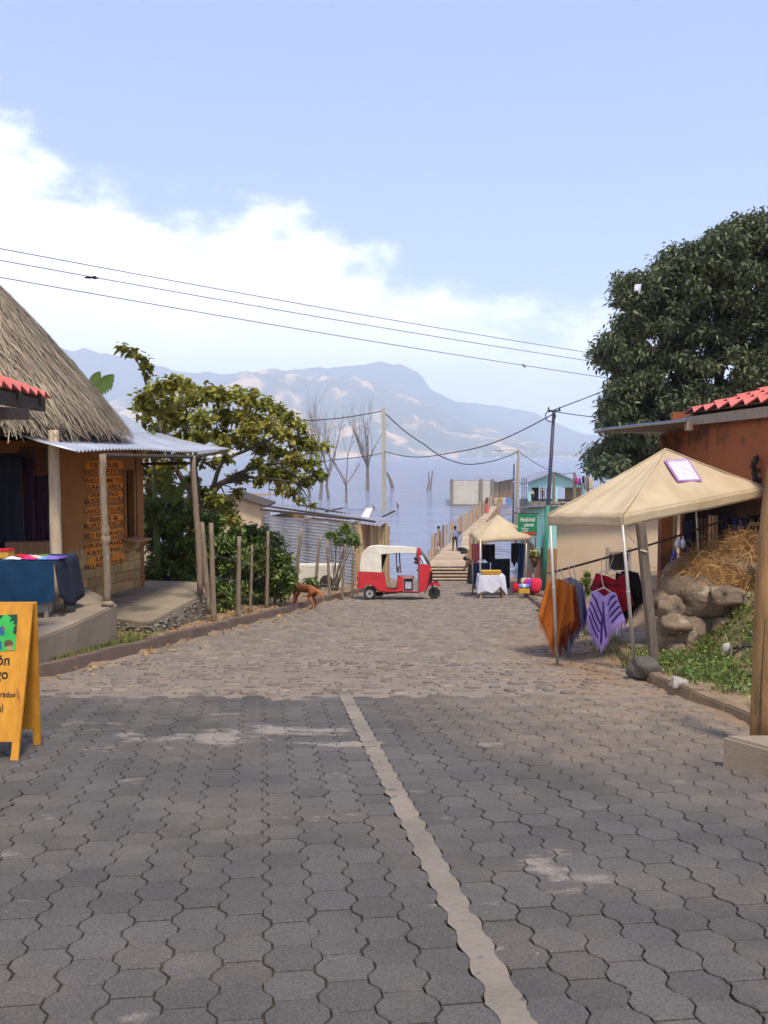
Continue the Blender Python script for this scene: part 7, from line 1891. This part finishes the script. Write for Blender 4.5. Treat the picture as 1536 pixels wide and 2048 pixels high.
# ---- turquoise building with the open upper floor
td = 74.0
u0, u1 = at(1057, 1003, td), at(1170, 1003, td); uf = u0.z; ue = at(1057, 966, td).z; ua = at(1108, 946, td)
tq = thing('turquoise_house', 'turquoise house with an open upper floor and low gable by the lake', 'house', (u0.x, td, -3.2))
m = MB(); m.box(((u0.x + u1.x) / 2, td + 2.5, (uf - 3.4 + uf) / 2 - .02), (u1.x - u0.x, 5, 3.4)); m.build('lower_floor', 'block_dark', tq)
zb_ = at(1100, 975, td).z
m = MB(); ol = [(u0.x, zb_), (u1.x, zb_), (u1.x, ue - .2), (ua.x, ua.z), (u0.x, ue)]; m.prism([(x, td, z) for x, z in ol], [(x, td + .2, z) for x, z in ol]); m.build('gable', 'paint_teal_pale', tq)
for x0_, x1_, mt in ((1057, 1064, 'paint_teal_pale'), (1105, 1115, 'paint_teal_pale'), (1164, 1170, 'paint_teal_pale')):
    a, b = at(x0_, 990, td), at(x1_, 990, td); m = MB(); m.box(((a.x + b.x) / 2, td + .1, (uf + zb_) / 2), (b.x - a.x, .26, zb_ - uf)); m.build('pillar', mt, tq)
a, b = at(1062, 990, td + .6), at(1076, 990, td + .6); m = MB(); m.box(((a.x + b.x) / 2, td + .6, (uf + zb_) / 2), (b.x - a.x, .1, zb_ - uf)); m.build('door_leaf', 'interior_dark', tq)
a, b = at(1130, 990, td + 3), at(1165, 990, td + 3); m = MB(); m.box(((a.x + b.x) / 2, td + 3, (uf + zb_) / 2), (b.x - a.x, .1, zb_ - uf)); m.build('inner_wall', 'plaster_beige', tq)
for a, b in (((u0.x - .6, ue - .15), (ua.x, ua.z + .02)), ((ua.x, ua.z + .02), (u1.x + .5, ue - .4))):
    m = MB(); m.prism([(a[0], td - .5, a[1]), (b[0], td - .5, b[1]), (b[0], td + 5.4, b[1]), (a[0], td + 5.4, a[1])], [(a[0], td - .5, a[1] + .1), (b[0], td - .5, b[1] + .1), (b[0], td + 5.4, b[1] + .1), (a[0], td + 5.4, a[1] + .1)]); m.build('roof', 'tin_roof_old', tq)
for k in range(9):
    p = at(1044 + k * 4.2 + (k > 2) * 20, 1000, td + 4.6 if k > 2 else td - 4); m = MB(); m.tube([(p.x, p.y, uf - .8), (p.x, p.y, uf + 2.1)], .03, 5); m.build('rebar', 'pole_navy', tq)
for zz in (.5, 1.3):
    p, q = at(1043, 1000, td - 4), at(1056, 1000, td - 4); m = MB(); m.tube([(p.x, p.y, uf + zz), (q.x, q.y, uf + zz)], .02, 4); m.build('rebar_tie', 'pole_navy', tq)
# laundry posts on its roof side
lp = [(1108, 945, 1010, 66), (1149, 945, 1012, 62), (1176, 948, 1010, 62)]
tops = []
for i, (x, y0, y1, d_) in enumerate(lp):
    a, b = at(x, y1, d_), at(x, y0, d_); a.z = min(a.z, tz(a.x, d_)); m = MB(); m.tube([a, b], [.12, .10], 7); o = m.build('laundry_post', 'grey_wood'); tag(o, ('grey post in front of the turquoise gable', 'grey post at the left end of the laundry line', 'grey post at the right end of the laundry line by the dark tree')[i], 'post', 'posts by the turquoise house'); tops.append(b)
m = MB(); m.tube([tops[1] + Vector((0, 0, -.15)), (tops[1] + tops[2]) / 2 + Vector((0, 0, -.25)), tops[2] + Vector((0, 0, -.15))], .015, 4); tag(m.build('laundry_line', 'wire'), 'laundry line between two grey posts by the dark tree', 'line')
for k, (x0_, x1_, y0, y1, mt, lb) in enumerate(((1150, 1155, 954, 968, 'magenta_cloth', 'magenta garment on the laundry line'), (1156, 1162, 956, 970, 'purple_cloth', 'purple garment on the laundry line'), (1164, 1168, 952, 966, 'black_cloth', 'black garment on the laundry line'), (1168, 1175, 952, 980, 'grey_cloth', 'grey cloth on the laundry line'), (1178, 1186, 956, 978, 'cream_cloth', 'cream cloth at the right end of the laundry line'))):
    a, b = at(x0_, y0, 61.8), at(x1_, y0, 61.8); hung_cloth('laundry', mt, a, b, (a - at(x0_, y1, 61.8)).z, lb, 'laundry', 'laundry by the turquoise house', fold=.05, k=2)

# ---- utility poles
def pole(label, x0_, y0, x1_, y1, d_, r0, r1, mat, cat='utility pole', name='utility_pole', square=False):
    a, b = at(x0_, y0, d_), at(x1_, y1, d_)
    a2 = Vector((a.x, a.y, min(tz(a.x, a.y), a.z) - .2))
    t = thing(name, label, cat, tuple(a2)); m = MB(); m.tube([a2, b], [r0, r1], 4 if square else 10); m.build('shaft', mat, t, smooth=not square); return t, a2, b
pc, _, pct = pole('pale concrete utility pole standing behind the corrugated shed', 769, 1030, 767, 816, 47, .20, .14, 'pole_concrete', square=True)
pn_, pna, pnt = pole('dark steel pole with a green foot leaning at the shop corner', 1084, 1196, 1108, 820, 29.6, .09, .055, 'pole_navy')
k0, k1 = at(1085.5, 1185, 29.55), at(1096, 1010, 29.55)
m = MB(); m.tube([k0, k1], [.098, .078], 10); m.build('green_foot', 'pole_green', pn_, smooth=True)
m = MB(); p = at(1108, 822, 29.6); m.bar(p + Vector((-.22, 0, -.02)), p + Vector((.22, 0, .02)), .05, .05); m.build('crossarm', 'pole_navy', pn_)
m = MB(); c = at(1101, 832, 29.5); m.tube([c + Vector((.17 * math.cos(t / 14 * 6.283), 0, .19 * math.sin(t / 14 * 6.283))) for t in range(15)], .018, 5); m.build('cable_coil', 'wire', pn_)
for sx in (-.18, .18):
    m = MB(); m.tube([p + Vector((sx, 0, .02)), p + Vector((sx, 0, .13))], [.035, .02], 7); m.build('insulator', 'black', pn_)
pl1, _, pl1t = pole('grey wooden pole with a street lamp arm near the pier', 1030, 1040, 1037, 900, 60, .13, .10, 'grey_wood')
m = MB(); a = pl1t + Vector((-.05, 0, -.1)); m.tube([a, a + Vector((-.5, 0, .10)), a + Vector((-1.2, 0, .12))], .03, 6); m.build('lamp_arm', 'steel_pole', pl1)
m = MB(); m.ball(tuple(a + Vector((-1.38, 0, .08))), (.24, .10, .07), 9); m.build('lamp_head', 'steel_pole', pl1, smooth=True)
pl2, _, pl2t = pole('thin dark pole with a small lamp beyond the pier', 1026, 1020, 1028, 928, 84, .10, .08, 'pole_navy')
m = MB(); m.tube([pl2t + Vector((0, 0, -1.0)), pl2t + Vector((.45, 0, -.55))], .025, 5); m.build('lamp_arm', 'steel_pole', pl2)
m = MB(); m.ball(tuple(pl2t + Vector((.6, 0, -.52))), (.2, .1, .06), 8); m.build('lamp_head', 'white_paint', pl2, smooth=True)

# ---- overhead wires
def wire(label, pts, r_=.02, sag=0.0, name='overhead_wire', group=None):
    P = []
    for a, b in zip(pts, pts[1:]):
        for t in range(14): P.append(a.lerp(b, t / 14) - Vector((0, 0, sag * math.sin(t / 14 * math.pi))))
    P.append(pts[-1]); m = MB(); m.tube(P, r_, 5); o = m.build(name, 'wire', smooth=True); return tag(o, label, 'wire', group)
wd = 22.0
far_d = 35.5
wire('topmost of the three long wires crossing the sky', [at(-420, 418, 19), at(1230, 714, far_d)], .011, .10)
wire('middle of the three long wires crossing the sky', [at(-420, 444, 19), at(1230, 730, far_d)], .011, .10)
wire('lowest of the three long wires crossing the sky', [at(-420, 480, 19), at(1240, 760, far_d)], .011, .10)
def on_wire(a, b, x, sag):
    t = min((k / 2000 for k in range(2001)), key=lambda t: abs((a.lerp(b, t).x / a.lerp(b, t).y) - ray(x, 560).x / ray(x, 560).y)); return a.lerp(b, t) - Vector((0, 0, sag * math.sin(t * math.pi)))
p = on_wire(at(-420, 444, 19), at(1230, 730, far_d), 185, .10); m = MB()
for k in range(26): m.ball(tuple(p + Vector((random.gauss(0, .07), random.gauss(0, .02), random.gauss(-.01, .016)))), (.05, .02, .016), 6, .3, k)
tag(m.build('air_plant', 'interior_dark', smooth=True), 'dark tuft of air plant clinging to the middle wire', 'plant')
p = on_wire(at(-420, 480, 19), at(1240, 760, far_d), 1047, .10); m = MB(); m.tube([p + Vector((-.02, 0, .06)), p + Vector((.04, 0, -.02)), p + Vector((.12, 0, -.10))], [.012, .03, .01], 6); tag(m.build('air_plant', 'interior_dark', smooth=True), 'tiny dark tuft hanging on the lowest long wire', 'plant')
wire('wire from the leaning steel pole up into the dark tree', [pnt, at(1230, 772, 34.2)], .02, .02)
wire('wire from the leaning steel pole level into the dark tree', [pnt + Vector((0, 0, -.05)), at(1235, 838, 34.5)], .016, .03)
wire('slack wire between the concrete pole and the leaning steel pole', [pct + Vector((0, 0, -2.3)), at(900, 906, 40), pnt + Vector((0, 0, -.12))], .022, .25)
wire('wire sagging from the concrete pole to the lamp pole', [pct + Vector((0, 0, -.2)), at(850, 890, 49), at(905, 922, 52), at(960, 927, 55), pl1t + Vector((0, 0, -.1))], .03, .12)
wire('wire from the concrete pole to the left behind the tree', [pct + Vector((0, 0, -.15)), at(600, 842, 44), at(560, 850, 43)], .026, .1)
wire('wire running right from the lamp pole to the laundry post', [pl1t + Vector((0, 0, -.1)), tops[0] + Vector((0, 0, -.02)), tops[1]], .022, .1)
wire('low wire behind the bare trees left of the concrete pole', [pct + Vector((0, 0, -2.4)), at(660, 920, 44), at(610, 930, 43)], .02, .05)

# ---- bare drowned trees in the lake
def dead_tree(label, x, y0, d_, h, seed, nbr=5, spread=.5, r0=.35, lean=(0, 0), stump=False, split=.25):
    rg = random.Random(seed); b = onz(x, y0, WATER); d_ = b.y
    t = thing('bare_tree', label, 'tree', tuple(b), (0, 0, 0), 'bare trees standing in the lake'); m = MB()
    def grow(p, v, L, r, lev):
        q = p + v * L; mid = p.lerp(q, .5) + Vector((rg.gauss(0, .04), rg.gauss(0, .04), 0)) * L
        m.tube([p, mid, q], [r, r * .82, r * .58], 6 if lev < 2 else 4)
        if lev >= (5 if not stump else 1): return
        k = (rg.choice((2, 3)) if lev < 3 else 2) if lev else nbr
        for i in range(k):
            s = spread * (1 if lev == 0 else .75); w = (v + Vector((rg.uniform(-s, s), rg.uniform(-s, s), rg.uniform(.1, .5)))).normalized()
            grow(p.lerp(q, rg.uniform(.55, 1) if lev else rg.uniform(.75, 1)), w, L * rg.uniform(.55, .85) * (1 if lev else (1 - split) / split * .42), r * .46, lev + 1)
    grow(b - Vector((0, 0, .4)), Vector((lean[0], lean[1], 1)).normalized(), h * split + .4, r0, 0)
    m.build('trunk', 'dead_bark', t); return t
dead_tree('largest bare tree in the lake, left of the concrete pole', 735, 981, 0, 21, 3, 7, .5, .42)
dead_tree('forked slim bare tree in the lake just above the shed roof', 692, 1006, 0, 15.0, 8, 4, .85, .22, split=.2)
dead_tree('bare tree at the left of the drowned group', 620, 994, 0, 20, 11, 5, .5, .28)
dead_tree('bare tree in the middle of the drowned group', 640, 998, 0, 21, 14, 5, .5, .30)
dead_tree('bare tree at the right of the drowned group', 658, 997, 0, 19, 17, 5, .5, .26)
dead_tree('broken leaning stump right beside the concrete pole', 786, 976, 0, 4.6, 20, 1, .3, .45, (-.35, 0), True, .75)
dead_tree('left stick of the forked stump out in the lake', 853, 980, 0, 4.6, 23, 1, .25, .2, (.1, 0), True, .75)
dead_tree('right stick of the forked stump out in the lake', 860, 980, 0, 4.8, 26, 2, .3, .2, (.12, 0), True, .75)
dead_tree('thin bare tree on the sand bar behind the left tree', 540, 990, 0, 11, 29, 3, .5, .16)
dead_tree('small dry bush on the sand bar', 565, 998, 0, 6.5, 31, 4, .9, .12, split=.18)
for i, (x, y, h) in enumerate(((748, 1020, .7), (796, 1016, .9))):
    b = onz(x, y, WATER); m = MB(); m.tube([b - Vector((0, 0, .3)), b + Vector((-.08, 0, h * .5)), b + Vector((-.25, 0, h))], [.16, .13, .05], 7); m.tube([b + Vector((0, 0, h * .3)), b + Vector((.18, 0, h * .6))], [.08, .03], 6)
    tag(m.build('stump', 'dead_bark', smooth=True), ('small dark stump in the shallows left of the concrete pole', 'small pointed stump in the shallows right of the concrete pole')[i], 'stump')

# ---- people
dk = DECK
person('person in dark clothes standing at the left edge of the pier', tuple(onz(877, 1100, dk)), math.radians(165), 'arm_bent', 1.48, 'shirt_dark', 'trousers_dark')
person('man in a checked shirt and dark trousers walking on the pier', tuple(onz(910, 1102, dk)), math.radians(100), 'stride', 1.53, 'plaid', 'trousers_dark')
person('child in pale blue beside the man in the checked shirt', tuple(onz(919, 1098, dk)), math.radians(80), 'stand', 1.10, 'shirt_blue', 'shirt_blue')
person('toddler with a red cap crouching at the head of the pier steps', tuple(onz(874, 1107, dk)), math.radians(-60), 'crouch', 1.0, 'shirt_pale', 'shirt_pale', hat='bag_red')
person('woman in a long red skirt standing far out on the pier', tuple(onz(973, 1026, dk)), math.radians(200), 'arm_up', 1.58, 'shirt_dark', 'skirt_red', skirt='skirt_red', longhair=True)
person('person in a white shirt at the left of the turquoise upper floor', (at(1064, 1008, td - .6).x, td - .6, uf - .02), math.radians(-70), 'stand', 1.15, 'shirt_pale', 'trousers_dark')
person('person in dark red on the turquoise upper floor', (at(1085, 1008, td - .4).x, td - .4, uf - .02), math.radians(200), 'arm_bent', 1.2, 'rust_cloth', 'trousers_dark')
pp_ = at(943, 1150, 40); person('person in dark patterned clothes bending behind the clothes stall', (pp_.x, 40, zr(40)), math.radians(180), 'bend', 1.45, 'brown_textile', 'trousers_dark', skirt='trousers_dark', longhair=True)
# bundles on the pier deck
for i, (x, y, mt) in enumerate(((924, 1102, 'black_cloth'), (930, 1107, 'trousers_dark'))):
    p = onz(x, y, dk); m = MB(); m.ball((p.x, p.y, p.z + .10), (.28, .2, .13), 10, .4, i + 4); tag(m.build('bundle', mt, smooth=True), ('black bundle lying on the pier behind the man', 'dark bundle lying at the right edge of the pier head')[i], 'bundle')

# ---- tiny houses along the far shore
rg = random.Random(99)
for i in range(26):
    x = rg.choice((rg.uniform(930, 1080), rg.uniform(800, 1180), rg.uniform(940, 1010))); y = rg.uniform(902, 914) if rg.random() < .75 else rg.uniform(880, 905)
    d_ = 3660 - (914 - y) * 8 if y > 908 else 3720; p = at(x, y, 3640 - rg.uniform(0, 20)); w = rg.uniform(4, 9)
    m = MB(); m.prism([(p.x - w, p.y, WATER - 1), (p.x + w, p.y, WATER - 1), (p.x + w, p.y + 7, WATER - 1), (p.x - w, p.y + 7, WATER - 1)], [(p.x - w, p.y, p.z), (p.x + w, p.y, p.z), (p.x + w, p.y + 7, p.z), (p.x - w, p.y + 7, p.z)]) if y > 906 else m.box(tuple(p), (w * 1.6, 7, 5))
    tag(m.build('far_house', 'white_wall'), 'tiny white house on the far lake shore', 'house', 'houses on the far shore')
